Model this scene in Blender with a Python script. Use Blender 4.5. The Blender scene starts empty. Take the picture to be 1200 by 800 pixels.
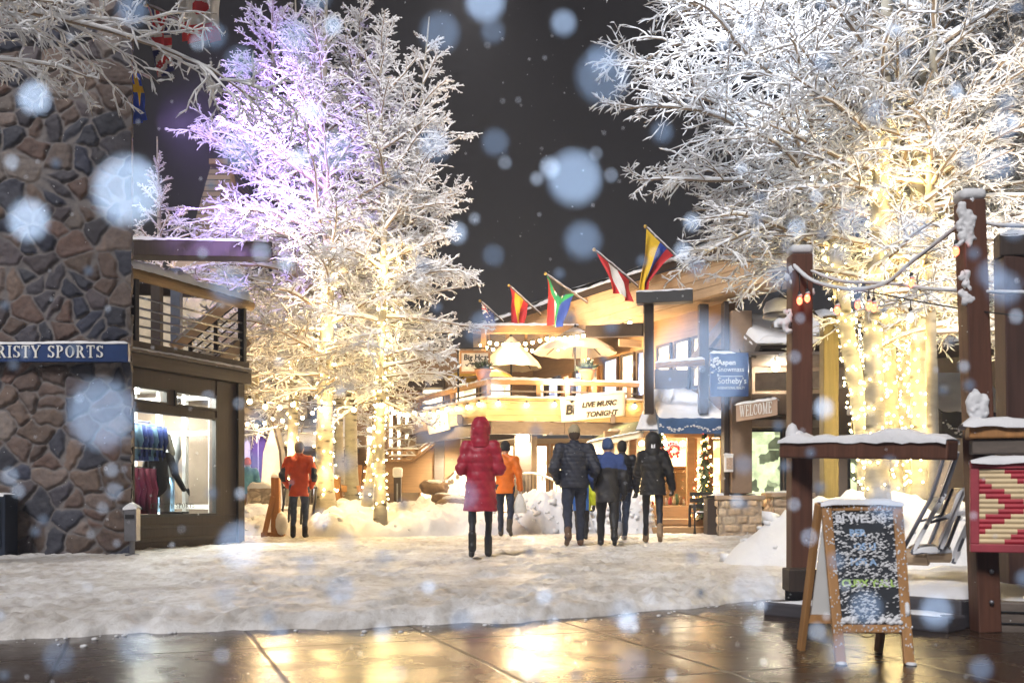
import bpy, math, random
import numpy as np
from mathutils import Vector, Matrix

SC = bpy.context.scene
COL = SC.collection
F = 1200.0          # focal length in photo pixels (36 mm lens on a 36 mm sensor)
HC = 0.77           # eye height above the packed snow
RNG = np.random.default_rng(7)
random.seed(7)
R = math.radians
PI = math.pi

def P(px, py, d):
    """point at distance d seen at photo pixel px,py (used only to lay out the place)"""
    return Vector(((px - 600) / F * d, d, HC + (580 - py) / F * d))

def V3(*a): return Vector(a)

# ------------------------------------------------------------------ objects
def tag(o, label=None, cat=None, group=None, kind=None):
    if label: o['label'] = label
    if cat: o['category'] = cat
    if group: o['group'] = group
    if kind: o['kind'] = kind
    return o

WL = {}   # world location of every object we make (no depsgraph updates needed)

def empty(name, loc, label=None, cat=None, group=None):
    o = bpy.data.objects.new(name, None)
    o.empty_display_size = 0.1
    COL.objects.link(o)
    o.location = loc
    WL[o] = Vector(loc)
    return tag(o, label, cat, group)

def link_mesh(name, me, mats, parent, base, smooth):
    o = bpy.data.objects.new(name, me)
    COL.objects.link(o)
    for m in (mats if isinstance(mats, (list, tuple)) else [mats]):
        me.materials.append(m)
    if parent is not None:
        o.parent = parent
        WL[o] = WL[parent].copy()
    else:
        o.location = base
        WL[o] = Vector(base)
    if smooth:
        me.polygons.foreach_set('use_smooth', [True] * len(me.polygons))
    return o

def np_obj(name, V, Q, mats, parent=None, smooth=True, base=None, slots=None):
    """V (n,3) world coordinates, Q (m,k) faces"""
    V = np.asarray(V, dtype=np.float64); Q = np.asarray(Q, dtype=np.int32)
    if parent is not None: off = np.array(WL[parent])
    else:
        if base is None:
            base = ((V[:, 0].min() + V[:, 0].max()) / 2, (V[:, 1].min() + V[:, 1].max()) / 2, V[:, 2].min())
        off = np.array(base)
    me = bpy.data.meshes.new(name)
    n, (m, k) = len(V), Q.shape
    me.vertices.add(n); me.vertices.foreach_set('co', (V - off).astype(np.float32).ravel())
    me.loops.add(m * k); me.loops.foreach_set('vertex_index', Q.ravel())
    me.polygons.add(m)
    me.polygons.foreach_set('loop_start', np.arange(0, m * k, k, dtype=np.int32))
    if slots is not None: me.polygons.foreach_set('material_index', np.asarray(slots, dtype=np.int32))
    me.update(calc_edges=True)
    return link_mesh(name, me, mats, parent, base, smooth)

class MB:
    """collects shapes, links them as ONE mesh object"""
    def __init__(s): s.v = []; s.f = []; s.m = []; s.slot = 0
    def add(s, vs, fs):
        b = len(s.v)
        s.v += [tuple(v) for v in vs]
        s.f += [tuple(i + b for i in f) for f in fs]
        s.m += [s.slot] * len(fs)
        return s
    def box(s, c, size, rz=0.0, rx=0.0, ry=0.0):
        M_ = Matrix.Translation(c) @ Matrix.Rotation(rz, 4, 'Z') @ Matrix.Rotation(ry, 4, 'Y') @ Matrix.Rotation(rx, 4, 'X')
        hx, hy, hz = size[0] / 2, size[1] / 2, size[2] / 2
        vs = [M_ @ Vector((x, y, z)) for x in (-hx, hx) for y in (-hy, hy) for z in (-hz, hz)]
        return s.add(vs, [(0, 1, 3, 2), (4, 6, 7, 5), (0, 4, 5, 1), (2, 3, 7, 6), (0, 2, 6, 4), (1, 5, 7, 3)])
    def bar(s, a, b, w, h, up=(0, 0, 1)):
        a, b = Vector(a), Vector(b)
        t = (b - a).normalized(); up = Vector(up)
        x = t.cross(up)
        if x.length < 1e-4: x = t.cross(Vector((0, 1, 0)))
        x.normalize(); y = x.cross(t)
        vs = []
        for p in (a, b):
            for i, j in ((-1, -1), (1, -1), (1, 1), (-1, 1)):
                vs.append(p + x * (i * w / 2) + y * (j * h / 2))
        return s.add(vs, [(3, 2, 1, 0), (4, 5, 6, 7), (0, 1, 5, 4), (1, 2, 6, 5), (2, 3, 7, 6), (3, 0, 4, 7)])
    def tube(s, pts, r, n=8, cap=True):
        pts = [Vector(p) for p in pts]; k = len(pts)
        rs = r if isinstance(r, (list, tuple)) else [r] * k
        vs, fs = [], []
        for i, p in enumerate(pts):
            t = (pts[min(i + 1, k - 1)] - pts[max(i - 1, 0)]).normalized()
            x = t.cross(Vector((0, 0, 1)))
            if x.length < 1e-3: x = t.cross(Vector((0, 1, 0)))
            x.normalize(); y = x.cross(t)
            for j in range(n):
                a = 2 * PI * j / n
                vs.append(p + (x * math.cos(a) + y * math.sin(a)) * rs[i])
        for i in range(k - 1):
            for j in range(n):
                fs.append((i * n + j, i * n + (j + 1) % n, (i + 1) * n + (j + 1) % n, (i + 1) * n + j))
        if cap:
            fs.append(tuple(range(n - 1, -1, -1))); fs.append(tuple((k - 1) * n + j for j in range(n)))
        return s.add(vs, fs)
    def lathe(s, c, prof, n=12, axis=None):
        c = Vector(c); vs, fs = [], []; k = len(prof)
        for r, z in prof:
            for j in range(n):
                a = 2 * PI * j / n
                vs.append(c + Vector((r * math.cos(a), r * math.sin(a), z)))
        for i in range(k - 1):
            for j in range(n):
                fs.append((i * n + j, i * n + (j + 1) % n, (i + 1) * n + (j + 1) % n, (i + 1) * n + j))
        fs.append(tuple(range(n - 1, -1, -1))); fs.append(tuple((k - 1) * n + j for j in range(n)))
        return s.add(vs, fs)
    def prism(s, poly, ext):
        """polygon (3d points, planar) extruded by vector ext"""
        poly = [Vector(p) for p in poly]; e = Vector(ext); n = len(poly)
        vs = poly + [p + e for p in poly]
        fs = [tuple(range(n - 1, -1, -1)), tuple(range(n, 2 * n))]
        fs += [(i, (i + 1) % n, n + (i + 1) % n, n + i) for i in range(n)]
        return s.add(vs, fs)
    def quad(s, a, b, c, d): return s.add([a, b, c, d], [(0, 1, 2, 3)])
    def ball(s, c, r, n=8, sz=1.0, jit=0.0):
        prof = []
        for i in range(n // 2 + 1):
            a = -PI / 2 + PI * i / (n // 2)
            prof.append((max(0.001, r * math.cos(a)), r * sz * math.sin(a)))
        return s.lathe(c, prof, n)
    def build(s, name, mats, parent=None, smooth=False, bevel=0.0, base=None, seg=2):
        me = bpy.data.meshes.new(name)
        v = np.array(s.v, dtype=float)
        if parent is not None: off = np.array(WL[parent])
        else:
            if base is None:
                base = ((v[:, 0].min() + v[:, 0].max()) / 2, (v[:, 1].min() + v[:, 1].max()) / 2, v[:, 2].min())
            off = np.array(base)
        me.from_pydata((v - off).tolist(), [], s.f)
        if max(s.m) > 0: me.polygons.foreach_set('material_index', s.m)
        me.update()
        import bmesh
        bm = bmesh.new(); bm.from_mesh(me)
        bmesh.ops.recalc_face_normals(bm, faces=bm.faces[:])
        bm.to_mesh(me); bm.free()
        o = link_mesh(name, me, mats, parent, base, smooth)
        if bevel > 0:
            b = o.modifiers.new('soft_edges', 'BEVEL'); b.width = bevel; b.segments = seg; b.limit_method = 'ANGLE'; b.angle_limit = R(40)
        return o

# ------------------------------------------------------------------ numpy noise
def _hash(ix, iy, iz, seed):
    h = (ix * 374761393 + iy * 668265263 + iz * 2147483647 + seed * 974634777) & 0xFFFFFFFF
    h = ((h ^ (h >> 13)) * 1274126177) & 0xFFFFFFFF
    h = (h ^ (h >> 16)) & 0xFFFFFFFF
    return h / 4294967295.0

def vnoise(x, y, z=None, seed=0):
    """value noise in [-1,1]"""
    x = np.asarray(x, float); y = np.asarray(y, float)
    z = np.zeros_like(x) if z is None else np.asarray(z, float)
    ix, iy, iz = np.floor(x).astype(np.int64), np.floor(y).astype(np.int64), np.floor(z).astype(np.int64)
    fx, fy, fz = x - ix, y - iy, z - iz
    fx, fy, fz = [t * t * (3 - 2 * t) for t in (fx, fy, fz)]
    out = 0
    for dx in (0, 1):
        for dy in (0, 1):
            for dz in (0, 1):
                w = (fx if dx else 1 - fx) * (fy if dy else 1 - fy) * (fz if dz else 1 - fz)
                out = out + w * _hash(ix + dx, iy + dy, iz + dz, seed)
    return out * 2 - 1

def fbm(x, y, z=None, oct=4, seed=0):
    a, s, o = 1.0, 0.0, 0.0
    for k in range(oct):
        f = 2.0 ** k
        o = o + a * vnoise(np.asarray(x) * f, np.asarray(y) * f, None if z is None else np.asarray(z) * f, seed + k * 17)
        s += a; a *= 0.5
    return o / s

# ------------------------------------------------------------------ materials
class NT:
    def __init__(s, name):
        s.mat = bpy.data.materials.new(name); s.mat.use_nodes = True
        s.t = s.mat.node_tree; s.t.nodes.clear()
        s.out = s.t.nodes.new('ShaderNodeOutputMaterial')
    def n(s, typ, **kw):
        nd = s.t.nodes.new('ShaderNode' + typ)
        for k, v in kw.items():
            if k in nd.inputs: nd.inputs[k].default_value = v
            else: setattr(nd, k, v)
        return nd
    def l(s, a, b): s.t.links.new(a, b)
    def coord(s, scale=(1, 1, 1), rot=(0, 0, 0), src='Object'):
        tc = s.n('TexCoord'); mp = s.n('Mapping')
        mp.inputs['Scale'].default_value = scale; mp.inputs['Rotation'].default_value = rot
        s.l(tc.outputs[src], mp.inputs['Vector']); return mp.outputs['Vector']
    def noise(s, vec, scale, detail=4, rough=.55):
        nd = s.n('TexNoise'); nd.inputs['Scale'].default_value = scale
        nd.inputs['Detail'].default_value = detail; nd.inputs['Roughness'].default_value = rough
        s.l(vec, nd.inputs['Vector']); return nd.outputs['Fac']
    def ramp(s, fac, stops):
        r = s.n('ValToRGB'); e = r.color_ramp.elements
        while len(e) < len(stops): e.new(0.5)
        for el, (p, c) in zip(e, stops):
            el.position = p; el.color = (c[0], c[1], c[2], 1) if hasattr(c, '__len__') else (c, c, c, 1)
        s.l(fac, r.inputs['Fac']); return r.outputs['Color']
    def mix(s, fac, a, b, typ='MIX'):
        m = s.n('MixRGB'); m.blend_type = typ
        for sock, v in ((m.inputs[0], fac), (m.inputs[1], a), (m.inputs[2], b)):
            if hasattr(v, 'is_linked') or hasattr(v, 'links'): s.l(v, sock)
            elif hasattr(v, '__len__'): sock.default_value = (*v[:3], 1)
            else: sock.default_value = v
        return m.outputs[0]
    def math(s, op, a, b=0.0):
        m = s.n('Math', operation=op)
        for sock, v in ((m.inputs[0], a), (m.inputs[1], b)):
            if hasattr(v, 'links'): s.l(v, sock)
            else: sock.default_value = v
        return m.outputs[0]
    def bump(s, h, strength=.3, dist=.02, prev=None):
        b = s.n('Bump'); b.inputs['Strength'].default_value = strength; b.inputs['Distance'].default_value = dist
        s.l(h, b.inputs['Height'])
        if prev is not None: s.l(prev, b.inputs['Normal'])
        return b.outputs['Normal']
    def principled(s, col, rough=.6, metal=0, normal=None, **kw):
        p = s.n('BsdfPrincipled')
        if hasattr(col, 'links'): s.l(col, p.inputs['Base Color'])
        else: p.inputs['Base Color'].default_value = (*col[:3], 1)
        if hasattr(rough, 'links'): s.l(rough, p.inputs['Roughness'])
        else: p.inputs['Roughness'].default_value = rough
        p.inputs['Metallic'].default_value = metal
        if normal is not None: s.l(normal, p.inputs['Normal'])
        for k, v in kw.items():
            p.inputs[k.replace('_', ' ')].default_value = v
        s.l(p.outputs[0], s.out.inputs['Surface']); return s.mat

MATS = {}
def mt(name, col, rough=.65, metal=0.0, var=.2, scale=6, bump=.15, bscale=40, stretch=(1, 1, 1), dist=.01, **kw):
    if name in MATS: return MATS[name]
    t = NT(name); v = t.coord(stretch)
    f = t.noise(v, scale, 5)
    lo = [c * (1 - var) for c in col]; hi = [min(1, c * (1 + var)) for c in col]
    c = t.ramp(f, [(.3, lo), (.7, hi)])
    nb = t.bump(t.noise(v, bscale, 4), bump, dist) if bump else None
    MATS[name] = t.principled(c, rough, metal, nb, **kw)
    return MATS[name]

def emis(name, col, s, sample=True):
    if name in MATS: return MATS[name]
    t = NT(name); e = t.n('Emission'); e.inputs['Color'].default_value = (*col, 1); e.inputs['Strength'].default_value = s
    t.l(e.outputs[0], t.out.inputs['Surface'])
    if not sample: t.mat.cycles.emission_sampling = 'NONE'
    MATS[name] = t.mat
    return t.mat

def wood(name, col, stretch=(30, 30, 1.5), var=.35, rough=.6, bump=.25, snowy=0.0):
    if name in MATS: return MATS[name]
    t = NT(name); v = t.coord(stretch)
    g = t.noise(v, 1.0, 6, .65)
    big = t.noise(t.coord((1.5, 1.5, 1.5)), 1.2, 3)
    c = t.ramp(g, [(.25, [x * (1 - var) for x in col]), (.55, col), (.8, [min(1, x * (1 + var)) for x in col])])
    c = t.mix(.45, c, t.ramp(big, [(.3, (.55, .52, .5)), (.7, (1, 1, 1))]), 'MULTIPLY')
    MATS[name] = t.principled(c, rough, 0, t.bump(g, bump, .006))
    return MATS[name]

def snow_mat(name='snow', col=(.80, .81, .84), grain=90, bump=.35):
    if name in MATS: return MATS[name]
    t = NT(name); v = t.coord()
    f = t.noise(v, 3, 5)
    c = t.ramp(f, [(.3, [x * .9 for x in col]), (.7, col)])
    h1 = t.noise(v, grain, 4); h2 = t.noise(v, 14, 5)
    nb = t.bump(h2, bump, .03); nb = t.bump(h1, bump * .6, .006, nb)
    MATS[name] = t.principled(c, .55, 0, nb, Specular_IOR_Level=.35)
    return MATS[name]

def glass_mat(name, tint=(.9, .95, .95), rough=.03):
    if name in MATS: return MATS[name]
    t = NT(name)
    tr = t.n('BsdfTransparent'); tr.inputs['Color'].default_value = (*tint, 1)
    gl = t.n('BsdfGlossy'); gl.inputs['Roughness'].default_value = rough
    fr = t.n('Fresnel'); fr.inputs['IOR'].default_value = 1.35
    mx = t.n('MixShader'); t.l(fr.outputs[0], mx.inputs[0]); t.l(tr.outputs[0], mx.inputs[1]); t.l(gl.outputs[0], mx.inputs[2])
    t.l(mx.outputs[0], t.out.inputs['Surface'])
    MATS[name] = t.mat
    return t.mat

def lit_window(name, col, s, dark=.25, scale=(2.2, 2.2, 3.0)):
    """a lit room seen through a pane: uneven warm light with furniture-like darker blocks"""
    if name in MATS: return MATS[name]
    t = NT(name); v = t.coord(scale)
    vo = t.n('TexVoronoi'); vo.inputs['Scale'].default_value = 1.6; t.l(v, vo.inputs['Vector']); vo.distance = 'CHEBYCHEV'
    nz = t.noise(v, 1.3, 4)
    k = t.ramp(vo.outputs['Color'], [(.2, dark), (.45, .7), (.75, 1.0)])
    k2 = t.ramp(nz, [(.3, .45), (.62, 1.0)])
    c = t.mix(1.0, t.mix(1.0, k, k2, 'MULTIPLY'), col, 'MULTIPLY')
    e = t.n('Emission'); e.inputs['Strength'].default_value = s; t.l(c, e.inputs['Color'])
    gl = t.n('BsdfGlossy'); gl.inputs['Roughness'].default_value = .05; gl.inputs['Color'].default_value = (.25, .25, .25, 1)
    ad = t.n('AddShader'); t.l(e.outputs[0], ad.inputs[0]); t.l(gl.outputs[0], ad.inputs[1])
    t.l(ad.outputs[0], t.out.inputs['Surface'])
    MATS[name] = t.mat
    return t.mat

# ------------------------------------------------------------------ snow shapes
SNOW = snow_mat()
def snow_cap(a, b, width, thick, parent=None, name='snow_cap', seed=0, n=None, over=.012):
    """lumpy snow lying on top of a bar running a->b (a,b on its top face centre line)"""
    a, b = Vector(a), Vector(b); L = (b - a).length
    n = n or max(6, int(L / .06)); t = (b - a).normalized()
    x = t.cross(Vector((0, 0, 1))).normalized(); up = x.cross(t).normalized()
    if up.z < 0: up = -up
    m = 9; rows = []
    rs = np.random.default_rng(seed + int(abs(a.x * 97 + a.y * 31)))
    ph = rs.uniform(0, 50)
    V = []
    for i in range(n + 1):
        u = i / n
        end = min(1.0, math.sqrt(max(0.0, min(u, 1 - u) * L / (thick * .9 + 1e-6)))) if L > 0 else 1
        hh = thick * (0.75 + .35 * float(vnoise(ph + u * L * 3.1, 0.3)) + .2 * float(vnoise(ph + u * L * 11, 5.0))) * (.25 + .75 * end)
        ww = width / 2 + over + .012 * float(vnoise(ph + u * L * 9, 9.0))
        c = a + (b - a) * u
        for j in range(m):
            ang = PI * j / (m - 1)
            off = -ww * math.cos(ang)
            ht = hh * (math.sin(ang) ** .55) * (1 + .12 * float(vnoise(ph + u * L * 14, off * 20))) - .006
            if j in (0, m - 1): ht = -.012 - .015 * abs(float(vnoise(ph + u * L * 10, 33.0 + j)))
            V.append(c + x * off + up * ht)
    Q = []
    for i in range(n):
        for j in range(m - 1):
            Q.append((i * m + j, (i + 1) * m + j, (i + 1) * m + j + 1, i * m + j + 1))
    return np_obj(name, np.array([tuple(v) for v in V]), np.array(Q), SNOW, parent, True)

def worley(x, y, seed=0):
    ix, iy = np.floor(x).astype(np.int64), np.floor(y).astype(np.int64); best = np.full(np.shape(x), 9.0)
    for dx in (-1, 0, 1):
        for dy in (-1, 0, 1):
            cx, cy = ix + dx, iy + dy; z = np.zeros_like(cx)
            px, py = cx + _hash(cx, cy, z, seed), cy + _hash(cx, cy, z + 1, seed)
            best = np.minimum(best, np.hypot(x - px, y - py))
    return best

def snow_heap(name, cx, cy, rx, ry, h, seed, label=None, cat='snow pile', lump=.12, rot=0.0, z0=0.0, res=.07, parent=None, power=1.0, group=None):
    nx, ny = int(2.2 * rx / res), int(2.2 * ry / res)
    u, v = np.meshgrid(np.linspace(-1.1, 1.1, nx), np.linspace(-1.1, 1.1, ny))
    lx, ly = u * rx, v * ry
    x = cx + lx * math.cos(rot) - ly * math.sin(rot); y = cy + lx * math.sin(rot) + ly * math.cos(rot)
    r = np.sqrt(u * u + v * v) + .22 * fbm(x * .9, y * .9, oct=2, seed=seed)
    prof = np.clip(1 - r, 0, 1); prof = prof ** power * (3 - 2 * prof) / (1.0 if power < 1.5 else 1.2)
    prof = np.clip(prof, 0, 1.05)
    ridge = 1 - np.abs(fbm(x * 2.2, y * 2.2, oct=4, seed=seed + 5))
    z = z0 + h * prof * (.8 + .25 * fbm(x * 1.4, y * 1.4, oct=3, seed=seed + 2)) + lump * np.minimum(1, prof * 4) * (ridge - .75) + lump * .55 * (1 - np.abs(fbm(x * 5.5, y * 5.5, oct=4, seed=seed + 8)) * 2.2) * np.minimum(1, prof * 4) + .02 * fbm(x * 13, y * 13, oct=2, seed=seed) * np.minimum(1, prof * 5)
    wx, wy = x + .12 * fbm(x * 3, y * 3, oct=2, seed=seed), y + .12 * fbm(x * 3 + 9, y * 3, oct=2, seed=seed)
    z = z + np.minimum(1, prof * 4) * lump * (.75 * (.5 - worley(wx * 3.2, wy * 3.2, seed)) + .40 * (.5 - worley(wx * 7.5, wy * 7.5, seed + 1)))
    z = np.where(prof <= 0, z0 - .05, z)
    idx = np.arange(nx * ny).reshape(ny, nx)
    Q = np.stack([idx[:-1, :-1], idx[:-1, 1:], idx[1:, 1:], idx[1:, :-1]], -1).reshape(-1, 4)
    VV = np.stack([x, y, z], -1).reshape(-1, 3); cr = np.random.default_rng(seed + 50); pf_ = prof.ravel(); ok = np.flatnonzero((pf_ > .03) & (pf_ < .9)); parts = [(VV, Q)]
    cf = np.array([(0, 1, 3, 2), (4, 6, 7, 5), (0, 4, 5, 1), (2, 3, 7, 6), (0, 2, 6, 4), (1, 5, 7, 3)])
    for k in range(int(60 + 900 * max(0, lump - .08))):
        c = VV[ok[cr.integers(len(ok))]]; s_ = cr.uniform(.015, .035) + .06 * cr.uniform() ** 4
        q = np.array([(a, b, e) for a in (-1, 1) for b in (-1, 1) for e in (-1, 1)], float) * s_ * cr.uniform(.5, 1.2, (8, 3)); an = cr.uniform(0, 6.28); q = np.stack([q[:, 0] * math.cos(an) - q[:, 1] * math.sin(an), q[:, 0] * math.sin(an) + q[:, 1] * math.cos(an), q[:, 2] * .8], -1)
        parts.append((q + c + np.array([0, 0, s_ * .25]), cf))
    VV, Q = merge(parts)
    o = np_obj(name, VV, Q, SNOW, parent, True)
    if label: tag(o, label, cat, group)
    return o

# ------------------------------------------------------------------ text
def text_obj(name, s, mat, origin, xdir, up, size, parent, depth=.006, align='LEFT', shear=0.0, sx=1.0, bold=0.0):
    cu = bpy.data.curves.new(name, 'FONT'); cu.body = s; cu.size = size; cu.align_x = align; cu.extrude = depth / 2; cu.shear = shear
    cu.resolution_u = 3; cu.offset = bold
    o = bpy.data.objects.new(name, cu); COL.objects.link(o)
    dg = bpy.context.evaluated_depsgraph_get()
    me = bpy.data.meshes.new_from_object(o.evaluated_get(dg))
    bpy.data.objects.remove(o)
    x = Vector(xdir).normalized(); y = Vector(up).normalized(); z = x.cross(y)
    M_ = Matrix(((x.x * sx, y.x, z.x, origin[0]), (x.y * sx, y.y, z.y, origin[1]), (x.z * sx, y.z, z.z, origin[2]), (0, 0, 0, 1)))
    me.transform(Matrix.Translation(-WL[parent]) @ M_)
    me.name = name
    o = bpy.data.objects.new(name, me); COL.objects.link(o); me.materials.clear(); me.materials.append(mat)
    o.parent = parent; WL[o] = WL[parent].copy()
    return o

SER = {}
def _serif():
    k, t = .16, .07      # thick / thin strokes; letters 1 high
    def V_(x): return [('l', (x, 0), (x, 1), k), ('l', (x - .17, .03), (x + .17, .03), .06), ('l', (x - .17, .97), (x + .17, .97), .06)]
    def arc(cx, cy, rx, ry, a0, a1, w=None): return [('a', cx, cy, rx, ry, a0, a1)]
    SER['I'] = (.36, V_(.18))
    SER['H'] = (.86, V_(.18) + V_(.68) + [('l', (.18, .52), (.68, .52), t)])
    SER['T'] = (.72, [('l', (.36, 0), (.36, 1), k), ('l', (.2, .03), (.52, .03), .06), ('l', (.03, .96), (.69, .96), .08), ('l', (.05, .98), (.05, .75), .06), ('l', (.67, .98), (.67, .75), .06)])
    SER['E'] = (.7, V_(.18) + [('l', (.18, .96), (.62, .96), t), ('l', (.62, .99), (.62, .76), .06), ('l', (.18, .52), (.5, .52), t), ('l', (.5, .64), (.5, .4), .05), ('l', (.18, .04), (.64, .04), t), ('l', (.64, .01), (.64, .26), .06)])
    SER['L'] = (.66, V_(.18) + [('l', (.18, .04), (.6, .04), t), ('l', (.6, .01), (.6, .28), .06)])
    SER['C'] = (.76, arc(.42, .5, .36, .48, 50, 310) + [('l', (.68, .96), (.68, .68), .06), ('l', (.66, .2), (.7, .26), .05)])
    SER['O'] = (.84, arc(.42, .5, .36, .48, 0, 360))
    SER['P'] = (.68, V_(.18) + arc(.3, .73, .28, .25, -90, 90) + [('l', (.18, .97), (.32, .97), t), ('l', (.18, .48), (.32, .48), t)])
    SER['R'] = (.8, V_(.18) + arc(.3, .74, .28, .24, -90, 90) + [('l', (.18, .97), (.32, .97), t), ('l', (.18, .5), (.32, .5), t), ('l', (.36, .5), (.66, .03), k), ('l', (.58, .03), (.8, .03), .06)])
    SER['S'] = (.64, arc(.33, .74, .24, .24, 30, 270) + arc(.33, .26, .25, .24, -150, 90) + [('l', (.56, .97), (.56, .74), .06), ('l', (.08, .03), (.08, .28), .06)])
    SER['Y'] = (.8, [('l', (.4, 0), (.4, .45), k), ('l', (.4, .42), (.1, .97), k), ('l', (.4, .42), (.7, .97), t), ('l', (.0, .97), (.26, .97), .06), ('l', (.58, .97), (.82, .97), .06), ('l', (.24, .03), (.56, .03), .06)])
    SER['W'] = (1.12, [('l', (.1, .97), (.34, .02), k), ('l', (.34, .02), (.54, .9), t), ('l', (.5, .97), (.76, .02), k), ('l', (.76, .02), (.98, .97), t), ('l', (0, .97), (.24, .97), .06), ('l', (.42, .97), (.62, .97), .06), ('l', (.88, .97), (1.1, .97), .06)])
    SER['M'] = (1.02, [('l', (.16, 0), (.16, 1), t), ('l', (.18, .97), (.5, .05), k), ('l', (.5, .05), (.82, .97), t), ('l', (.84, 0), (.84, 1), k), ('l', (.03, .03), (.29, .03), .06), ('l', (.68, .03), (1.0, .03), .06), ('l', (.03, .97), (.2, .97), .06), ('l', (.8, .97), (1.0, .97), .06)])
    SER[' '] = (.4, [])
_serif()

def serif_text(name, s, mat, origin, xdir, up, h, parent, depth=.008, sp=.1, width=None):
    """raised roman capitals; width scales the whole line to fit"""
    x = Vector(xdir).normalized(); y = Vector(up).normalized(); z = x.cross(y).normalized(); o = Vector(origin)
    tot = sum(SER[c][0] + sp for c in s) - sp
    kx = h if width is None else width / tot
    mb = MB(); cur = 0.0; lay = 0
    def pt(u, v, w=0): return o + x * (u * kx) + y * (v * h) + z * w
    for c in s:
        w_, st = SER[c]
        for e in st:
            lay += 1; dd = depth * (1 + .02 * (lay % 7))
            if e[0] == 'l':
                (x0, y0), (x1, y1), w = e[1:]
                dx, dy = x1 - x0, y1 - y0; L = math.hypot(dx, dy); nx, ny = -dy / L * w / 2, dx / L * w / 2
                poly = [pt(cur + x0 + nx, y0 + ny), pt(cur + x0 - nx, y0 - ny), pt(cur + x1 - nx, y1 - ny), pt(cur + x1 + nx, y1 + ny)]
                mb.prism(poly, z * dd)
            else:
                _, cx, cy, rx, ry, a0, a1 = e; n = 18
                for i in range(n):
                    q = []
                    for a in (a0 + (a1 - a0) * i / n, a0 + (a1 - a0) * (i + 1) / n):
                        ca, sa = math.cos(R(a)), math.sin(R(a)); wt = .035 + .06 * abs(ca)
                        q.append(((cx + (rx + wt * .3) * ca, cy + ry * sa), (cx + (rx - wt * 1.6) * ca, cy + (ry - wt * 1.3) * sa)))
                    mb.prism([pt(cur + q[0][0][0], q[0][0][1]), pt(cur + q[0][1][0], q[0][1][1]), pt(cur + q[1][1][0], q[1][1][1]), pt(cur + q[1][0][0], q[1][0][1])], z * dd)
        cur += w_ + sp
    return mb.build(name, mat, parent)

# ------------------------------------------------------------------ lamps
def point(name, loc, power, col=(1, .72, .38), r=.12):
    l = bpy.data.lights.new(name, 'POINT'); l.energy = power; l.color = col; l.shadow_soft_size = r
    o = bpy.data.objects.new(name, l); COL.objects.link(o); o.location = loc; return o

def spot(name, loc, target, power, col, ang=70, blend=.6, r=.15):
    l = bpy.data.lights.new(name, 'SPOT'); l.energy = power; l.color = col; l.spot_size = R(ang); l.spot_blend = blend; l.shadow_soft_size = r
    o = bpy.data.objects.new(name, l); COL.objects.link(o); o.location = loc
    o.rotation_euler = (Vector(target) - Vector(loc)).to_track_quat('-Z', 'Y').to_euler(); return o

def area(name, loc, target, power, col, sx, sy):
    l = bpy.data.lights.new(name, 'AREA'); l.shape = 'RECTANGLE'; l.size = sx; l.size_y = sy; l.energy = power; l.color = col
    o = bpy.data.objects.new(name, l); COL.objects.link(o); o.location = loc
    o.rotation_euler = (Vector(target) - Vector(loc)).to_track_quat('-Z', 'Y').to_euler(); return o

WARM = (1.0, .66, .32)
# ------------------------------------------------------------------ snow-laden trees
def aspen_bark(name='aspen_bark', col=(.36, .33, .265)):
    if name in MATS: return MATS[name]
    t = NT(name); v = t.coord((3, 3, 9)); v2 = t.coord((5, 5, 14))
    f = t.noise(v, 1.0, 5, .6)
    c = t.ramp(f, [(.30, (.05, .04, .03)), (.36, [x * .75 for x in col]), (.6, col), (.8, [min(1, x * 1.15) for x in col])])
    vo = t.n('TexVoronoi'); vo.inputs['Scale'].default_value = .55; t.l(v2, vo.inputs['Vector'])
    knot = t.ramp(vo.outputs['Distance'], [(.10, (.05, .04, .03)), (.26, (1, 1, 1))])
    c = t.mix(.85, c, knot, 'MULTIPLY')
    MATS[name] = t.principled(c, .75, 0, t.bump(f, .4, .01))
    return MATS[name]
BARK = aspen_bark()
TWIG = mt('twig_bark', (.24, .18, .125), .8, var=.3, scale=10, bump=0)

def nrm(a): return a / np.maximum(np.linalg.norm(a, axis=-1, keepdims=True), 1e-9)

def grow(S, D, L, K, droop, wig, rng, up=0.0):
    """polylines from starts S along D, sagging with the weight of snow"""
    N = len(S); P_ = np.zeros((N, K, 3)); P_[:, 0] = S; d = nrm(D.copy()); st = (L / (K - 1))[:, None]
    for k in range(1, K):
        g = np.zeros_like(d); g[:, 2] = -droop * (k / K) + up
        d = nrm(d + g * st + wig * rng.normal(size=d.shape))
        P_[:, k] = P_[:, k - 1] + d * st
    return P_

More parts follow.
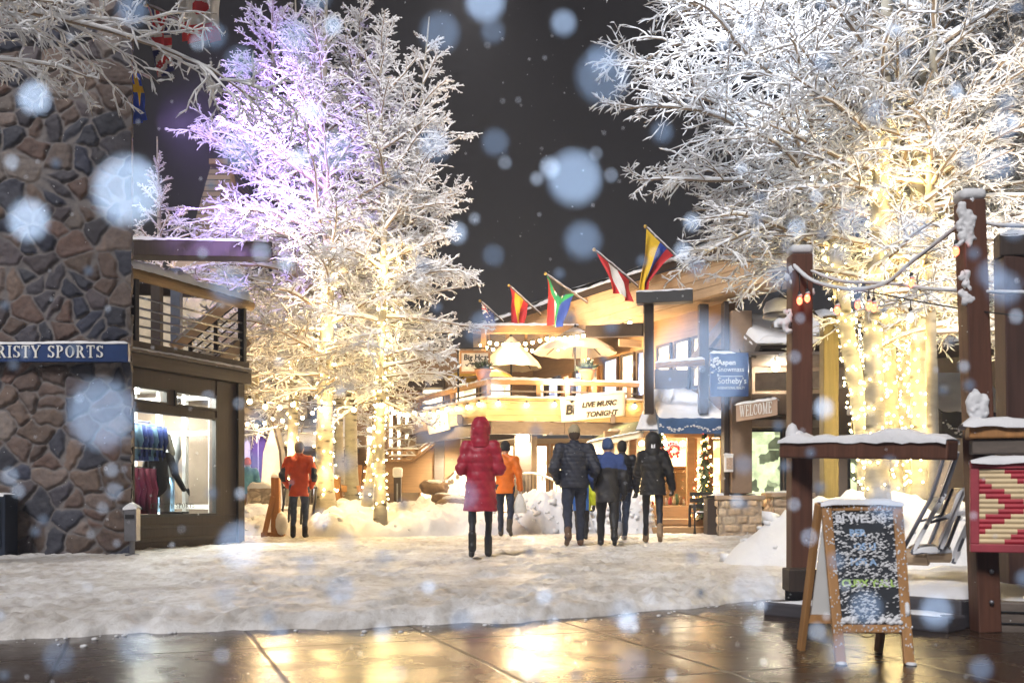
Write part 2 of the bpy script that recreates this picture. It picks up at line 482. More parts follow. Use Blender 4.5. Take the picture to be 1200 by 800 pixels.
def kids(P_, L, m, t0, t1, ang, lf, K, droop, wig, rng, flat=.6, upk=0.0, tip=.55):
    """m side shoots on every polyline"""
    N, Kp, _ = P_.shape
    t = t0 + (t1 - t0) * (np.arange(m)[None, :] + rng.uniform(.1, .9, (N, m))) / m
    f = t * (Kp - 1); i = np.clip(f.astype(int), 0, Kp - 2); w = (f - i)[..., None]
    n = np.arange(N)[:, None]
    S = P_[n, i] * (1 - w) + P_[n, i + 1] * w
    T = nrm(P_[n, i + 1] - P_[n, i])
    Z = np.zeros_like(T); Z[..., 2] = 1
    side = nrm(np.cross(T, Z) + 1e-4); up = np.cross(side, T)
    sg = np.where((np.arange(m)[None, :] + rng.integers(0, 2, (N, 1))) % 2 == 0, 1.0, -1.0)[..., None]
    az = rng.normal(0, 1.0, (N, m, 1)) * (1 - flat)
    b = side * sg * np.cos(az) + up * np.sin(az)
    a = R(ang) + rng.normal(0, .18, (N, m, 1))
    D = nrm(T * np.cos(a) + b * np.sin(a) + np.array([0, 0, upk]))
    Lc = L[:, None] * lf * (1 - tip * t) * rng.uniform(.35, 1.45, (N, m))
    S, D, Lc = S.reshape(-1, 3), D.reshape(-1, 3), Lc.reshape(-1)
    keep = Lc > .05
    S, D, Lc = S[keep], D[keep], Lc[keep]
    return grow(S, D, Lc, K, droop, wig, rng), Lc

def tubes(P_, r0, r1, ns, lift=0.0, lump=0.0, rng=None, squash=1.0, blob=False):
    """tapered tubes round many polylines at once -> (V, Q)"""
    N, K, _ = P_.shape
    T = np.zeros_like(P_); T[:, 1:-1] = P_[:, 2:] - P_[:, :-2]; T[:, 0] = P_[:, 1] - P_[:, 0]; T[:, -1] = P_[:, -1] - P_[:, -2]
    T = nrm(T); Z = np.zeros_like(T); Z[..., 2] = 1; Z[..., 0] = .05
    x = nrm(np.cross(T, Z)); y = np.cross(x, T)
    tt = np.linspace(0, 1, K)[None, :]
    r0 = np.broadcast_to(np.asarray(r0, float).reshape(-1, 1), (N, 1)); r1 = np.broadcast_to(np.asarray(r1, float).reshape(-1, 1), (N, 1))
    r = r0 + (r1 - r0) * tt
    if lump: r = r * (1 + lump * rng.uniform(-1, 1, (N, K)))
    if blob:
        r = r * np.where(tt <= 0, .6, 1.0); r[:, -1] *= .3
    C = P_ + y * (lift * r)[..., None]
    a = 2 * PI * np.arange(ns) / ns + PI / 2
    V = C[:, :, None, :] + r[:, :, None, None] * (np.cos(a)[None, None, :, None] * x[:, :, None, :] + squash * np.sin(a)[None, None, :, None] * y[:, :, None, :])
    base = np.arange(N)[:, None, None] * K * ns + np.arange(K - 1)[None, :, None] * ns
    j = np.arange(ns)[None, None, :]; j2 = (np.arange(ns)[None, None, :] + 1) % ns
    Q = np.stack([base + j, base + j2, base + ns + j2, base + ns + j], -1).reshape(-1, 4)
    return V.reshape(-1, 3), Q

def merge(parts):
    Vs, Qs, b = [], [], 0
    for V, Q in parts: Vs.append(V); Qs.append(Q + b); b += len(V)
    return np.concatenate(Vs), np.concatenate(Qs)

def path_pts(pts, n):
    """resample a hand-placed path (x,y,z,r) smoothly"""
    a = np.array(pts, float); t = np.linspace(0, len(a) - 1, n); out = []
    for u in t:
        i = min(int(u), len(a) - 2); f = u - i
        p0, p1, p2, p3 = a[max(i - 1, 0)], a[i], a[i + 1], a[min(i + 2, len(a) - 1)]
        out.append(.5 * ((2 * p1) + (-p0 + p2) * f + (2 * p0 - 5 * p1 + 4 * p2 - p3) * f * f + (-p0 + 3 * p1 - 3 * p2 + p3) * f ** 3))
    return np.array(out)

def tree(trunk, label, seed, prim, boughs=None, lift=1.0, m2=9, m3=6, m4=2, group=None, twig=1.0, name='frosted_aspen', lf=(.43, .44, .52), droop=.5, cat='tree', sn=1.0, bark=None):
    """trunk: [(x,y,z,r)...]; prim: dict of automatic main limbs; boughs: hand-placed main limbs [(start,dir,len)]"""
    rng = np.random.default_rng(seed)
    tp = path_pts(trunk, 26)
    root = empty(name, tp[0, :3], label, cat, group)
    # trunk with a flare at the base and slight wobble
    mbV = []; ns = 12
    for i, p in enumerate(tp):
        r = p[3] * (1 + .45 * math.exp(-i * .9))
        for j in range(ns):
            a = 2 * PI * j / ns
            rr = r * (1 + .07 * float(vnoise(math.cos(a) * 2 + seed, math.sin(a) * 2, p[2] * 2.5)))
            mbV.append((p[0] + rr * math.cos(a), p[1] + rr * math.sin(a), p[2] - (0.25 if i == 0 else 0)))
    n = len(tp); Q = [(i * ns + j, i * ns + (j + 1) % ns, (i + 1) * ns + (j + 1) % ns, (i + 1) * ns + j) for i in range(n - 1) for j in range(ns)]
    np_obj('trunk', np.array(mbV), np.array(Q), bark or BARK, root)
    S, D, L = [], [], []
    z0, z1, cnt = prim['z0'], prim['z1'], prim['n']
    zz = tp[:, 2]
    for k in range(cnt):
        u = (k + rng.uniform(.1, .9)) / cnt; z = z0 + (z1 - z0) * u
        x = np.interp(z, zz, tp[:, 0]); y = np.interp(z, zz, tp[:, 1])
        az = k * 2.399 + rng.normal(0, .35)
        if 'bias' in prim and rng.uniform() < prim['bias'][1]: az = prim['bias'][0] + rng.normal(0, .7)
        el = prim['el'][0] + (prim['el'][1] - prim['el'][0]) * u + rng.normal(0, .12)
        shape = np.interp(u, prim['su'], prim['sl'])
        S.append((x, y, z)); D.append((math.cos(az) * math.cos(el), math.sin(az) * math.cos(el), math.sin(el))); L.append(shape * rng.uniform(.8, 1.12))
    for b in (boughs or []):
        S.append(b[0]); D.append(b[1]); L.append(b[2])
    S, D, L = np.array(S, float), np.array(D, float), np.array(L, float)
    P1 = grow(S, D, L, 9, droop * .55, .07, rng, up=prim.get('up', .06))
    P2, L2 = kids(P1, L, m2, .12, .98, 48, lf[0], 6, droop, .10, rng, .55, .08)
    P3, L3 = kids(P2, L2, m3, .12, 1.0, 47, lf[1], 5, droop * 1.6, .20, rng, .35, .03)
    r1 = np.clip(.011 * L + .006, .012, .05) * (.55 + .45 * min(1, twig)); r2 = np.clip(.010 * L2 + .003, .004, .02) * min(1, twig + .1)
    bark_parts = [tubes(P1, r1, .008, 5), tubes(P2, r2, .004, 4), tubes(P3, .0052 * twig, .0034 * twig, 3)]
    k = twig
    # snow is a separate crust resting on the upper side of every limb and twig
    sp = [tubes(P1, np.clip(r1 * 1.15 + .010, 0, .045) * sn, .017 * k, 6, .75 * lift, .25, rng, .85, True),
          tubes(P2, np.clip(r2 * 1.0 + .010 * k, 0, .03) * sn, .012 * k, 5, .7 * lift, .3, rng, .9, True),
          tubes(P3, .0135 * k * sn, .0085 * k * sn, 4, .55 * lift, .5, rng, .9, True)]
    if m4:
        P4, L4 = kids(P3, L3, m4, .2, 1.0, 44, lf[2], 3, droop * 2, .2, rng, .25, .0)
        bark_parts.append(tubes(P4, .0036 * twig, .0026 * twig, 3))
        sp.append(tubes(P4, .0118 * k * sn, .0075 * k * sn, 4, .5, .5, rng, .95, True))
    V, Q = merge(bark_parts); np_obj('crown', V, Q, TWIG, root)
    V, Q = merge(sp); o = np_obj('snow_crust', V, Q, SNOW, root)
    return root, tp

# ------------------------------------------------------------------ bulbs on wires
BULB_W = emis('bulb_warm', (1.0, .70, .30), 22, False)
BULB_Y = emis('bulb_fairy', (1.0, .76, .34), 26, False)
BULB_C = emis('bulb_cool', (.72, .84, 1.0), 20, False)
WIRE = mt('black_wire', (.02, .02, .02), .5, bump=0)
WIRE_P = mt('clear_wire', (.35, .30, .18), .5, bump=0)

def bulb_copies(parent, pos, r, mat, name='bulb', n=6):
    if len(pos) > 100:      # the hundred nearest bulbs are parts, the rest one
        pos = sorted(pos, key=lambda p: p[1]); mb = MB()
        for p in pos[100:]: mb.ball(p, r, n)
        o = mb.build(name, mat, parent, True); o['kind'] = 'stuff'; pos = pos[:100]
    mb = MB(); mb.ball(pos[0], r, n); o = mb.build(name, mat, parent, True)
    me = o.data; p0 = Vector(pos[0])
    for p in pos[1:]:
        c = o.copy(); COL.objects.link(c); c.parent = parent; c.location = Vector(p) - p0; WL[c] = WL[parent]
    return o

def fairy_lights(tp, z0, z1, label, seed, count=100, turns=None, r=.017, mat=None, group='fairy lights wound round the aspen trunks', strands=2):
    rng = np.random.default_rng(seed); zz = tp[:, 2]; pos = []; mb = MB()
    base = (float(np.interp(z0, zz, tp[:, 0])), float(np.interp(z0, zz, tp[:, 1])), z0)
    root = empty('fairy_lights', base, label, 'string lights', group)
    turns = turns or (z1 - z0) / .17
    for s_ in range(strands):
        pts = []; N = int(turns * 9); ph = rng.uniform(0, 6.28); sg = 1 if s_ == 0 else -1
        for i in range(N + 1):
            u = i / N; z = z0 + (z1 - z0) * u + .03 * math.sin(i * .7 + ph)
            a = ph + sg * turns / strands * 2 * PI * u + .3 * math.sin(i * .31)
            rr = float(np.interp(z, zz, tp[:, 3])) * (1 + .45 * math.exp(-(z - zz[0]) * 2.2)) + .016
            pts.append(Vector((np.interp(z, zz, tp[:, 0]) + rr * math.cos(a), np.interp(z, zz, tp[:, 1]) + rr * math.sin(a), z)))
        mb.tube(pts, .0035, 3, False)
        c = count // strands
        for k in range(c):
            u = (k + rng.uniform(.2, .8)) / c * N; i = min(int(u), N - 1); q = pts[i].lerp(pts[i + 1], u - i)
            ctr = Vector((np.interp(q.z, zz, tp[:, 0]), np.interp(q.z, zz, tp[:, 1]), q.z))
            pos.append(q + (q - ctr).normalized() * rng.uniform(.005, .03))
    mb.build('wire', WIRE_P, root, True)
    bulb_copies(root, pos, r, mat or BULB_Y)
    return root

def festoon(pts, label, n_bulbs, r=.045, mat=None, sag=.0, group=None, skip=(), wire=.008, name='festoon_string', cat='string lights', drop=.09, snow=False):
    """cafe lights hanging from a wire through pts"""
    root = empty(name, pts[0], label, cat, group)
    path = []
    for a, b in zip(pts[:-1], pts[1:]):
        a, b = Vector(a), Vector(b)
        for i in range(8): u = i / 8; q = a.lerp(b, u); q.z -= sag * 4 * u * (1 - u); path.append(q)
    path.append(Vector(pts[-1]))
    mb = MB(); mb.tube(path, wire, 5); mb.build('wire', WIRE, root, True)
    d = [0]
    for a, b in zip(path[:-1], path[1:]): d.append(d[-1] + (b - a).length)
    pos = []; sk = []
    for k in range(n_bulbs):
        s = d[-1] * (k + .5) / n_bulbs; i = max(j for j in range(len(d) - 1) if d[j] <= s)
        q = path[i].lerp(path[i + 1], (s - d[i]) / max(1e-6, d[i + 1] - d[i]))
        sk.append(q)
        pos.append(q - Vector((0, 0, drop)))
    so = MB(); so.tube([sk[0] + Vector((0, 0, .01)), sk[0] - Vector((0, 0, drop * .6))], r * .55, 6); s0 = so.build('socket', WIRE, root, True)
    for q in sk[1:]:
        c = s0.copy(); COL.objects.link(c); c.parent = root; c.location = q - sk[0]; WL[c] = WL[root]
    if mat is not False: bulb_copies(root, pos, r, mat or BULB_W, n=8)
    return root, pos
# ------------------------------------------------------------------ bodies as distance fields, meshed with surface nets
def surf_net(f, lo, hi, h):
    lo = np.array(lo); hi = np.array(hi); n = np.ceil((hi - lo) / h).astype(int) + 1
    ax = [lo[i] + h * np.arange(n[i]) for i in range(3)]
    X, Y, Z = np.meshgrid(*ax, indexing='ij')
    v = f(X, Y, Z); s = v < 0
    nx, ny, nz = n
    acc = np.zeros((nx - 1, ny - 1, nz - 1, 3)); cnt = np.zeros((nx - 1, ny - 1, nz - 1))
    G = np.stack([X, Y, Z], -1)
    corners = [(a, b, c) for a in (0, 1) for b in (0, 1) for c in (0, 1)]
    sl = lambda o: tuple(slice(o[i], n[i] - 1 + o[i]) for i in range(3))
    for a in corners:
        for ax_ in range(3):
            if a[ax_]: continue
            b = list(a); b[ax_] = 1
            va, vb = v[sl(a)], v[sl(b)]; m = (va < 0) != (vb < 0)
            if not m.any(): continue
            t = np.where(m, va / np.where(m, va - vb, 1), 0)[..., None]
            p = G[sl(a)] * (1 - t) + G[sl(b)] * t
            acc += p * m[..., None]; cnt += m
    act = cnt > 0; idx = -np.ones(act.shape, int); idx[act] = np.arange(act.sum())
    V = acc[act] / cnt[act][:, None]; Q = []
    for ax_ in range(3):
        o1, o2 = (ax_ + 1) % 3, (ax_ + 2) % 3
        a = [slice(None)] * 3; b = [slice(None)] * 3
        a[ax_] = slice(0, n[ax_] - 1); b[ax_] = slice(1, n[ax_])
        for q in (a, b): q[o1] = slice(1, n[o1] - 1); q[o2] = slice(1, n[o2] - 1)
        sa, sb = s[tuple(a)], s[tuple(b)]; m = sa != sb
        if not m.any(): continue
        I = np.argwhere(m); I[:, o1] += 1; I[:, o2] += 1
        def at(d1, d2):
            J = I.copy(); J[:, o1] += d1; J[:, o2] += d2; return idx[J[:, 0], J[:, 1], J[:, 2]]
        q = np.stack([at(-1, -1), at(0, -1), at(0, 0), at(-1, 0)], -1)
        flip = sb[m]
        q[flip] = q[flip][:, ::-1]
        Q.append(q)
    return V, np.concatenate(Q)

def cone(a, b, ra, rb, flat=None):
    a = np.array(a, float); b = np.array(b, float)
    def f(X, Y, Z):
        d = b - a; L2 = max(1e-9, float(d @ d))
        px, py, pz = X - a[0], Y - a[1], Z - a[2]
        t = np.clip((px * d[0] + py * d[1] + pz * d[2]) / L2, 0, 1)
        qx, qy, qz = px - t * d[0], py - t * d[1], pz - t * d[2]
        if flat: qy = qy / flat
        return np.sqrt(qx * qx + qy * qy + qz * qz) - (ra + (rb - ra) * t)
    return f
def ell(c, r):
    c = np.array(c, float); r = np.array(r, float)
    def f(X, Y, Z):
        k = np.sqrt(((X - c[0]) / r[0]) ** 2 + ((Y - c[1]) / r[1]) ** 2 + ((Z - c[2]) / r[2]) ** 2)
        return (k - 1) * r.min()
    return f
def smin(fs, k=.03):
    def f(X, Y, Z):
        d = fs[0](X, Y, Z)
        for g in fs[1:]:
            e = g(X, Y, Z); h = np.clip(.5 + .5 * (e - d) / k, 0, 1)
            d = e * (1 - h) + d * h - k * h * (1 - h)
        return d
    return f
def cut_below(f, z, wob=0.0):
    return lambda X, Y, Z: np.maximum(f(X, Y, Z), z + wob * np.sin(X * 25) - Z)
def cut_above(f, z): return lambda X, Y, Z: np.maximum(f(X, Y, Z), Z - z)
def ridged(f, fn): return lambda X, Y, Z: f(X, Y, Z) + fn(X, Y, Z)
def folds(amp, seed=0.0, fz=26, fx=17):
    return lambda X, Y, Z: 1.9 * amp * fbm(X * 9 + seed, Y * 9, Z * 13, oct=3, seed=3) * 1.4 + amp * (np.sin(Z * fz + 3 * np.sin(X * fx + seed) + 2 * np.sin(Y * 15 + seed * 2)) + .6 * np.sin(X * 31 + Z * 13 + seed))
def quilt(amp, step):
    return lambda X, Y, Z: -amp * (np.abs(np.sin(Z * PI / step)) ** .5 - .6) + amp * .4 * np.sin(X * 60 + Z * 41) * np.sin(Y * 50)

SKIN = mt('skin', (.55, .33, .24), .55, var=.1, bump=0)

def hand_parts(w, d, side, grip=.5):
    """wrist point w, forearm direction d -> palm, four unequal bent fingers and a thumb"""
    w = np.array(w, float); d = np.array(d, float); d /= np.linalg.norm(d)
    fwd = np.array([0, 1.0, 0]); fwd = fwd - d * (fwd @ d); fwd /= np.linalg.norm(fwd)
    inn = np.cross(d, fwd) ; inn = inn if inn[0] * side < 0 else -inn
    pc = w + d * .05
    parts = [cone(w - d * .03, w + d * .01, .026, .027), ell_dir(pc, d, fwd, inn, (.048, .042, .019))]
    for i, (o, L) in enumerate(((.030, .068), (.010, .078), (-.011, .072), (-.030, .056))):
        a = w + d * .085 + fwd * o; b = a + (d * math.cos(grip * .7) + inn * math.sin(grip * .7)) * L * .5
        c = b + (d * math.cos(grip * 1.9) + inn * math.sin(grip * 1.9)) * L * .5
        parts += [cone(w + d * .05 + fwd * o * .8, a, .011, .0098), cone(a, b, .0095, .0085), cone(b, c, .0085, .007)]
    a = w + d * .03 + fwd * .036; b = a + d * .035 + fwd * .022 + inn * .012; c = b + d * .030 + inn * .014
    parts += [cone(w + d * .02 + fwd * .02, a, .014, .013), cone(a, b, .0125, .0105), cone(b, c, .0105, .0085)]
    return parts
def ell_dir(c, d, f_, i_, r):
    c = np.array(c)
    def f(X, Y, Z):
        px, py, pz = X - c[0], Y - c[1], Z - c[2]
        u = px * d[0] + py * d[1] + pz * d[2]; v = px * f_[0] + py * f_[1] + pz * f_[2]; w = px * i_[0] + py * i_[1] + pz * i_[2]
        return (np.sqrt((u / r[0]) ** 2 + (v / r[1]) ** 2 + (w / r[2]) ** 2) - 1) * min(r)
    return f

def person(label, loc, face, H=1.75, sex='m', stride=.18, lead=1, arms=('pocket', 'pocket'), jacket=None, legs=None, boots=None, hat=None, hair=None, gloves=None, yaw=0.0, hood=None, nod=0.0, group='people walking away across the plaza', width=1.0):
    """faces local +y; parts: body (one mesh), jacket, trousers, boots, hat/hood/hair, gloves"""
    s = H / 1.75; root = empty('person', (0, 0, 0), label, 'person', group)
    sw = (.185 if sex == 'm' else .165) * width; hw = .095 if sex == 'm' else .098
    def S(*p): return tuple(c * s for c in p)
    hipz, kneez, shz = .92, .49, 1.42
    pts = {}
    for sd in (-1, 1):
        st = stride * (1 if sd == lead else -1)
        hip = (sd * hw, 0, hipz); ank = (sd * (hw + .005), st, .09 + (.06 if sd != lead and stride > .1 else 0))
        kn = (sd * (hw + .008), st * .5 + .045, kneez + (.0 if sd == lead else -.015))
        sh = (sd * sw, -.01, shz)
        a = arms[0 if sd < 0 else 1]
        if a == 'pocket': el = (sd * (sw + .095), -.09, 1.13); wr = (sd * (sw + .02), .12, .95)
        elif a == 'front': el = (sd * (sw + .08), -.04, 1.14); wr = (sd * (sw - .06), .2, 1.12)
        elif a == 'swing': el = (sd * (sw + .10), -.04, 1.15); wr = (sd * (sw + .15), .06, .90)
        elif a == 'hang': el = (sd * (sw + .075), -.05, 1.14); wr = (sd * (sw + .085), .02, .88)
        elif a == 'up': el = (sd * (sw + .06), .1, 1.16); wr = (sd * (sw - .04), .24, 1.36)
        pts[sd] = dict(hip=hip, kn=kn, ank=ank, sh=sh, el=el, wr=wr)
    hd = (0, .03 + nod * .05, 1.645 - nod * .02)
    lk = min(1.0, (legs or {}).get('w', 1.0)) * .95
    # --- body
    B = [ell(S(0, 0, 1.28), S(.155 * width, .10, .22)), ell(S(0, 0, 1.02), S(.145 * width, .105, .17)), cone(S(0, 0, 1.42), S(*hd), .058 * s, .055 * s),
         ell(S(*hd), S(.076, .095, .112)), ell(S(hd[0], hd[1] + .045, hd[2] - .07), S(.05, .05, .045)),
         ell(S(hd[0], hd[1] + .10, hd[2] - .015), S(.014, .02, .022)), ell(S(hd[0], hd[1] + .085, hd[2] - .055), S(.026, .014, .01))]
    for sd in (-1, 1):
        q = pts[sd]
        B += [ell(S(sd * .076, hd[1], hd[2] - .01), S(.012, .02, .032)), cone(S(sd * .05, 0, 1.43), S(*q['sh']), .06 * s, .056 * s),
              cone(S(*q['sh']), S(*q['el']), .052 * s, .04 * s), cone(S(*q['el']), S(*q['wr']), .039 * s, .028 * s),
              cone(S(*q['hip']), S(*q['kn']), .080 * lk * s, .053 * lk * s), cone(S(*q['kn']), S(*q['ank']), .05 * lk * s, .037 * lk * s),
              cone(S(*q['ank']), S(q['ank'][0], q['ank'][1] + .13, q['ank'][2] - .05), .04 * s, .03 * s)]
    V, Q = surf_net(smin(B, .025), S(-.5, -.42, -.02), S(.5, .5, 1.80), .017 * s)
    packs = [(V, Q)]; gl = []
    for sd in (-1, 1):
        q = pts[sd]; w = np.array(q['wr']); d = w - np.array(q['el']); w2 = w * s
        hp = hand_parts(w2, d, sd, .8)
        f = smin(hp, .006)
        packs.append(surf_net(f, w2 - .17, w2 + .17, .006))
        if gloves: gl.append(surf_net(lambda X, Y, Z: f(X, Y, Z) - .005, w2 - .18, w2 + .18, .007))
    V, Q = merge(packs); np_obj('body', V, Q, SKIN, root)
    if gloves and gl:
        V, Q = merge(gl); np_obj('gloves', V, Q, gloves, root)
    for sd in (-1, 1):
        pass
    # --- trousers
    if legs:
        lw = legs.get('w', 1.0); T = [ell(S(0, 0, .97), S(.165 * width, .125, .16))]
        for sd in (-1, 1):
            q = pts[sd]
            T += [cone(S(*q['hip']), S(*q['kn']), (.092 * lw + .004) * s, .064 * lw * s), cone(S(*q['kn']), S(q['ank'][0], q['ank'][1] - .01, q['ank'][2] - .005), .062 * lw * s, .05 * lw * s)]
        f = ridged(smin(T, .02), folds(.004 * legs.get('fold', 1.0), 1.3 + H * 7))
        V, Q = surf_net(cut_above(f, 1.06 * s), S(-.42, -.5, .0), S(.42, .5, 1.1), .014 * s)
        np_obj('trousers', V, Q, legs['mat'], root)
    # --- boots
    if boots:
        for sd in (-1, 1):
            q = pts[sd]; ax_, ay, az = q['ank']; tilt = .05 if az > .1 else 0
            f = smin([cone(S(ax_, ay, az + boots.get('h', .12)), S(ax_, ay - .01, az - .02), .052 * s, .05 * s), cone(S(ax_, ay - .03, az - .045 + tilt), S(ax_ + sd * .012, ay + .15, az - .055 - tilt), .042 * s, .038 * s)], .02)
            f = cut_below(f, (az - .09) * s) if not tilt else f
            V, Q = surf_net(f, S(ax_ - .12, ay - .16, -.03), S(ax_ + .12, ay + .26, az + boots.get('h', .12) + .1), .011); np_obj('boot', V, Q, boots['mat'], root)
    # --- jacket
    if jacket:
        p = jacket.get('puff', .03); hem = jacket['hem']; fl = jacket.get('flare', 0.0)
        J = [ell(S(0, -.005, 1.27), S(.172 * width + p * .7, .115 + p, .25)), cone(S(0, 0, 1.15), S(0, 0, hem - .05), (.15 * width + p * .8) * s, (.165 * width + p * .8 + fl) * s, .8),
             cone(S(0, 0, 1.40), S(0, .01, 1.50), .085 * s, .075 * s)]
        for sd in (-1, 1):
            q = pts[sd]; w = np.array(q['wr']); e = np.array(q['el']); wr = e + (w - e) * .98
            J += [cone(S(sd * .05, -.005, 1.43), S(*q['sh']), (.065 + p * .5) * s, (.066 + p * .6) * s), cone(S(*q['sh']), S(*q['el']), (.066 + p * .7) * s, (.057 + p * .55) * s), cone(S(*q['el']), S(*wr), (.056 + p * .55) * s, (.046 + p * .3) * s)]
        f = smin(J, .028)
        if jacket.get('quilt'): f = ridged(f, quilt(.011, jacket['quilt']))
        f = ridged(f, folds(jacket.get('fold', .0035), H * 11))
        f = cut_below(f, hem * s, .004)
        V, Q = surf_net(f, S(-.56, -.42, hem - .06), S(.56, .46, 1.62), .013 * s)
        slots = None; mats = [jacket['mat']]
        if 'paint' in jacket:
            C = V[Q].mean(1) / s; slots = jacket['paint'](C[:, 0], C[:, 1], C[:, 2], pts); mats = [jacket['mat']] + jacket['mats']
        np_obj('jacket', V, Q, mats, root, slots=slots)
    # --- head wear
    if hood:
        k = hood.get('r', 1.0)
        f = smin([ell(S(hd[0], hd[1] - .012, hd[2] + .015), S(.108 * k, .125 * k, .142 * k)), cone(S(0, -.01, 1.46), S(hd[0], hd[1], hd[2] - .04), .105 * k * s, .10 * k * s)], .03)
        op = ell(S(hd[0], hd[1] + .15, hd[2] - .01), S(.085, .11, .125))
        g = lambda X, Y, Z: np.maximum(np.maximum(f(X, Y, Z), -op(X, Y, Z)), -(f(X, Y, Z) + .02))
        if hood.get('quilt'): 
            g0 = g; g = ridged(g0, quilt(.005, hood['quilt']))
        g = ridged(g, folds(.0025, 4.0))
        V, Q = surf_net(cut_below(g, 1.42 * s), S(-.2, -.2, 1.38), S(.2, .24, 1.86), .010)
        np_obj('hood', V, Q, hood['mat'], root)
        if 'logo' in hood:
            hx, hy, hz = S(hd[0], hd[1] - .143, hd[2] - .055)
            mb = MB(); mb.box((hx, hy - .004, hz), (.062, .012, .085)); mb.build('emblem', hood['logo'], root)
            mb = MB(); mb.box((hx - .004, hy - .0115, hz + .002), (.006, .004, .062)); mb.box((hx + .006, hy - .0115, hz - .002), (.006, .004, .062)); mb.build('emblem_bars', hood['mat'], root)
    if hat:
        kind = hat.get('kind', 'beanie')
        f = ell(S(hd[0], hd[1] - .008, hd[2] + .025), S(.092, .108, .118))
        zc = hd[2] - (.055 if kind == 'beanie' else -.005)
        g = cut_below(f, zc * s)
        if kind == 'beanie':
            g = ridged(smin([g, cut_above(cut_below(ell(S(hd[0], hd[1] - .008, hd[2] + .015), S(.099, .114, .115)), zc * s), (zc + .05) * s)], .008), lambda X, Y, Z: .0015 * np.sin(np.arctan2(X, Y - hd[1] * s) * 40))
        else:
            brim = ell(S(hd[0], hd[1] + .12, hd[2] + .005), S(.075, .09, .012)); g = smin([g, brim], .01)
        V, Q = surf_net(g, S(-.16, -.2, 1.5), S(.16, .30, 1.84), .009)
        np_obj(kind if kind == 'beanie' else 'cap', V, Q, hat['mat'], root)
        if hat.get('pom'):
            pass
    if hair:
        f = smin([ell(S(hd[0], hd[1] - .015, hd[2] + .02), S(.085, .10, .108)), ell(S(hd[0], hd[1] - .05, hd[2] - .03), S(.072, .06, .08))], .02)
        face_ = ell(S(hd[0], hd[1] + .10, hd[2] - .03), S(.085, .095, .10))
        g = lambda X, Y, Z: np.maximum(f(X, Y, Z), -face_(X, Y, Z))
        g = ridged(cut_below(g, (hd[2] - .085) * s), lambda X, Y, Z: .002 * np.sin(X * 190 + Z * 60) * np.sin(Y * 120))
        V, Q = surf_net(g, S(-.15, -.2, 1.5), S(.15, .2, 1.82), .009)
        np_obj('hair', V, Q, hair, root)
    root.location = loc; root.rotation_euler = (0, 0, face)
    M_ = Matrix.Translation(loc) @ Matrix.Rotation(face, 4, 'Z')
    return root, {sd: M_ @ Vector(S(*pts[sd]['wr'])) for sd in (-1, 1)}
# ------------------------------------------------------------------ camera and world
cam_d = bpy.data.cameras.new('Camera'); cam = bpy.data.objects.new('Camera', cam_d); COL.objects.link(cam)
cam.location = (0, 0, HC); cam.rotation_euler = (R(90), 0, 0)
cam_d.sensor_width = 36; cam_d.lens = 36; cam_d.shift_y = .15; cam_d.clip_start = .03; cam_d.clip_end = 3000
cam_d.dof.use_dof = True; cam_d.dof.focus_distance = 16; cam_d.dof.aperture_fstop = 4.0
SC.camera = cam

W = bpy.data.worlds.new('World'); SC.world = W; W.use_nodes = True
nt = W.node_tree; nt.nodes.clear()
wo = nt.nodes.new('ShaderNodeOutputWorld'); bg = nt.nodes.new('ShaderNodeBackground'); sk = nt.nodes.new('ShaderNodeTexSky')
sk.sky_type = 'NISHITA'; sk.sun_disc = False; sk.sun_elevation = R(38); sk.sun_rotation = R(200)
bg.inputs['Strength'].default_value = .00025
# snow cloud over the village sends back a little of its own light
bg2 = nt.nodes.new('ShaderNodeBackground'); bg2.inputs['Color'].default_value = (.0042, .0036, .0038, 1); bg2.inputs['Strength'].default_value = 1.0
ad = nt.nodes.new('ShaderNodeAddShader')
nt.links.new(sk.outputs[0], bg.inputs[0]); nt.links.new(bg.outputs[0], ad.inputs[0]); nt.links.new(bg2.outputs[0], ad.inputs[1]); nt.links.new(ad.outputs[0], wo.inputs[0])

vs = SC.view_settings; SC.display_settings.display_device = 'sRGB'
vs.view_transform = 'Standard'; vs.look = 'None'; vs.gamma = 1; vs.exposure = 1.78; vs.use_curve_mapping = False
cy = SC.cycles
cy.use_denoising = True
try: cy.denoiser = 'OPENIMAGEDENOISE'
except Exception: pass
cy.max_bounces = 5; cy.diffuse_bounces = 2; cy.glossy_bounces = 3; cy.transmission_bounces = 4; cy.transparent_max_bounces = 12
cy.sample_clamp_indirect = 2.0; cy.sample_clamp_direct = 0; cy.use_light_tree = True
cy.caustics_reflective = False; cy.caustics_refractive = False; cy.use_adaptive_sampling = False; cy.blur_glossy = .5

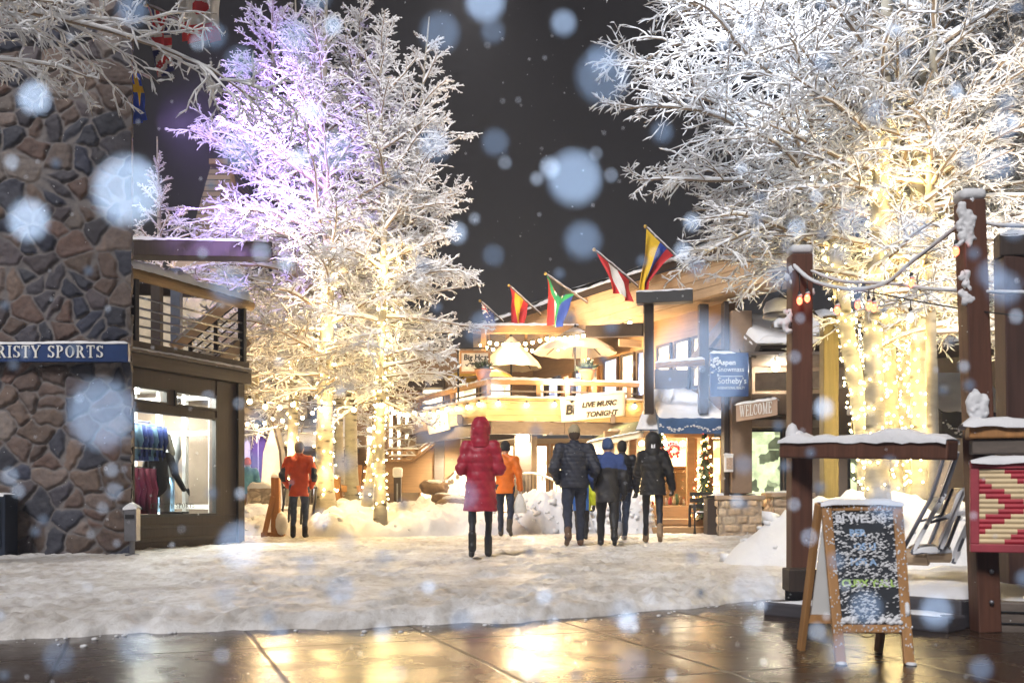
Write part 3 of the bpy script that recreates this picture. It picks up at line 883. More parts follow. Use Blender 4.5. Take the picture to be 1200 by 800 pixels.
# ------------------------------------------------------------------ wet paving, packed snow
def pave_mat():
    t = NT('wet_paving'); v = t.coord(rot=(0, 0, R(-20)))
    sx = t.n('SeparateXYZ'); t.l(v, sx.inputs[0])
    wob = t.math('MULTIPLY', t.math('SUBTRACT', t.noise(t.coord((1.2, 1.2, 1)), 1, 3), .5), .03)
    def joint(sock, per, off):
        a = t.math('ADD', t.math('ADD', sock, wob), off)
        m = t.math('PINGPONG', a, per / 2)
        return m
    ju = joint(sx.outputs[0], 1.02, .06); jv = joint(sx.outputs[1], 1.55, .42)
    j = t.math('MINIMUM', ju, jv)
    groove = t.ramp(j, [(.0, 0), (.018, 1)])
    vt = t.coord(); n1 = t.noise(vt, 2.2, 6, .6); n2 = t.noise(vt, 38, 5, .6); n3 = t.noise(t.coord((6, 22, 1), (0, 0, R(-12))), 1.0, 5, .6)
    c = t.ramp(n1, [(.28, (.020, .012, .008)), (.5, (.045, .026, .015)), (.75, (.075, .045, .026))])
    c = t.mix(.5, c, t.ramp(n2, [(.3, (.45, .45, .45)), (.7, (1, 1, 1))]), 'MULTIPLY')
    c = t.mix(.6, c, groove, 'MULTIPLY')
    rough = t.mix(1.0, t.ramp(n1, [(.34, .13), (.5, .23), (.68, .36)]), t.ramp(groove, [(0, .22), (1, 0)]), 'ADD')
    h = t.mix(.5, n2, n3)
    nb = t.bump(n3, .22, .012); nb = t.bump(n2, .22, .004, nb); nb = t.bump(groove, .18, .008, nb)
    return t.principled(c, rough, 0, nb, IOR=1.45, Specular_IOR_Level=.75)
PAVE = pave_mat()
ZP = -.08
n_ = 60
mb = MB(); mb.quad((-60, -6, ZP), (60, -6, ZP), (60, 16, ZP), (-60, 16, ZP))
o = mb.build('wet_paving', PAVE); tag(o, kind='structure')

def ground_snow_mat():
    t = NT('packed_snow'); v = t.coord()
    n1 = t.noise(v, 1.1, 5, .6); n2 = t.noise(t.coord((1.6, .9, 1)), 6.5, 5, .62); n3 = t.noise(v, 70, 4, .6)
    c = t.ramp(n1, [(.30, (.48, .44, .40)), (.47, (.68, .665, .65)), (.64, (.84, .845, .86))])
    c = t.mix(.42, c, t.ramp(n2, [(.36, (.42, .37, .32)), (.47, (.80, .78, .75)), (.60, (1, 1, 1))]), 'MULTIPLY')
    # slush churned up where people walk: brownish flecks
    nf = t.noise(t.coord((1, 2.2, 1)), 16, 5, .7)
    c = t.mix(t.ramp(nf, [(.60, 0), (.70, .40)]), c, (.20, .16, .12))
    nb = t.bump(n2, .45, .035); nb = t.bump(n3, .35, .006, nb)
    return t.principled(c, .5, 0, nb, Specular_IOR_Level=.4)
GSNOW = ground_snow_mat()
def edge_y(x):
    xs = [-60, -6, -2.98, -2.43, -1.2, 0, 1.0, 2.06, 3.2, 60]; ys = [5.4, 5.6, 5.98, 6.24, 6.45, 6.84, 7.45, 8.25, 9.0, 12.0]
    return np.interp(x, xs, ys)
def snow_height(x, y):
    base = .012 * fbm(x * .8, y * .8, oct=3, seed=3)
    lump = .015 * (1 - np.abs(fbm(x * 4.2, y * 3.2, oct=4, seed=9)) * 2.0)
    fx, fy = x * 3.0, y * 2.2
    pits = np.clip(vnoise(fx, fy, seed=21) - .12, 0, 1) * -.03
    fine = .005 * fbm(x * 19, y * 16, oct=3, seed=31)
    return base + lump + pits + fine
xs = np.concatenate([np.linspace(-60, -9, 34)[:-1], np.arange(-9, 9, .036), np.linspace(9, 60, 34)])
tt = np.concatenate([np.linspace(0, .5, 18)[:-1], np.arange(.5, 8, .036), np.arange(8, 14, .06), np.linspace(14, 30, 110)[1:], np.linspace(30, 160, 40)[1:]])
X, T_ = np.meshgrid(xs, tt)
ey = edge_y(X) + .16 * fbm(X * 3, X * 0 + 2.2, oct=4, seed=5) + .035 * vnoise(X * 17, X * 0 + .7, seed=8)
Y = ey + T_ * (1 - .0 * T_)
Z = snow_height(X, Y)
# boot prints, mostly heading towards or away from us
pr_rng = np.random.default_rng(44); gx0, dxg = -9.0, .036
i0 = int(np.argmin(np.abs(xs - gx0)))
for k in range(3000):
    fx_, ft = pr_rng.uniform(-8.5, 8.5), .15 + 13.5 * pr_rng.uniform() ** 1.25; an = pr_rng.normal(0, .45); dep = pr_rng.uniform(.008, .030)
    ic = i0 + int((fx_ - gx0) / dxg); jc = int(np.searchsorted(tt, ft)); a0, a1, b0, b1 = max(0, jc - 7), min(len(tt), jc + 8), max(0, ic - 7), min(len(xs), ic + 8)
    lx, ly = X[a0:a1, b0:b1] - fx_, T_[a0:a1, b0:b1] - ft; u_, v_ = lx * math.cos(an) + ly * math.sin(an), -lx * math.sin(an) + ly * math.cos(an)
    q_ = np.sqrt((u_ / .062) ** 2 + (v_ / .15) ** 2); Z[a0:a1, b0:b1] += -dep * np.clip(1.25 - q_, 0, 1) ** .6 + .45 * dep * np.exp(-((q_ - 1.55) / .28) ** 2)
edge = np.clip(T_ / .22, 0, 1) ** .6
Z = (ZP - .01) + (Z - ZP + .01) * edge + .012 * np.clip(1 - T_ / .3, 0, 1) * fbm(X * 25, Y * 25, oct=2, seed=4)
Z[0] = ZP - .02
ny, nx = X.shape; idx = np.arange(nx * ny).reshape(ny, nx)
Q = np.stack([idx[:-1, :-1], idx[:-1, 1:], idx[1:, 1:], idx[1:, :-1]], -1).reshape(-1, 4)
o = np_obj('packed_snow_ground', np.stack([X, Y, Z], -1).reshape(-1, 3), Q, GSNOW, base=(0, 10, 0)); tag(o, kind='structure')
# far ground to the horizon
mb = MB(); mb.quad((-150, -110, -.35), (150, -110, -.35), (150, 190, -.35), (-150, 190, -.35))
o = mb.build('ground', SNOW); tag(o, kind='structure')
# crumbs of slush on the paving along the edge
mb = MB(); rr = np.random.default_rng(12)
for k in range(170):
    x = rr.uniform(-5, 4); y = float(edge_y(np.array([x]))[0]) - abs(rr.normal(0, .22)) + .02
    s = .004 + .022 * rr.random() ** 3; mb.ball((x, y, ZP + s * .2), s, 7, .45)
o = mb.build('slush_crumbs', SNOW, None, True); tag(o, kind='stuff', label='loose crumbs of slush along the edge of the snow', cat='slush')

# ------------------------------------------------------------------ rubble stone walls
def stone_mat(name='rubble_stone'):
    if name in MATS: return MATS[name]
    t = NT(name); v = t.coord()
    at = t.n('Attribute'); at.attribute_name = 'stone_colour'
    n1 = t.noise(v, 9, 6, .65); n2 = t.noise(v, 60, 4, .6)
    c = t.mix(.7, at.outputs['Color'], t.ramp(n1, [(.25, (.4, .38, .40)), (.5, (.95, .92, .88)), (.75, (1.45, 1.35, 1.2))]), 'MULTIPLY')
    MATS[name] = t.principled(c, .7, 0, t.bump(n2, .4, .008, t.bump(n1, .5, .02)))
    return MATS[name]
STONE = stone_mat()

def stone_panel(name, o, u, v, nrm_, Wd, Hg, cell, res, cols, mortar, seed, parent, depth=.06, drop=.35, warp=.5, jit=.42, brick=False, uoff=0, voff=0):
    rng = np.random.default_rng(seed)
    nu, nv = max(2, int(Wd / res)), max(2, int(Hg / res))
    U, Vv = np.meshgrid(np.linspace(0, Wd, nu), np.linspace(0, Hg, nv))
    cu, cv = cell; gu, gv = int(Wd / cu) + 8, int(Hg / cv) + 8
    su = (np.arange(gu)[None, :] - 3.5 + (np.arange(gv) % 2)[:, None] * .5 + rng.uniform(-jit, jit, (gv, gu))) * cu
    sv = (np.arange(gv)[:, None] - 3.5 + rng.uniform(-jit, jit, (gv, gu)) * (.35 if brick else 1)) * cv
    alive = rng.uniform(size=(gv, gu)) > drop
    wu = U + warp * .12 * fbm(U * 5, Vv * 5, oct=3, seed=seed) ; wv = Vv + warp * .12 * fbm(U * 5 + 40, Vv * 5, oct=3, seed=seed + 1)
    iu = np.clip((wu / cu + 3.5).round().astype(int), 0, gu - 1); iv = np.clip((wv / cv + 3.5).round().astype(int), 0, gv - 1)
    best = np.full(U.shape, 1e9); b2 = np.full(U.shape, 1e9); bi = np.zeros(U.shape, int); b2i = np.zeros(U.shape, int)
    asp = cu / cv if brick else 1.15
    for du in range(-3, 4):
        for dv in range(-3, 4):
            a = np.clip(iu + du, 0, gu - 1); b = np.clip(iv + dv, 0, gv - 1)
            x, y = su[b, a], sv[b, a]
            if brick: d = np.maximum(np.abs(wu - x) / cu, np.abs(wv - y) / cv * 1.0) * cv
            else: d = np.hypot(wu - x, (wv - y) * asp)
            d = np.where(alive[b, a], d, 1e8); id_ = b * gu + a
            same = id_ == bi
            up = (d < best) ; 
            b2 = np.where(up, best, np.where((d < b2) & ~same, d, b2)); bi = np.where(up, id_, bi); best = np.where(up, d, best)
    edge = np.clip((b2 - best) / 2, 0, 1)
    e = np.clip((edge - .008) / .026, 0, 1); e = e * e * (3 - 2 * e)
    rnd = rng.uniform(size=gu * gv); h = e * depth * (.45 + .75 * rnd[bi]) + .022 * fbm(U * 7, Vv * 7, oct=5, seed=seed + 3) * e + .004 * fbm(U * 30, Vv * 30, oct=2, seed=seed)
    pal = np.array(cols)[rng.integers(0, len(cols), gu * gv)] * rng.uniform(.75, 1.25, (gu * gv, 1))
    m = np.clip((edge - .006) / .012, 0, 1)[..., None]
    colr = pal[bi] * m + np.array(mortar) * (1 - m)
    o = np.array(o, float); u = np.array(u, float); v = np.array(v, float); nn = np.array(nrm_, float)
    Pp = o + U[..., None] * u + Vv[..., None] * v + h[..., None] * nn
    idx = np.arange(nu * nv).reshape(nv, nu)
    Q = np.stack([idx[:-1, :-1], idx[:-1, 1:], idx[1:, 1:], idx[1:, :-1]], -1).reshape(-1, 4)
    ob = np_obj(name, Pp.reshape(-1, 3), Q, STONE, parent, True)
    at = ob.data.attributes.new('stone_colour', 'FLOAT_COLOR', 'POINT')
    ca = np.concatenate([colr.reshape(-1, 3), np.ones((nu * nv, 1))], 1).astype(np.float32)
    at.data.foreach_set('color', ca.ravel())
    return ob
RUBBLE = [(c_[0] * .50, c_[1] * .59, c_[2] * .84) for c_ in [(.26, .16, .095), (.20, .12, .075), (.33, .24, .16), (.055, .055, .07), (.075, .07, .075), (.24, .13, .08), (.17, .12, .10), (.30, .20, .13), (.10, .08, .075)]]
ASHLAR = [(.62, .50, .36), (.56, .43, .30), (.68, .57, .43), (.60, .46, .32), (.50, .40, .31)]

# ------------------------------------------------------------------ timbers used in many places
W_DARK = wood('dark_stained_timber', (.046, .030, .023))
W_RED = wood('red_brown_timber', (.125, .050, .029), (26, 26, 1.2), .4)
W_GREY = wood('weathered_timber', (.15, .12, .10), (2, 26, 26), .35)
W_HON = wood('honey_timber', (.42, .25, .11), (2, 22, 22), .25)
W_SIDE = wood('pale_siding', (.46, .33, .17), (1.6, 1.6, 28), .18)
W_TAN = wood('tan_fascia', (.52, .37, .235), (1.2, 1.2, 30), .2)
W_BROWN = wood('brown_siding', (.30, .175, .08), (1.5, 1.5, 26), .25)
W_OLIVE = wood('olive_timber', (.22, .17, .06), (24, 24, 1.2), .3)
W_ORANGE = wood('orange_pine', (.50, .24, .08), (20, 20, 1.5), .3)
STUCCO = mt('beige_stucco', (.46, .37, .27), .8, var=.12, scale=2, bump=.25, bscale=60)
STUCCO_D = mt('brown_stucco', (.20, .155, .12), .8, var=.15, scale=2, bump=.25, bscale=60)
METAL_D = mt('dark_metal', (.03, .032, .04), .4, .6, bump=.05)
METAL_G = mt('grey_metal', (.22, .22, .24), .4, .7, bump=.05)
BLACKM = mt('black_painted', (.018, .018, .02), .45, bump=.05)
CREAM = mt('cream_board', (.80, .76, .66), .7, var=.06, bump=.05)
WHITE = mt('white_paint', (.80, .80, .78), .6, var=.05, bump=.05)
INK = mt('black_ink', (.02, .018, .015), .6, var=.1, bump=0)
NAVY = mt('navy_sign_paint', (.013, .042, .15), .4, var=.12, bump=.04)
GLASS = glass_mat('shop_glass')
# ------------------------------------------------------------------ stone tower of the shop on the left
tower = empty('stone_tower', (-6.7, 14.0, 0), 'tall rubble stone tower of brown and dark boulders at the left edge', 'tower')
stone_panel('front_stonework', (-9.4, 13.42, -.12), (1, 0, 0), (0, 0, 1), (0, -1, 0), 4.42, 10.2, (.225, .185), .016, RUBBLE, (.15, .14, .145), 4, tower, .042, .46, .5, .5)
stone_panel('side_stonework', (-5.05, 13.43, -.12), (-.335, .94, 0), (0, 0, 1), (.94, .335, 0), 1.3, 10.2, (.30, .25), .04, RUBBLE, (.20, .18, .165), 5, tower, .06)
mb = MB(); mb.prism([(-9.4, 13.46, -.1), (-5.02, 13.46, -.1), (-5.45, 14.66, -.1), (-9.4, 14.66, -.1)], (0, 0, 10.2)); mb.build('wall_core', STUCCO_D, tower)
mb = MB(); mb.prism([(-9.6, 13.2, 10.08), (-4.8, 13.2, 10.08), (-5.25, 14.8, 10.08), (-9.6, 14.8, 10.08)], (0, 0, .25)); mb.build('roof', W_DARK, tower)

# shop name board on the tower
sg = empty('shop_sign', (-6.2, 13.25, 2.52), 'long navy blue shop sign with white capitals across the stone tower', 'sign')
zt, zb = HC + 178.5 / F * 13.22, HC + 156.5 / F * 13.22
mb = MB(); mb.box(((-8.0 - 4.96) / 2, 13.27, (zt + zb) / 2), (3.04, .10, zt - zb)); mb.build('board', NAVY, sg, bevel=.008)
snow_cap((-8.0, 13.27, zt + .002), (-4.96, 13.27, zt + .002), .10, .035, sg, seed=3)
hcap = 14.5 / F * 13.22
# 'RISTY SPORTS' spans photo x 0..120 -> the whole name, its start outside the frame
tot = sum(SER[c][0] + .1 for c in 'CHRISTY SPORTS') - .1; part = sum(SER[c][0] + .1 for c in 'RISTY SPORTS') - .1
wv = (121.5 - (-3)) / F * 13.22; full = wv * tot / part; x1 = (121.5 - 600) / F * 13.22
serif_text('lettering', 'CHRISTY SPORTS', WHITE, (x1 - full, 13.218, zb + (zt - zb) * .2), (1, 0, 0), (0, 0, 1), hcap, sg, .012, width=full)

# dark meter cabinet at the foot of the tower
cb = empty('utility_cabinet', (-6.75, 13.12, 0), 'dark blue utility cabinet at the foot of the stone tower', 'cabinet')
mb = MB(); mb.box((-6.72, 13.12, .38), (.62, .34, .80)); mb.build('body', mt('dark_blue_steel', (.012, .02, .04), .5, .3, bump=.05), cb, bevel=.012)
mb = MB(); mb.box((-6.72, 12.94, .42), (.52, .02, .62)); mb.build('door', mt('dark_blue_steel2', (.016, .026, .05), .5, .3, bump=.05), cb, bevel=.006)
mb = MB(); mb.box((-6.5, 12.92, .42), (.02, .03, .12)); mb.build('handle', METAL_G, cb)
mb = MB(); mb.box((-6.6, 12.93, .17), (.22, .012, .02)); mb.build('vent', METAL_G, cb)
snow_cap((-7.0, 13.12, .78), (-6.43, 13.12, .78), .32, .05, cb, seed=9)

# grey ashtray post by the tower corner
d_ = 13.0; c = P(155, 640, d_)
ab = empty('litter_bin', (c.x, d_, 0), 'slim grey litter box on a post with snow on its lid', 'litter bin')
mb = MB(); mb.box((c.x, d_, .40), (.155, .16, .42)); mb.build('box', METAL_G, ab, bevel=.01)
mb = MB(); mb.box((c.x, d_ - .09, .50), (.11, .012, .05)); mb.build('slot', BLACKM, ab)
mb = MB(); mb.tube([(c.x, d_, 0), (c.x, d_, .2)], .035, 8); mb.lathe((c.x, d_, 0), [(.09, 0), (.09, .02), (.04, .03)], 10); mb.build('post', METAL_G, ab)
snow_cap((c.x - .09, d_, .61), (c.x + .09, d_, .61), .15, .07, ab, seed=5)

# ------------------------------------------------------------------ ski shop with the lit window
SA = Vector((-5.29, 14.2, 0)); SD = Vector((.93, 2.3, 0)); SL = SD.length; SD.normalize(); SN = Vector((SD.y, -SD.x, 0))
def sp(u, z, n=0.0): p = SA + SD * u + SN * n; return Vector((p.x, p.y, z))
shop = empty('ski_shop', sp(1.2, 0), 'dark timber ski shop with a brightly lit display window and balcony above', 'shop')
def sbox(mb, u0, u1, z0, z1, n0, n1):
    return mb.prism([sp(u0, z0, n0), sp(u1, z0, n0), sp(u1, z0, n1), sp(u0, z0, n1)], (0, 0, z1 - z0))
mb = MB()
sbox(mb, -.6, 2.48, -.1, .46, -.15, 0)            # below the window
sbox(mb, -.6, .03, .463, 2.55, -.15, 0); sbox(mb, 1.86, 2.48, .463, 2.55, -.15, 0)
sbox(mb, .033, 1.857, 1.97, 2.08, -.14, -.01); sbox(mb, .033, 1.857, 2.31, 2.55, -.14, -.01); sbox(mb, .75, .90, 2.083, 2.307, -.14, -.01)
mb.build('wall', W_DARK, shop, bevel=.006)
mb = MB()
sbox(mb, 2.34, 2.5, -.1, 2.56, .004, .05); sbox(mb, -.6, 2.34, .10, .16, .003, .02); sbox(mb, -.6, 2.34, .30, .345, .003, .02)
mb.build('corner_board', wood('dark_trim', (.05, .034, .026)), shop, bevel=.005)
# end wall turning the corner, and roof slab = balcony floor
mb = MB(); e0 = sp(2.48, 0, -.15); mb.prism([sp(2.48, -.1, -.02), sp(2.48, -.1, -4.0), sp(2.36, -.1, -4.0), sp(2.36, -.1, -.02)], (0, 0, 2.64)); mb.build('end_wall', STUCCO_D, shop)
mb = MB(); sbox(mb, -.6, 2.62, 2.56, 2.74, -4.0, .10); mb.build('fascia', wood('shop_fascia', (.085, .062, .043), (1.5, 1.5, 26)), shop, bevel=.01)
mb = MB(); sbox(mb, -.6, 2.56, 2.743, 2.80, -4.0, .16); mb.build('gutter', W_GREY, shop, bevel=.01)
snow_cap(sp(-.3, 2.80, .10), sp(2.54, 2.80, .10), .12, .035, shop, seed=2)
mb = MB()
for (u0, u1, z0, z1) in ((.03, 1.86, .46, 1.97), (.03, .75, 2.08, 2.31), (.90, 1.86, 2.08, 2.31)):
    w = .035
    sbox(mb, u0, u1, z0, z0 + w, -.06, .016); sbox(mb, u0, u1, z1 - w, z1, -.06, .016); sbox(mb, u0, u0 + w, z0 + w, z1 - w, -.06, .016); sbox(mb, u1 - w, u1, z0 + w, z1 - w, -.06, .016)
mb.build('window_frame', BLACKM, shop, bevel=.003)
mb = MB()
for (u0, u1, z0, z1) in ((.06, 1.83, .49, 1.94), (.06, .72, 2.11, 2.28), (.93, 1.83, 2.11, 2.28)):
    mb.quad(sp(u0, z0, -.03), sp(u1, z0, -.03), sp(u1, z1, -.03), sp(u0, z1, -.03))
mb.build('window_pane', GLASS, shop)
serif_text('window_lettering', 'CHRISTY SPORTS', mt('grey_vinyl', (.10, .10, .10), .5, bump=0), sp(.42, .58, -.022), SD, (0, 0, 1), .075, shop, .002, width=.95)
# the room behind the glass
INWALL = mt('shop_interior', (.72, .72, .68), .6, var=.06, bump=.05)
mb = MB()
sbox(mb, -.5, 2.3, .30, .40, -2.6, -.16); sbox(mb, -.5, 2.3, 2.45, 2.55, -2.6, -.16)
sbox(mb, -.5, 2.3, .403, 2.447, -2.7, -2.6); sbox(mb, -.6, -.5, .403, 2.447, -2.6, -.16)
mb.build('room', INWALL, shop)
mb = MB()
for k in range(5):   # glazed partition on the right side of the room
    n = -.25 - k * .52; sbox(mb, 2.02, 2.10, .40, 2.445, n - .035, n + .035)
for z in (.55, 1.72, 2.28): sbox(mb, 2.03, 2.09, z, z + .07, -2.55, -.3)
for k in range(4): u = .55 + k * .45; sbox(mb, u, u + .05, .40, 2.445, -2.598, -2.54)
sbox(mb, -.4, 2.0, 1.75, 1.81, -2.597, -2.545)
mb.build('partition', WHITE, shop, bevel=.004)
mb = MB()
for k, (u, n) in enumerate(((.3, -.7), (1.1, -.9), (.5, -1.8), (1.5, -1.7))):
    mb.lathe(sp(u, 2.32, n), [(.05, 0), (.05, .12)], 10)
mb.build('ceiling_lamp', emis('shop_lamp', (1, .97, .88), 30), shop)
area('shop_ceiling_light', sp(.9, 2.40, -1.1), sp(.9, 0, -1.0), 150, (1.0, .96, .84), 1.6, 1.6)

# goods on show
def garment(mb, c, u_, w, h, t=.05):
    """hanging jacket: shoulders, body, two sleeves"""
    u_ = Vector(u_); n_ = Vector((u_.y, -u_.x, 0)); c = Vector(c)
    prof = [(.12, 0), (.5, -.09), (.46, -.5), (.5, -1)]
    poly = [c + u_ * (a * w) + Vector((0, 0, b * h)) for a, b in prof] + [c - u_ * (a * w) + Vector((0, 0, b * h)) for a, b in reversed(prof)]
    mb.prism([p - n_ * t / 2 for p in poly], n_ * t)
    for s in (-1, 1):
        a = c + u_ * (s * w * .47) + Vector((0, 0, -.1 * h)); mb.tube([a, a + u_ * (s * w * .1) + Vector((0, 0, -.4 * h)), a + u_ * (s * w * .05) + Vector((0, 0, -.8 * h))], [t * .8, t * .7, t * .5], 8)
BLUEJ = mt('royal_blue_nylon', (.05, .10, .42), .5, var=.25, scale=12, bump=.3); BLUEL = mt('light_blue_nylon', (.22, .42, .66), .5, var=.3, bump=.3); PINK = mt('raspberry_nylon', (.42, .04, .12), .5, var=.2, bump=.3)
rk = empty('clothes_rack', sp(.6, .4, -.5), 'shop rack of royal blue jackets above raspberry ski trousers', 'clothes rack')
mb = MB(); mb.tube([sp(.30, 1.86, -.5), sp(.95, 1.86, -.5)], .012, 6); mb.tube([sp(.30, 1.18, -.5), sp(.95, 1.18, -.5)], .012, 6)
for u in (.34, .92): mb.tube([sp(u, .4, -.5), sp(u, 1.86, -.5)], .014, 6)
mb.build('rail', METAL_G, rk)
for k in range(6):
    mb = MB(); u = .40 + k * .105; garment(mb, sp(u, 1.83, -.5), (SN * .85 + SD * .5).normalized(), .42, .55, .07); mb.build('jacket', BLUEJ if k % 3 else BLUEL, rk, True)
    mb = MB(); mb.box(sp(u, 1.45, -.28), (.03, .10, .025), 0); mb.build('reflective_band', WHITE, rk)
for k in range(4):
    mb = MB(); u = .42 + k * .12
    for s in (-.07, .07): mb.tube([sp(u + s * .4, 1.16, -.42 + s), sp(u + s * .6, .85, -.40 + s), sp(u + s * .7, .50, -.42 + s)], [.07, .075, .07], 8)
    mb.build('trousers', PINK, rk, True)
mq = empty('shop_mannequin', sp(1.05, .40, -.42), 'headless shop mannequin in a long black coat over a pale top', 'mannequin')
c = sp(1.05, 0, -.42)
def mq_mesh(fs, name, mat, k=.02, h=.014, lo=(-.45, -.3, .35), hi=(.45, .3, 2.0)):
    V, Q = surf_net(smin(fs, k), lo, hi, h); V = V + np.array([c.x, c.y, 0]); return np_obj(name, V, Q, mat, mq)
mq_mesh([ell((0, 0, 1.58), (.15, .10, .2)), cone((0, 0, 1.62), (0, 0, 1.80), .05, .045), cone((-.12, 0, 1.66), (-.2, 0, 1.38), .055, .045), cone((.12, 0, 1.66), (.2, 0, 1.4), .055, .045)], 'top', mt('pale_fleece', (.72, .68, .58), .8, bump=.2))
mq_mesh([ell((0, 0, 1.30), (.145, .11, .17)), cone((0, 0, 1.25), (0, 0, .90), .125, .16), cone((.16, 0, 1.36), (.24, -.02, 1.10), .06, .05), cone((.24, -.02, 1.10), (.37, .0, .86), .05, .04), cone((-.16, 0, 1.36), (-.22, 0, 1.1), .06, .05)], 'coat', mt('black_wool', (.015, .015, .018), .8, bump=.2))
mq_mesh([cone((-.09, 0, .9), (-.09, 0, .44), .085, .065), cone((.09, 0, .9), (.09, 0, .44), .085, .065)], 'trousers', mt('grey_cloth', (.22, .21, .2), .8))
mq_mesh([cone((.43, 0, .85), (.46, .02, .77), .03, .02)], 'hand', BLACKM, h=.008)
mb = MB(); mb.box(sp(1.2, .46, -.25), (.34, .3, .13)); tag(mb.build('display_box', mt('dark_grey_board', (.06, .06, .06), .6)), 'dark grey display plinth on the shop window floor', 'plinth')
sh = empty('clothes_shelf', sp(1.5, .4, -2.4), 'white wall shelf stacked with folded clothes at the back of the ski shop', 'shelf')
for z in (.75, 1.15, 1.55): mb = MB(); sbox(mb, .7, 2.0, z, z + .03, -2.52, -2.2); mb.build('shelf_board', WHITE, sh)
FC = [BLUEJ, BLUEL, PINK, mt('folded_grey', (.2, .2, .22), .8), mt('folded_cream', (.6, .55, .42), .8), mt('folded_black', (.02, .02, .025), .8)]
for k in range(15): mb = MB(); u = .76 + (k % 5) * .25; z = .78 + (k // 5) * .40; sbox(mb, u, u + .2, z, z + .08 + .05 * ((k * 7) % 4), -2.48, -2.22); mb.build('folded_clothes', FC[(k * 5) % 6], sh, bevel=.02)
gj = empty('hanging_jacket', sp(1.75, .4, -.9), 'grey and light blue outfit hanging by the glazed partition', 'clothes')
mb = MB(); garment(mb, sp(1.72, 1.75, -.9), SN, .45, .7, .09); mb.build('jacket', mt('grey_shell', (.11, .12, .13), .6), gj, True)
mb = MB(); 
for s in (-.08, .08): mb.tube([sp(1.74, 1.1, -.9 + s), sp(1.72, .5, -.9 + s * 1.3)], [.085, .075], 8)
mb.build('trousers', BLUEL, gj, True)
mb = MB(); mb.tube([sp(1.72, 1.72, -.9), sp(1.72, 1.95, -.9)], .006, 5); mb.build('hanger', METAL_G, gj)
mb = MB(); mb.ball(sp(1.36, 2.22, -.35), .07, 10, .75); mb.ball(sp(1.28, 2.19, -.35), .05, 8); tag(mb.build('ski_helmet', METAL_G, None, True), 'grey ski helmet on the high shelf behind the small window', 'helmet')

# balcony rail on the roof of the shop
rl = empty('balcony_railing', sp(1.1, 2.8, .08), 'balcony railing above the shop: snowy round log over steel bars', 'railing')
mb = MB(); mb.tube([sp(-.5 + .312 * k, 3.83 + .006 * math.sin(k * 2.1), .08) for k in range(11)], .085, 12); mb.build('top_log', wood('log_rail', (.27, .16, .06), (2, 2, 20)), rl, True)
snow_cap(sp(-.5, 3.90, .08), sp(2.6, 3.90, .08), .15, .15, rl, seed=8)
for z in (3.52, 3.37, 3.245, 3.12, 2.985):
    mb = MB(); mb.tube([sp(-.5, z, .08), sp(2.42, z, .08)], .017, 6); mb.build('bar', METAL_G, rl, True)
for u in (0.0, 2.42):
    mb = MB(); mb.prism([sp(u - .04, 2.8, .04), sp(u + .04, 2.8, .04), sp(u + .04, 2.8, .12), sp(u - .04, 2.8, .12)], (0, 0, .98)); mb.build('post', METAL_D, rl, bevel=.005)
mb = MB(); sbox(mb, -.5, 2.5, 2.803, 2.90, .02, .14); mb.build('kick_board', W_DARK, rl, bevel=.006)

# walkway roof and stair behind the balcony
cw = empty('covered_walkway', P(225, 480, 20), 'flat dark walkway roof with snow on top behind the balcony', 'canopy')
a, b = P(120, 292, 20), P(318, 295, 21)
mb = MB(); mb.bar(a, b, .5, .32); mb.build('roof_beam', W_DARK, cw, bevel=.01)
snow_cap(a + V3(0, 0, .16), b + V3(0, 0, .16), .5, .09, cw, seed=4)
for px in (184, 207):
    q = P(px, 292, 20.3); mb = MB(); mb.box((q.x, q.y, 3.7), (.19, .19, 3.1)); mb.build('post', W_DARK if px < 200 else mt('slate_paint', (.10, .12, .17), .6), cw, bevel=.008)
a2, b2 = P(140, 338, 20.6), P(268, 344, 21); mb = MB(); mb.bar(a2, b2, .12, .22); mb.build('tie_beam', W_DARK, cw)
mb = MB(); q0, q1 = P(130, 330, 22.4), P(300, 330, 22.4); mb.box(((q0.x + q1.x) / 2, 22.6, 4.0), (q1.x - q0.x, .12, 2.8)); mb.build('back_wall', mt('pale_plaster', (.62, .54, .40), .8, var=.2, scale=5, bump=.3), cw)
mb = MB(); mb.box(((q0.x + q1.x) / 2, 21.6, 2.55), (q1.x - q0.x, 2.0, .12)); mb.build('floor', W_GREY, cw)
st = empty('outdoor_stair', P(245, 460, 18.8), 'open stair with a snowy sloping handrail behind the balcony rail', 'stair')
h0, h1 = P(203, 408, 18.6), P(283, 342, 19.2)
mb = MB(); mb.bar(h0, h1, .16, .20); mb.build('handrail', W_TAN, st, bevel=.01)
snow_cap(h0 + V3(0, 0, .1), h1 + V3(0, 0, .1), .16, .08, st, seed=14)
for k in range(4):
    mb = MB(); dz = Vector((0, 0, -.16 * (k + 1))); mb.tube([h0 + dz + (h1 - h0) * .18, h1 + dz], .015, 5); mb.build('bar', METAL_D, st)
for u in (.25, .62, .98):
    q = h0.lerp(h1, u); mb = MB(); mb.box((q.x, q.y, q.z - .45), (.07, .07, .9)); mb.build('post', METAL_D, st)
mb = MB(); mb.bar(h0 + V3(0, 0, -.95), h1 + V3(0, 0, -.95), .9, .2); mb.build('flight', W_GREY, st)
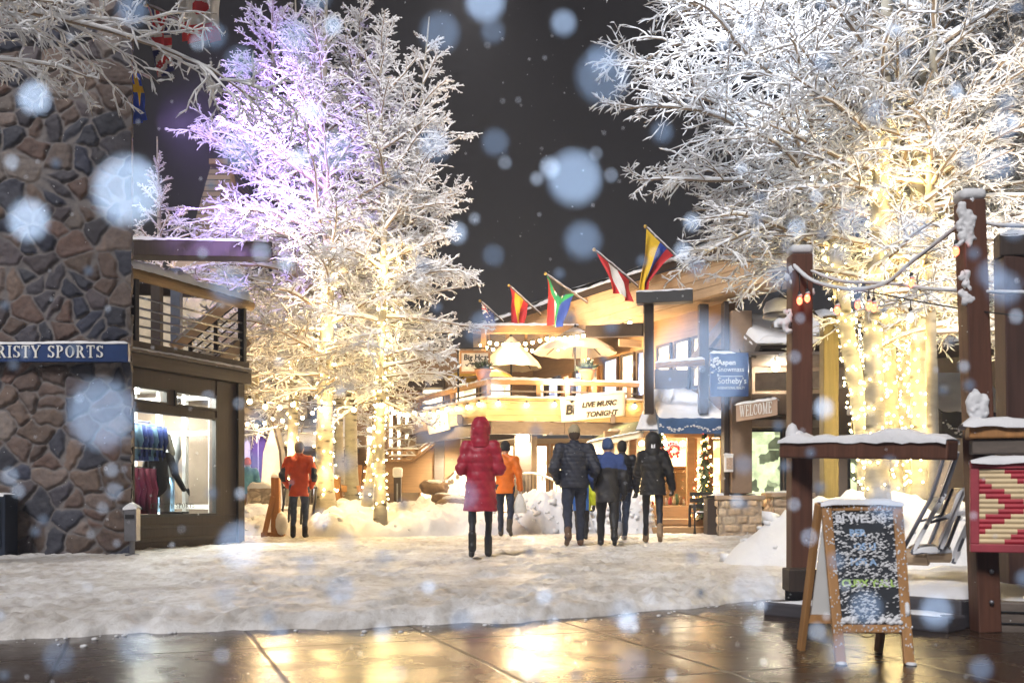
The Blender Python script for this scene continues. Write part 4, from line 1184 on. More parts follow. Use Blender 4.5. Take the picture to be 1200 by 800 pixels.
# ------------------------------------------------------------------ restaurant with the raised deck
def pane_window(parent, a, b, z0, z1, mat, frame, nrm_, fw=.06, mull=0, name='window'):
    """a window as frame part with its lit pane as sub-part; a,b = ends of the sill line"""
    a = Vector(a); b = Vector(b); t = (b - a).normalized(); n_ = Vector(nrm_); L = (b - a).length
    def q(u, z, n): p = a + t * u + n_ * n; return Vector((p.x, p.y, z))
    def bx(mb, u0, u1, zz0, zz1, n0, n1): mb.prism([q(u0, zz0, n0), q(u1, zz0, n0), q(u1, zz0, n1), q(u0, zz0, n1)], (0, 0, zz1 - zz0))
    mb = MB(); bx(mb, 0, L, z0, z0 + fw, .0, .07); bx(mb, 0, L, z1 - fw, z1, 0, .07); bx(mb, 0, fw, z0 + fw, z1 - fw, 0, .07); bx(mb, L - fw, L, z0 + fw, z1 - fw, 0, .07)
    for k in range(mull): u = L * (k + 1) / (mull + 1); bx(mb, u - .02, u + .02, z0 + fw, z1 - fw, .005, .06)
    o = mb.build(name, frame, parent, bevel=.006)
    mb = MB(); mb.prism([q(fw, z0 + fw, .012), q(L - fw, z0 + fw, .012), q(L - fw, z0 + fw, .022), q(fw, z0 + fw, .022)], (0, 0, z1 - z0 - 2 * fw))
    mb.build('pane', mat, o)
    return o
LIT_W = lit_window('lit_room_warm', (1.0, .74, .42), 2.3)
LIT_B = lit_window('lit_room_bright', (1.0, .82, .56), 3.2, .35)
LIT_C = lit_window('lit_room_cool', (.62, .70, 1.0), 1.5, .2)
LIT_D = lit_window('lit_room_dim', (1.0, .70, .38), .8, .15)

rest = empty('restaurant', (1.5, 29, 0), 'two storey timber restaurant with a rising tan eave and lit windows behind the deck', 'restaurant')
W0, W1 = Vector((4.15, 21.0, 0)), Vector((.6, 29.4, 0)); wd = (W1 - W0).normalized(); wn = Vector((-wd.y, wd.x, 0))
if wn.x > 0: wn = -wn
def wp(s, z, n=0.0): p = W0 + wd * s + wn * n; return Vector((p.x, p.y, z))
WLn = (W1 - W0).length
# upper wall facing the deck, with lapped boards
mb = MB(); mb.prism([wp(-.4, 2.5, -.3), wp(WLn, 2.5, -.3), wp(WLn, 2.5, 0), wp(-.4, 2.5, 0)], (0, 0, 2.5)); mb.build('upper_wall', W_BROWN, rest)
mb = MB(); mb.prism([(.8, 29.5, 2.5), (-3.2, 30.6, 2.5), (-3.2, 30.9, 2.5), (.8, 29.8, 2.5)], (0, 0, 2.6)); mb.build('rear_wall', W_BROWN, rest)
specs = [(.15, .75, 'W'), (.85, 1.45, 'B'), (1.6, 2.2, 'W'), (2.5, 3.1, 'C'), (3.2, 3.85, 'W'), (4.0, 4.75, 'C'), (5.0, 5.5, 'O'), (5.7, 6.4, 'C'), (6.6, 7.1, 'O'), (7.3, 8.0, 'C'), (8.2, 8.8, 'W')]
for u0, u1, k in specs:
    pane_window(rest, wp(u0, 0, .002), wp(u1, 0, .002), 3.02, 4.12 if u0 < 5 else 4.0, {'W': LIT_W, 'B': LIT_B, 'C': LIT_C, 'O': LIT_D}[k], W_DARK if k != 'O' else W_ORANGE, wn)
for x in (-2.7, -1.7, -.7):
    pane_window(rest, (x, 30.45 - (x + 3.2) * .275 - .02 + .1, 0), (x + .7, 30.45 - (x + 3.9) * .275 - .02 + .1, 0), 3.0, 4.1, LIT_W, W_DARK, (0, -1, 0))
# fascia of the roof: rises towards us on the right
e_dir = Vector((-.453, .891, 0)); e_n = Vector((-.891, -.453, 0)); E0 = Vector((4.0, 20.0, 0))
def ep(s, z, n=0.0): p = E0 + e_dir * s + e_n * n; return Vector((p.x, p.y, z))
for k in range(4):
    mb = MB(); z = 4.66 + k * .185; mb.prism([ep(-1.6, z, .0), ep(11.2, z + .12, 0), ep(11.2, z + .12, .05 + .012 * k), ep(-1.6, z, .05 + .012 * k)], (0, 0, .182)); mb.build('fascia_board', W_TAN, rest, bevel=.004)
mb = MB(); mb.prism([ep(-1.6, 5.40, .22), ep(11.3, 5.45, .22), ep(11.3, 7.2, -4.5), ep(-1.6, 7.2, -4.5)], (0, 0, .14)); mb.build('roof', W_DARK, rest)
mb = MB(); mb.prism([ep(-1.6, 4.64, .0), ep(11.2, 4.76, 0), ep(11.2, 4.76, -.7), ep(-1.6, 4.64, -.7)], (0, 0, .05)); mb.build('soffit', W_TAN, rest)
snow_cap(ep(-1.6, 5.55, .14), ep(11.3, 5.60, .14), .22, .11, rest, seed=21)
n_s = 30
xs_ = np.linspace(-1.6, 11.3, 60); ys_ = np.linspace(0, 1, 16); A_, B_ = np.meshgrid(xs_, ys_)
Pz = np.zeros((16, 60, 3))
for i in range(16):
    for j in range(60):
        p = ep(A_[i, j], 5.56 + 1.66 * B_[i, j] + .14, .2 - 4.7 * B_[i, j]); Pz[i, j] = p
Pz[..., 2] += .06 * fbm(A_ * 1.3, B_ * 6, oct=3, seed=4)
idx = np.arange(16 * 60).reshape(16, 60); Qr = np.stack([idx[:-1, :-1], idx[:-1, 1:], idx[1:, 1:], idx[1:, :-1]], -1).reshape(-1, 4)
np_obj('roof_snow', Pz.reshape(-1, 3), Qr, SNOW, rest)
# dark porch frame at the near end: box beam, post, brace
mb = MB(); a, b = P(746, 350, 20.5), P(812, 347, 20.3); mb.bar(a, b, .3, .24); mb.build('porch_beam', BLACKM, rest, bevel=.01)
snow_cap(a + V3(0, 0, .12), b + V3(0, 0, .12), .3, .05, rest, seed=6)
for px, z1, m in ((760, 4.66, W_DARK), (824, 4.6, W_DARK)):
    q = P(px, 400, 20.6); mb = MB(); mb.box((q.x, q.y, (2.4 + z1) / 2), (.19, .19, z1 - 2.4)); mb.build('porch_post', m, rest, bevel=.008)
mb = MB(); a, b = P(690, 389, 22.6), P(757, 386, 20.8); mb.bar(a, b, .2, .26); mb.build('dark_beam', W_DARK, rest, bevel=.01)
mb = MB(); a, b = P(768, 428, 20.4), P(826, 424, 20.2); mb.tube([a, a.lerp(b, .5), b], .07, 10); mb.build('log_rail', W_HON, rest, True)
snow_cap(a + V3(0, 0, .06), b + V3(0, 0, .06), .1, .05, rest, seed=7)
# small notice above the side windows
mb = MB(); q = P(738, 402, 23.0); mb.box(q, (.55, .04, .16), R(20)); mb.build('wall_plaque', W_TAN, rest)
# storefront under the deck
mb = MB(); mb.box((1.2, 28.62, 1.1), (8.6, .2, 2.5)); mb.build('lower_wall', STUCCO, rest)
for k, x in enumerate(np.arange(-2.6, 5.0, .92)):
    pane_window(rest, (x, 28.51, 0), (x + .86, 28.51, 0), .25 if k % 3 else .1, 2.2, LIT_B if k % 2 else LIT_W, W_HON, (0, -1, 0), .07, 1 if k % 3 == 0 else 0)
mb = MB(); mb.box((1.2, 28.9, 2.62), (8.6, 3.0, .1)); mb.build('ceiling', STUCCO, rest)

# ---- deck
deck = empty('timber_deck', (0, 24, 0), 'raised restaurant deck faced with pale horizontal boards on square posts', 'deck')
path = [Vector((-2.62, 27.6, 0)), Vector((-1.45, 24.9, 0)), Vector((-.54, 23.0, 0)), Vector((1.2, 23.25, 0)), Vector((3.1, 23.75, 0))]
def off(path, d):
    out = []
    for i, p in enumerate(path):
        t = (path[min(i + 1, len(path) - 1)] - path[max(i - 1, 0)]).normalized(); out.append(p + Vector((t.y, -t.x, 0)) * d)
    return out
for k in range(4):
    mb = MB(); z0 = 2.44 + k * .1335; o0 = off(path, .0); o1 = off(path, .03 + .012 * (3 - k)); o2 = off(path, .045 + .012 * (3 - k) - .02)
    for i in range(len(path) - 1):
        lo = [o0[i], o0[i + 1], o1[i + 1], o1[i]]; hi = [o0[i], o0[i + 1], o2[i + 1], o2[i]]
        vs = [V3(p.x, p.y, z0) for p in lo] + [V3(p.x, p.y, z0 + .130) for p in hi]
        mb.add(vs, [(3, 2, 1, 0), (4, 5, 6, 7), (0, 1, 5, 4), (1, 2, 6, 5), (2, 3, 7, 6), (3, 0, 4, 7)])
    mb.build('facing_board', W_SIDE, deck, bevel=.004)
mb = MB()
pi_ = off(path, -.12)
for i in range(len(path) - 1): mb.bar(V3(pi_[i].x, pi_[i].y, 2.29), V3(pi_[i + 1].x, pi_[i + 1].y, 2.29), .16, .28)
mb.build('rim_beam', W_GREY, deck, bevel=.01)
mb = MB(); mb.prism([V3(p.x, p.y, 2.62) for p in off(path, -.05)] + [V3(3.1, 29.2, 2.62), V3(-2.9, 30.2, 2.62)], (0, 0, .12)); mb.build('floor', W_GREY, deck)
pc = off(path, .02)
for i in range(len(path) - 1): snow_cap(V3(pc[i].x, pc[i].y, 2.972), V3(pc[i + 1].x, pc[i + 1].y, 2.972), .13, .055, deck, seed=30 + i)
for px, dd, w, m in ((613, 24.2, .40, W_GREY), (624, 24.5, .22, STUCCO), (738, 24.2, .3, W_GREY), (515, 26.6, .26, W_GREY), (565, 24.0, .16, W_GREY)):
    q = P(px, 500, dd); mb = MB(); mb.box((q.x, q.y, 1.08), (w, w, 2.2)); mb.build('post', m, deck, bevel=.012)
for k in range(7):
    x = -1.2 + k * .7; mb = MB(); mb.box((x, 26.0, 2.51), (.1, 5.4, .2)); mb.build('joist', W_GREY, deck)
mb = MB(); q = P(596, 512, 25.0); mb.bar(P(560, 514, 25.5), P(608, 508, 25), .25, .22); mb.build('cross_beam', W_DARK, deck)

drail = empty('deck_railing', (0, 23.5, 2.97), 'snow-topped timber railing along the front edge of the deck', 'railing')
pr = off(path, -.10)
def along(path, px):
    k = (px - 600) / F
    for i in range(len(path) - 1):
        a, b = path[i], path[i + 1]; f0, f1 = a.x - k * a.y, b.x - k * b.y
        if f0 <= 0 <= f1: return a.lerp(b, f0 / (f0 - f1))
    return path[-1]
for px in (492, 530, 573, 631, 665, 697, 737):
    q = along(pr, px); mb = MB(); mb.box((q.x, q.y, 3.14), (.1, .1, .5)); mb.build('post', W_HON, drail, bevel=.01)
for i in range(len(pr) - 1):
    a, b = pr[i].copy(), pr[i + 1].copy(); a.z = b.z = 3.33
    mb = MB(); mb.bar(a, b, .15, .11); mb.build('top_rail', W_HON, drail, bevel=.015)
    snow_cap(a + V3(0, 0, .056), b + V3(0, 0, .056), .15, .06, drail, seed=50 + i)
    mb = MB(); a.z = b.z = 3.12; mb.bar(a, b, .04, .04); mb.build('mid_rail', W_GREY, drail)

# pergola beam over the deck
pg = empty('deck_pergola', P(640, 465, 24.6), 'snow-edged pergola beam on slim posts over the deck', 'pergola')
a, b = P(556, 386, 25.6), P(694, 386, 24.6)
mb = MB(); mb.bar(a, b, .18, .20); mb.build('beam', W_BROWN, pg, bevel=.01)
snow_cap(a + V3(0, 0, .1), b + V3(0, 0, .1), .2, .07, pg, seed=61)
for k in range(6):
    q = a.lerp(b, (k + .5) / 6); mb = MB(); mb.box((q.x + .1, q.y + 1.2, q.z + .0), (.07, 2.6, .14)); mb.build('rafter', W_BROWN, pg)
for u in (.08, .93):
    q = a.lerp(b, u); mb = MB(); mb.box((q.x, q.y, (q.z + 2.74) / 2), (.13, .13, q.z - 2.74)); mb.build('post', W_BROWN, pg)

# ---- umbrellas
CANV = mt('umbrella_canvas', (.72, .62, .48), .85, var=.12, bump=.2, scale=3)
YEL = mt('yellow_canvas', (.72, .50, .10), .8, bump=.1)
def umbrella(px, d, ya, yr, hw, label, edge=None, wave=.05):
    c = P(px, 470, d); za = HC + (580 - ya) / F * d; zr = HC + (580 - yr) / F * d; r_ = hw / F * d
    root = empty('patio_umbrella', (c.x, c.y, 2.74), label, 'umbrella', 'patio umbrellas on the deck')
    n = 48; rings = 9; V = []; 
    for i in range(rings + 1):
        u = i / rings
        for j in range(n):
            a = 2 * PI * j / n; panel = abs(math.cos(a * 4)) ** .7      # eight ribs
            rr = .03 + r_ * u * (1 - .035 * (1 - panel)); z = za - (za - zr) * (u ** 1.04) - wave * .45 * u * u * (1 - panel)
            if i == rings: z -= .07 + .008 * math.sin(j * 1.7); rr *= 1.01
            V.append((c.x + rr * math.cos(a), c.y + rr * math.sin(a), z))
    Q = [(i * n + j, i * n + (j + 1) % n, (i + 1) * n + (j + 1) % n, (i + 1) * n + j) for i in range(rings) for j in range(n)]
    sl = [1 if (edge and i == rings - 1) else 0 for i in range(rings) for j in range(n)]
    np_obj('canopy', np.array(V), np.array(Q), [CANV, edge or CANV], root, slots=sl)
    mb = MB(); mb.tube([(c.x, c.y, 2.74), (c.x, c.y, za + .06)], .024, 8); mb.lathe((c.x, c.y, za), [(.04, 0), (.03, .05), (.004, .1)], 8); mb.build('pole', METAL_D, root, True)
    for k in range(8):
        a = PI / 4 * k; mb = MB(); mb.tube([(c.x, c.y, za - .04), (c.x + r_ * .97 * math.cos(a), c.y + r_ * .97 * math.sin(a), zr - .03)], .010, 5); mb.build('rib', METAL_D, root)
    mb = MB(); mb.lathe((c.x, c.y, 2.745), [(.26, 0), (.26, .05), (.06, .09), (.05, .3)], 14); mb.build('base', METAL_D, root, True)
    # thin snow left on the canvas
    Vs = [(x, y, z + .018 + .012 * float(vnoise(x * 6, y * 6))) for (x, y, z) in V[:n * 4]]
    Qs = [q for q in Q if max(q) < n * 4]
    np_obj('snow_cap', np.array(Vs), np.array(Qs), SNOW, root)
umbrella(599, 25.6, 395, 428, 34, 'open cream umbrella with a steep cone behind the hanging menu sign')
umbrella(674, 24.6, 384, 410, 47, 'widest open cream umbrella, above the terracotta pot on the rail')
umbrella(563, 25.4, 420, 441, 38, 'low pale umbrella with a yellow edge half hidden by the hanging menu sign', YEL)

# ---- plants in pots on the rail
LEAF = mt('dark_leaf', (.03, .055, .03), .6, var=.4); TERRA = mt('terracotta', (.46, .19, .08), .7, var=.15)
def pot(px, label, seed):
    q = along(pr, px); z = 3.39; rr = random.Random(seed)
    root = empty('potted_plant', (q.x, q.y, z), label, 'potted plant', 'potted plants on the deck rail')
    mb = MB(); mb.lathe((q.x, q.y, z), [(.12, 0), (.17, .2), (.195, .2), (.195, .26), (.165, .26), (.16, .22)], 14); mb.build('pot', TERRA, root, True)
    mb = MB()
    for k in range(110):
        a = rr.uniform(0, 6.28); el = rr.uniform(.1, 1.5); L = rr.uniform(.14, .34); dr = Vector((math.cos(a) * math.cos(el), math.sin(a) * math.cos(el), math.sin(el)))
        p0 = Vector((q.x, q.y, z + .24)) + Vector((rr.uniform(-.08, .08), rr.uniform(-.08, .08), 0)); p1 = p0 + dr * L; sd = dr.cross(Vector((rr.random(), rr.random(), .3))).normalized() * .022
        mb.add([p0, p0.lerp(p1, .5) + sd, p1, p0.lerp(p1, .5) - sd], [(0, 1, 2, 3)])
    mb.build('leaves', LEAF, root)
    mb = MB()
    for k in range(14):
        a = rr.uniform(0, 6.28); mb.ball((q.x + .16 * math.cos(a) * rr.random(), q.y + .16 * math.sin(a) * rr.random(), z + .3 + .2 * rr.random()), .02 + .02 * rr.random(), 6, .6)
    mb.build('snow_cap', SNOW, root, True)
pot(566, 'terracotta pot with a dark plant on the rail below the yellow-edged umbrella', 3)
pot(688, 'terracotta pot with a spiky dark plant on the rail above the live music banner', 4)

# ---- hanging sign with the animals
sgn = empty('hanging_sign', P(556, 465, 23.9), 'framed cream sign with cow, pig and chicken silhouettes at the deck corner', 'sign')
sc_ = 23.9 / F; c = P(556.5, 424.5, 23.9)
def sq(px, py, n=0): p = P(px, py, 23.9); return Vector((p.x, p.y - n, p.z))
mb = MB(); mb.box(c, (33 * sc_, .03, 23 * sc_)); mb.build('board', CREAM, sgn)
mb = MB()
for (p0, p1) in (((539, 412.5), (574, 412.5)), ((539, 436.5), (574, 436.5))): mb.bar(sq(*p0, .012), sq(*p1, .012), .05, .045)
for (p0, p1) in (((539.8, 413.6), (539.8, 435.4)), ((573.2, 413.6), (573.2, 435.4))): mb.bar(sq(*p0, .012), sq(*p1, .012), .045, .05)
mb.build('frame', W_ORANGE, sgn)
text_obj('lettering', 'Big Hoss', INK, sq(543.2, 421.6, .017), (1, 0, .0), (0, 0, 1), .18, sgn, .006, shear=.1, sx=.95, bold=.006)
def cow(mb, px, py, s):
    o = sq(px, py, .017)
    def pl(pts): mb.prism([o + Vector((x * s, 0, y * s)) for x, y in pts], (0, -.006, 0))
    pl([(-.5, .28), (.45, .3), (.5, .05), (.3, -.05), (-.4, -.02), (-.52, .08)])
    pl([(-.5, .28), (-.62, .38), (-.8, .26), (-.82, .14), (-.66, .1), (-.5, .08)])
    for x in (-.42, -.25, .28, .42): pl([(x - .05, .05), (x + .05, .05), (x + .04, -.32), (x - .04, -.32)])
mb = MB(); cow(mb, 556.5, 427.5, .17); mb.build('cow_silhouette', INK, sgn)
mb = MB(); cow(mb, 566, 427.8, .10); mb.build('pig_silhouette', INK, sgn)
mb = MB(); o = sq(547, 428, .017)
mb.prism([o + Vector((x * .1, 0, y * .1)) for x, y in ((-.4, .3), (-.1, .1), (.2, .12), (.3, .5), (.5, .45), (.42, .1), (.2, -.25), (-.1, -.28), (-.3, 0))], (0, -.006, 0)); mb.build('chicken_silhouette', INK, sgn)
mb = MB(); q = P(537, 440, 24.0); mb.tube([(q.x, q.y, 2.97), (q.x, q.y, HC + (580 - 406) * 24 / F)], .025, 8); mb.tube([(q.x, q.y, HC + (580 - 408) * 24 / F), sq(575, 408)], .018, 6)
for px in (545, 568): mb.tube([sq(px, 408), sq(px, 412)], .006, 5)
mb.build('bracket', METAL_D, sgn)

# ---- banners on the deck front
def banner(name, label, corners, d, nlines, depth=.012, mat=CREAM):
    pts = [P(x, y, dd) for (x, y), dd in zip(corners, d)]
    c_ = (pts[0] + pts[2]) / 2; root = empty(name, (c_.x, c_.y, min(p.z for p in pts)), label, 'banner')
    n = 14; V = []
    nn = (pts[1] - pts[0]).cross(pts[3] - pts[0]).normalized()
    if nn.y > 0: nn = -nn
    for i in range(n + 1):
        for j in range(n + 1):
            u, v = i / n, j / n; p = pts[0].lerp(pts[1], u).lerp(pts[3].lerp(pts[2], u), v)
            V.append(p + nn * (.012 * math.sin(u * 7 + v * 2) + .006 * math.sin(v * 11)))
    Qb = [(i * (n + 1) + j, (i + 1) * (n + 1) + j, (i + 1) * (n + 1) + j + 1, i * (n + 1) + j + 1) for i in range(n) for j in range(n)]
    o = np_obj('cloth', np.array([tuple(v) for v in V]), np.array(Qb), mat, root)
    m = o.modifiers.new('cloth_thickness', 'SOLIDIFY'); m.thickness = .006; m.offset = 0
    return root, pts, nn
BAN = mt('white_canvas', (.80, .76, .66), .8, var=.05, bump=.1)
dq = [off(path, .12)]
def dd_at(px): q = along(dq[0], px); return q.y
r1, p1, n1 = banner('big_banner', 'white banner with hand-painted black letters tucked behind the live music banner', ((656, 466), (677, 464), (677, 493), (658, 494)), [dd_at(656) - .02, dd_at(677) - .02, dd_at(677) - .02, dd_at(658) - .02], 1)
text_obj('lettering', 'Big', INK, p1[3].lerp(p1[0], .28) + (p1[1] - p1[0]) * .22 + n1 * .025, p1[1] - p1[0], (0, 0, 1), .30, r1, .004, shear=.12, bold=.01)
mb = MB(); o = p1[0].lerp(p1[3], .22) + (p1[1] - p1[0]) * .62 + n1 * .024; x_ = (p1[1] - p1[0]).normalized()
mb.prism([o + x_ * (a * .1) + Vector((0, 0, b * .1)) for a, b in ((-.6, .4), (-.2, .2), (.1, .25), (.4, .5), (.4, 0), (0, -.35), (-.3, 0))], n1 * .004); mb.build('bird_mark', INK, r1)
r2, p2, n2 = banner('live_music_banner', 'white banner with LIVE MUSIC TONIGHT hand-lettered in black on the deck front', ((674, 464), (733, 459), (732, 487), (672, 493)), [dd_at(673) - .07, dd_at(733) - .07, dd_at(733) - .07, dd_at(673) - .07], 2)
xd = (p2[1] - p2[0]).normalized()
text_obj('lettering', 'LIVE MUSIC', INK, p2[0].lerp(p2[3], .50) + (p2[1] - p2[0]) * .14 + n2 * .03, xd, (0, 0, 1), .165, r2, .004, shear=.22, sx=1.0, bold=.007)
text_obj('lettering', 'TONIGHT', INK, p2[0].lerp(p2[3], .90) + (p2[1] - p2[0]) * .23 + n2 * .03, xd, (0, 0, 1), .165, r2, .004, shear=.22, sx=1.02, bold=.007)
snow_cap(p2[0] + V3(0, .03, .005), p2[1] + V3(0, .03, .005), .08, .05, r2, seed=77)
r3, p3, n3 = banner('menu_poster', 'tilted cream poster with small drawings on the left end of the deck front', ((499, 485), (524, 480), (528, 503), (503, 509)), [25.9, 25.0, 24.9, 25.8], 0, mat=mt('poster_paper', (.74, .68, .54), .8, var=.1, bump=0))
mb = MB(); rr = random.Random(5)
for k in range(9):
    u, v = rr.uniform(.15, .85), rr.uniform(.2, .8); o = p3[0].lerp(p3[1], u).lerp(p3[3].lerp(p3[2], u), v) + n3 * .022
    s = rr.uniform(.02, .05); xx = (p3[1] - p3[0]).normalized(); mb.prism([o + xx * (s * math.cos(a)) + Vector((0, 0, s * .8 * math.sin(a))) for a in (0, 1.3, 2.4, 3.6, 5.0)], n3 * .004)
mb.build('drawings', mt('faded_ink', (.25, .20, .12), .8, bump=0), r3)

# ---- stair wrapped in brown siding, left of the deck
stw = empty('deck_stair', P(500, 580, 25.5), 'closed stair with brown boarding rising to the deck behind the red coat', 'stair')
def quadw(pl, d, name, mat, th=.12):
    pts = [P(x, y, dd) for (x, y), dd in zip(pl, d)]; mb = MB(); mb.prism(pts, (0, th, 0)); return mb.build(name, mat, stw, bevel=.006)
quadw(((452, 541), (483, 541), (519, 514), (540, 514), (540, 545), (505, 577), (452, 577)), [26.6] * 7, 'boarding', W_BROWN)
quadw(((505, 579), (540, 547), (540, 590), (505, 590)), [26.75] * 4, 'underside_panel', mt('pale_panel', (.66, .58, .46), .8, var=.2, scale=5), .05)
mb = MB(); mb.bar(P(452, 539.5, 26.55), P(483, 539.5, 26.55), .16, .07); mb.bar(P(483, 539.5, 26.55), P(520, 512, 26.55), .16, .07); mb.build('cap_rail', W_BROWN, stw, bevel=.01)
for (x0, y0, x1, y1), zz in (((454, 527, 491, 527), 0), ((491, 527, 508, 515), 0), ((456, 535, 490, 535), 0)):
    mb = MB(); mb.bar(P(x0, y0, 26.9), P(x1, y1, 26.9), .09, .07); mb.build('handrail', W_HON, stw, bevel=.01)
    snow_cap(P(x0, y0 - 1.6, 26.9), P(x1, y1 - 1.6, 26.9), .1, .04, stw, seed=int(x0))
for px in (457, 474, 489):
    mb = MB(); q = P(px, 540, 26.9); mb.box((q.x, q.y, HC + (580 - 534) * 26.9 / F), (.09, .09, .40)); mb.build('post', W_HON, stw)
mb = MB(); rr = random.Random(8)
for k in range(6):
    o = P(519 + rr.uniform(0, 17), 562 + rr.uniform(-8, 14), 26.74); mb.prism([o + Vector((.05 * math.cos(a), 0, .07 * math.sin(a))) for a in (0, 1.2, 2.2, 3.3, 4.2, 5.2)], (0, -.01, 0))
mb.build('painted_marks', mt('brown_ink', (.14, .10, .06), .8, bump=0), stw)
spot('stair_lamp', P(525, 540, 25.6), P(525, 575, 26.7), 60, (1, .85, .6), 110, .8, .08)
# glazed door left of the stair, in the wall behind
back = empty('rear_house', P(440, 600, 30), 'low timber house with a glazed front behind the boarded stair', 'house')
mb = MB(); a, b = P(415, 500, 30.4), P(505, 500, 30.4); mb.box(((a.x + b.x) / 2, 30.6, 1.9), (b.x - a.x, .3, 4.0)); mb.build('wall', W_BROWN, back)
for px0, px1 in ((454, 462), (464, 471), (473, 481), (428, 446)):
    a, b = P(px0, 500, 30.4), P(px1, 500, 30.4); pane_window(back, (a.x, 30.44, 0), (b.x, 30.44, 0), 1.6, 3.2, LIT_B, W_HON, (0, -1, 0), .05)
mb = MB(); a, b = P(405, 450, 29.8), P(520, 450, 29.8); mb.box(((a.x + b.x) / 2, 30.6, 4.0), (b.x - a.x, 2.2, .25)); mb.build('roof', W_DARK, back)
snow_cap(V3(a.x, 30.2, 4.13), V3(b.x, 30.2, 4.13), 1.6, .3, back, seed=91, n=30)

# ---- curved ramp rail in front of the lower storefront
rr_ = empty('ramp_handrail', P(640, 600, 22.8), 'white curved metal ramp handrail with balusters behind the snow bank', 'handrail')
pts = [P(x, y, d) for x, y, d in ((611, 555, 24.0), (622, 554, 23.6), (634, 556, 23.3), (646, 561, 23.0), (658, 567, 22.7), (672, 572, 22.5), (690, 574, 22.4))]
mb = MB(); mb.tube(pts, .028, 8); mb.build('top_rail', WHITE, rr_, True)
mb = MB(); mb.tube([p - V3(0, 0, .55) for p in pts], .02, 6); mb.build('bottom_rail', METAL_D, rr_, True)
for i in range(18):
    u = i / 17 * (len(pts) - 1); k = min(int(u), len(pts) - 2); q = pts[k].lerp(pts[k + 1], u - k)
    mb = MB(); mb.tube([q - V3(0, 0, .02), q - V3(0, 0, .75)], .010, 5); mb.build('baluster', METAL_D, rr_)

# ------------------------------------------------------------------ flags on the eave
def flag(tip, foot, hoist, drop, colors, label, seed, gather=.75, sway=-.1, lean=(0, 0, 0)):
    """colors(u,v)->slot ; u along the hoist from the pole tip, v down the fly"""
    tip, foot = Vector(tip), Vector(foot); root = empty('flag', foot, label, 'flag', 'flags on slanting poles')
    mb = MB(); mb.tube([foot, tip], .022, 8); mb.build('pole', W_GREY, root, True)
    ax = (foot - tip).normalized(); mb = MB(); mb.ball(tip - ax * .02, .04, 8); mb.build('finial', mt('brass', (.5, .35, .1), .35, .8, bump=0), root, True)
    snow_cap(foot.lerp(tip, .02) + V3(0, 0, .02), foot.lerp(tip, .98) + V3(0, 0, .02), .03, .03, root, seed=seed)
    nu, nv = 40, 60; V = []; rs = random.Random(seed); ph = rs.uniform(0, 6)
    side = ax.cross(Vector((0, 0, 1))).normalized()
    for i in range(nu + 1):
        for j in range(nv + 1):
            u, v = i / nu, j / nv; g = 1 - gather * min(1, v * 1.15) ** .8
            uu = u * g + (1 - g) * (.5 + sway)
            p = tip + ax * (hoist * (.02 + uu)) + Vector((0, 0, -1)) * (drop * v * (1 - .16 * u)) + Vector(lean) * v
            p += side * (.07 * math.sin(u * 11 + v * 3 + ph) * min(1, v * 2.2) + .035 * math.sin(u * 23 + ph) * v)
            V.append(p)
    Qf = [(i * (nv + 1) + j, (i + 1) * (nv + 1) + j, (i + 1) * (nv + 1) + j + 1, i * (nv + 1) + j + 1) for i in range(nu) for j in range(nv)]
    sl = [colors[1]((i + .5) / nu, (j + .5) / nv) for i in range(nu) for j in range(nv)]
    o = np_obj('cloth', np.array([tuple(v) for v in V]), np.array(Qf), colors[0], root, slots=sl)
    return root
def cl(c): return mt('flag_%02d%02d%02d' % tuple(int(x * 99) for x in c), c, .7, var=.08, bump=.1)
RED, YELW, BLU, WHT, GRN, BLK, NVY = cl((.60, .03, .035)), cl((.80, .52, .03)), cl((.025, .06, .32)), cl((.80, .78, .74)), cl((.02, .26, .10)), cl((.02, .02, .02)), cl((.02, .03, .16))
ORG = cl((.78, .40, .04)); BLU2 = cl((.03, .09, .55))
def col3(u, v): return 0 if u < .5 else (1 if u < .75 else 2)
def es(u, v): return 0 if (u < .27 or u > .73) else 1
def pl(u, v): return 1 if (.36 < u < .62) else 0
def za(u, v):
    if v < .32 * (1 - abs(2 * u - 1)): return 5
    if abs(u - .5) < .11 or (v < .6 and abs(abs(u - .5) - (.48 - v * .9)) < .08): return 4
    if abs(u - .5) < .18: return 3
    return 0 if u < .5 else 2
def au(u, v):
    if u < .5 and v < .5:
        x, y = v / .5, u / .5
        if abs(x - .5) < .08 or abs(y - .5) < .1: return 1
        if abs(x - .5) < .15 or abs(y - .5) < .17 or abs(x - y) < .09 or abs(x + y - 1) < .09: return 2
        return 0
    return 2 if ((u * 5.3) % 1 - .5) ** 2 + ((v * 4.1) % 1 - .5) ** 2 < .02 else 0
def uk(u, v):
    x, y = v, u
    if abs(x - .5) < .07 or abs(y - .5) < .10: return 1
    if abs(x - .5) < .12 or abs(y - .5) < .17: return 2
    if abs(x - y) < .05 or abs(x + y - 1) < .05: return 1
    if abs(x - y) < .13 or abs(x + y - 1) < .13: return 2
    return 0
def se(u, v): return 1 if (abs(u - .5) < .10 or abs(v - .36) < .07) else 0
def ca(u, v):
    if v < .25 or v > .75: return 0
    return 0 if ((u - .5) ** 2 * 1.2 + (v - .5) ** 2 * 3 < .03) else 1
def fp(x, y, d): return P(x, y, d)
flag(fp(757, 266, 20.6), fp(806, 314, 20.9), .82, 1.32, ((YELW, BLU, RED), col3), 'yellow, blue and red flag hanging from the highest pole on the eave', 1, .72, -.55, (-.12, 0, 0))
flag(fp(697, 293, 21.4), fp(748, 336, 22.0), 1.02, .62, ((RED, WHT), pl), 'red and white flag, furled to a wedge beside the yellow, blue and red flag', 2, .35, .42, (.10, 0, 0))
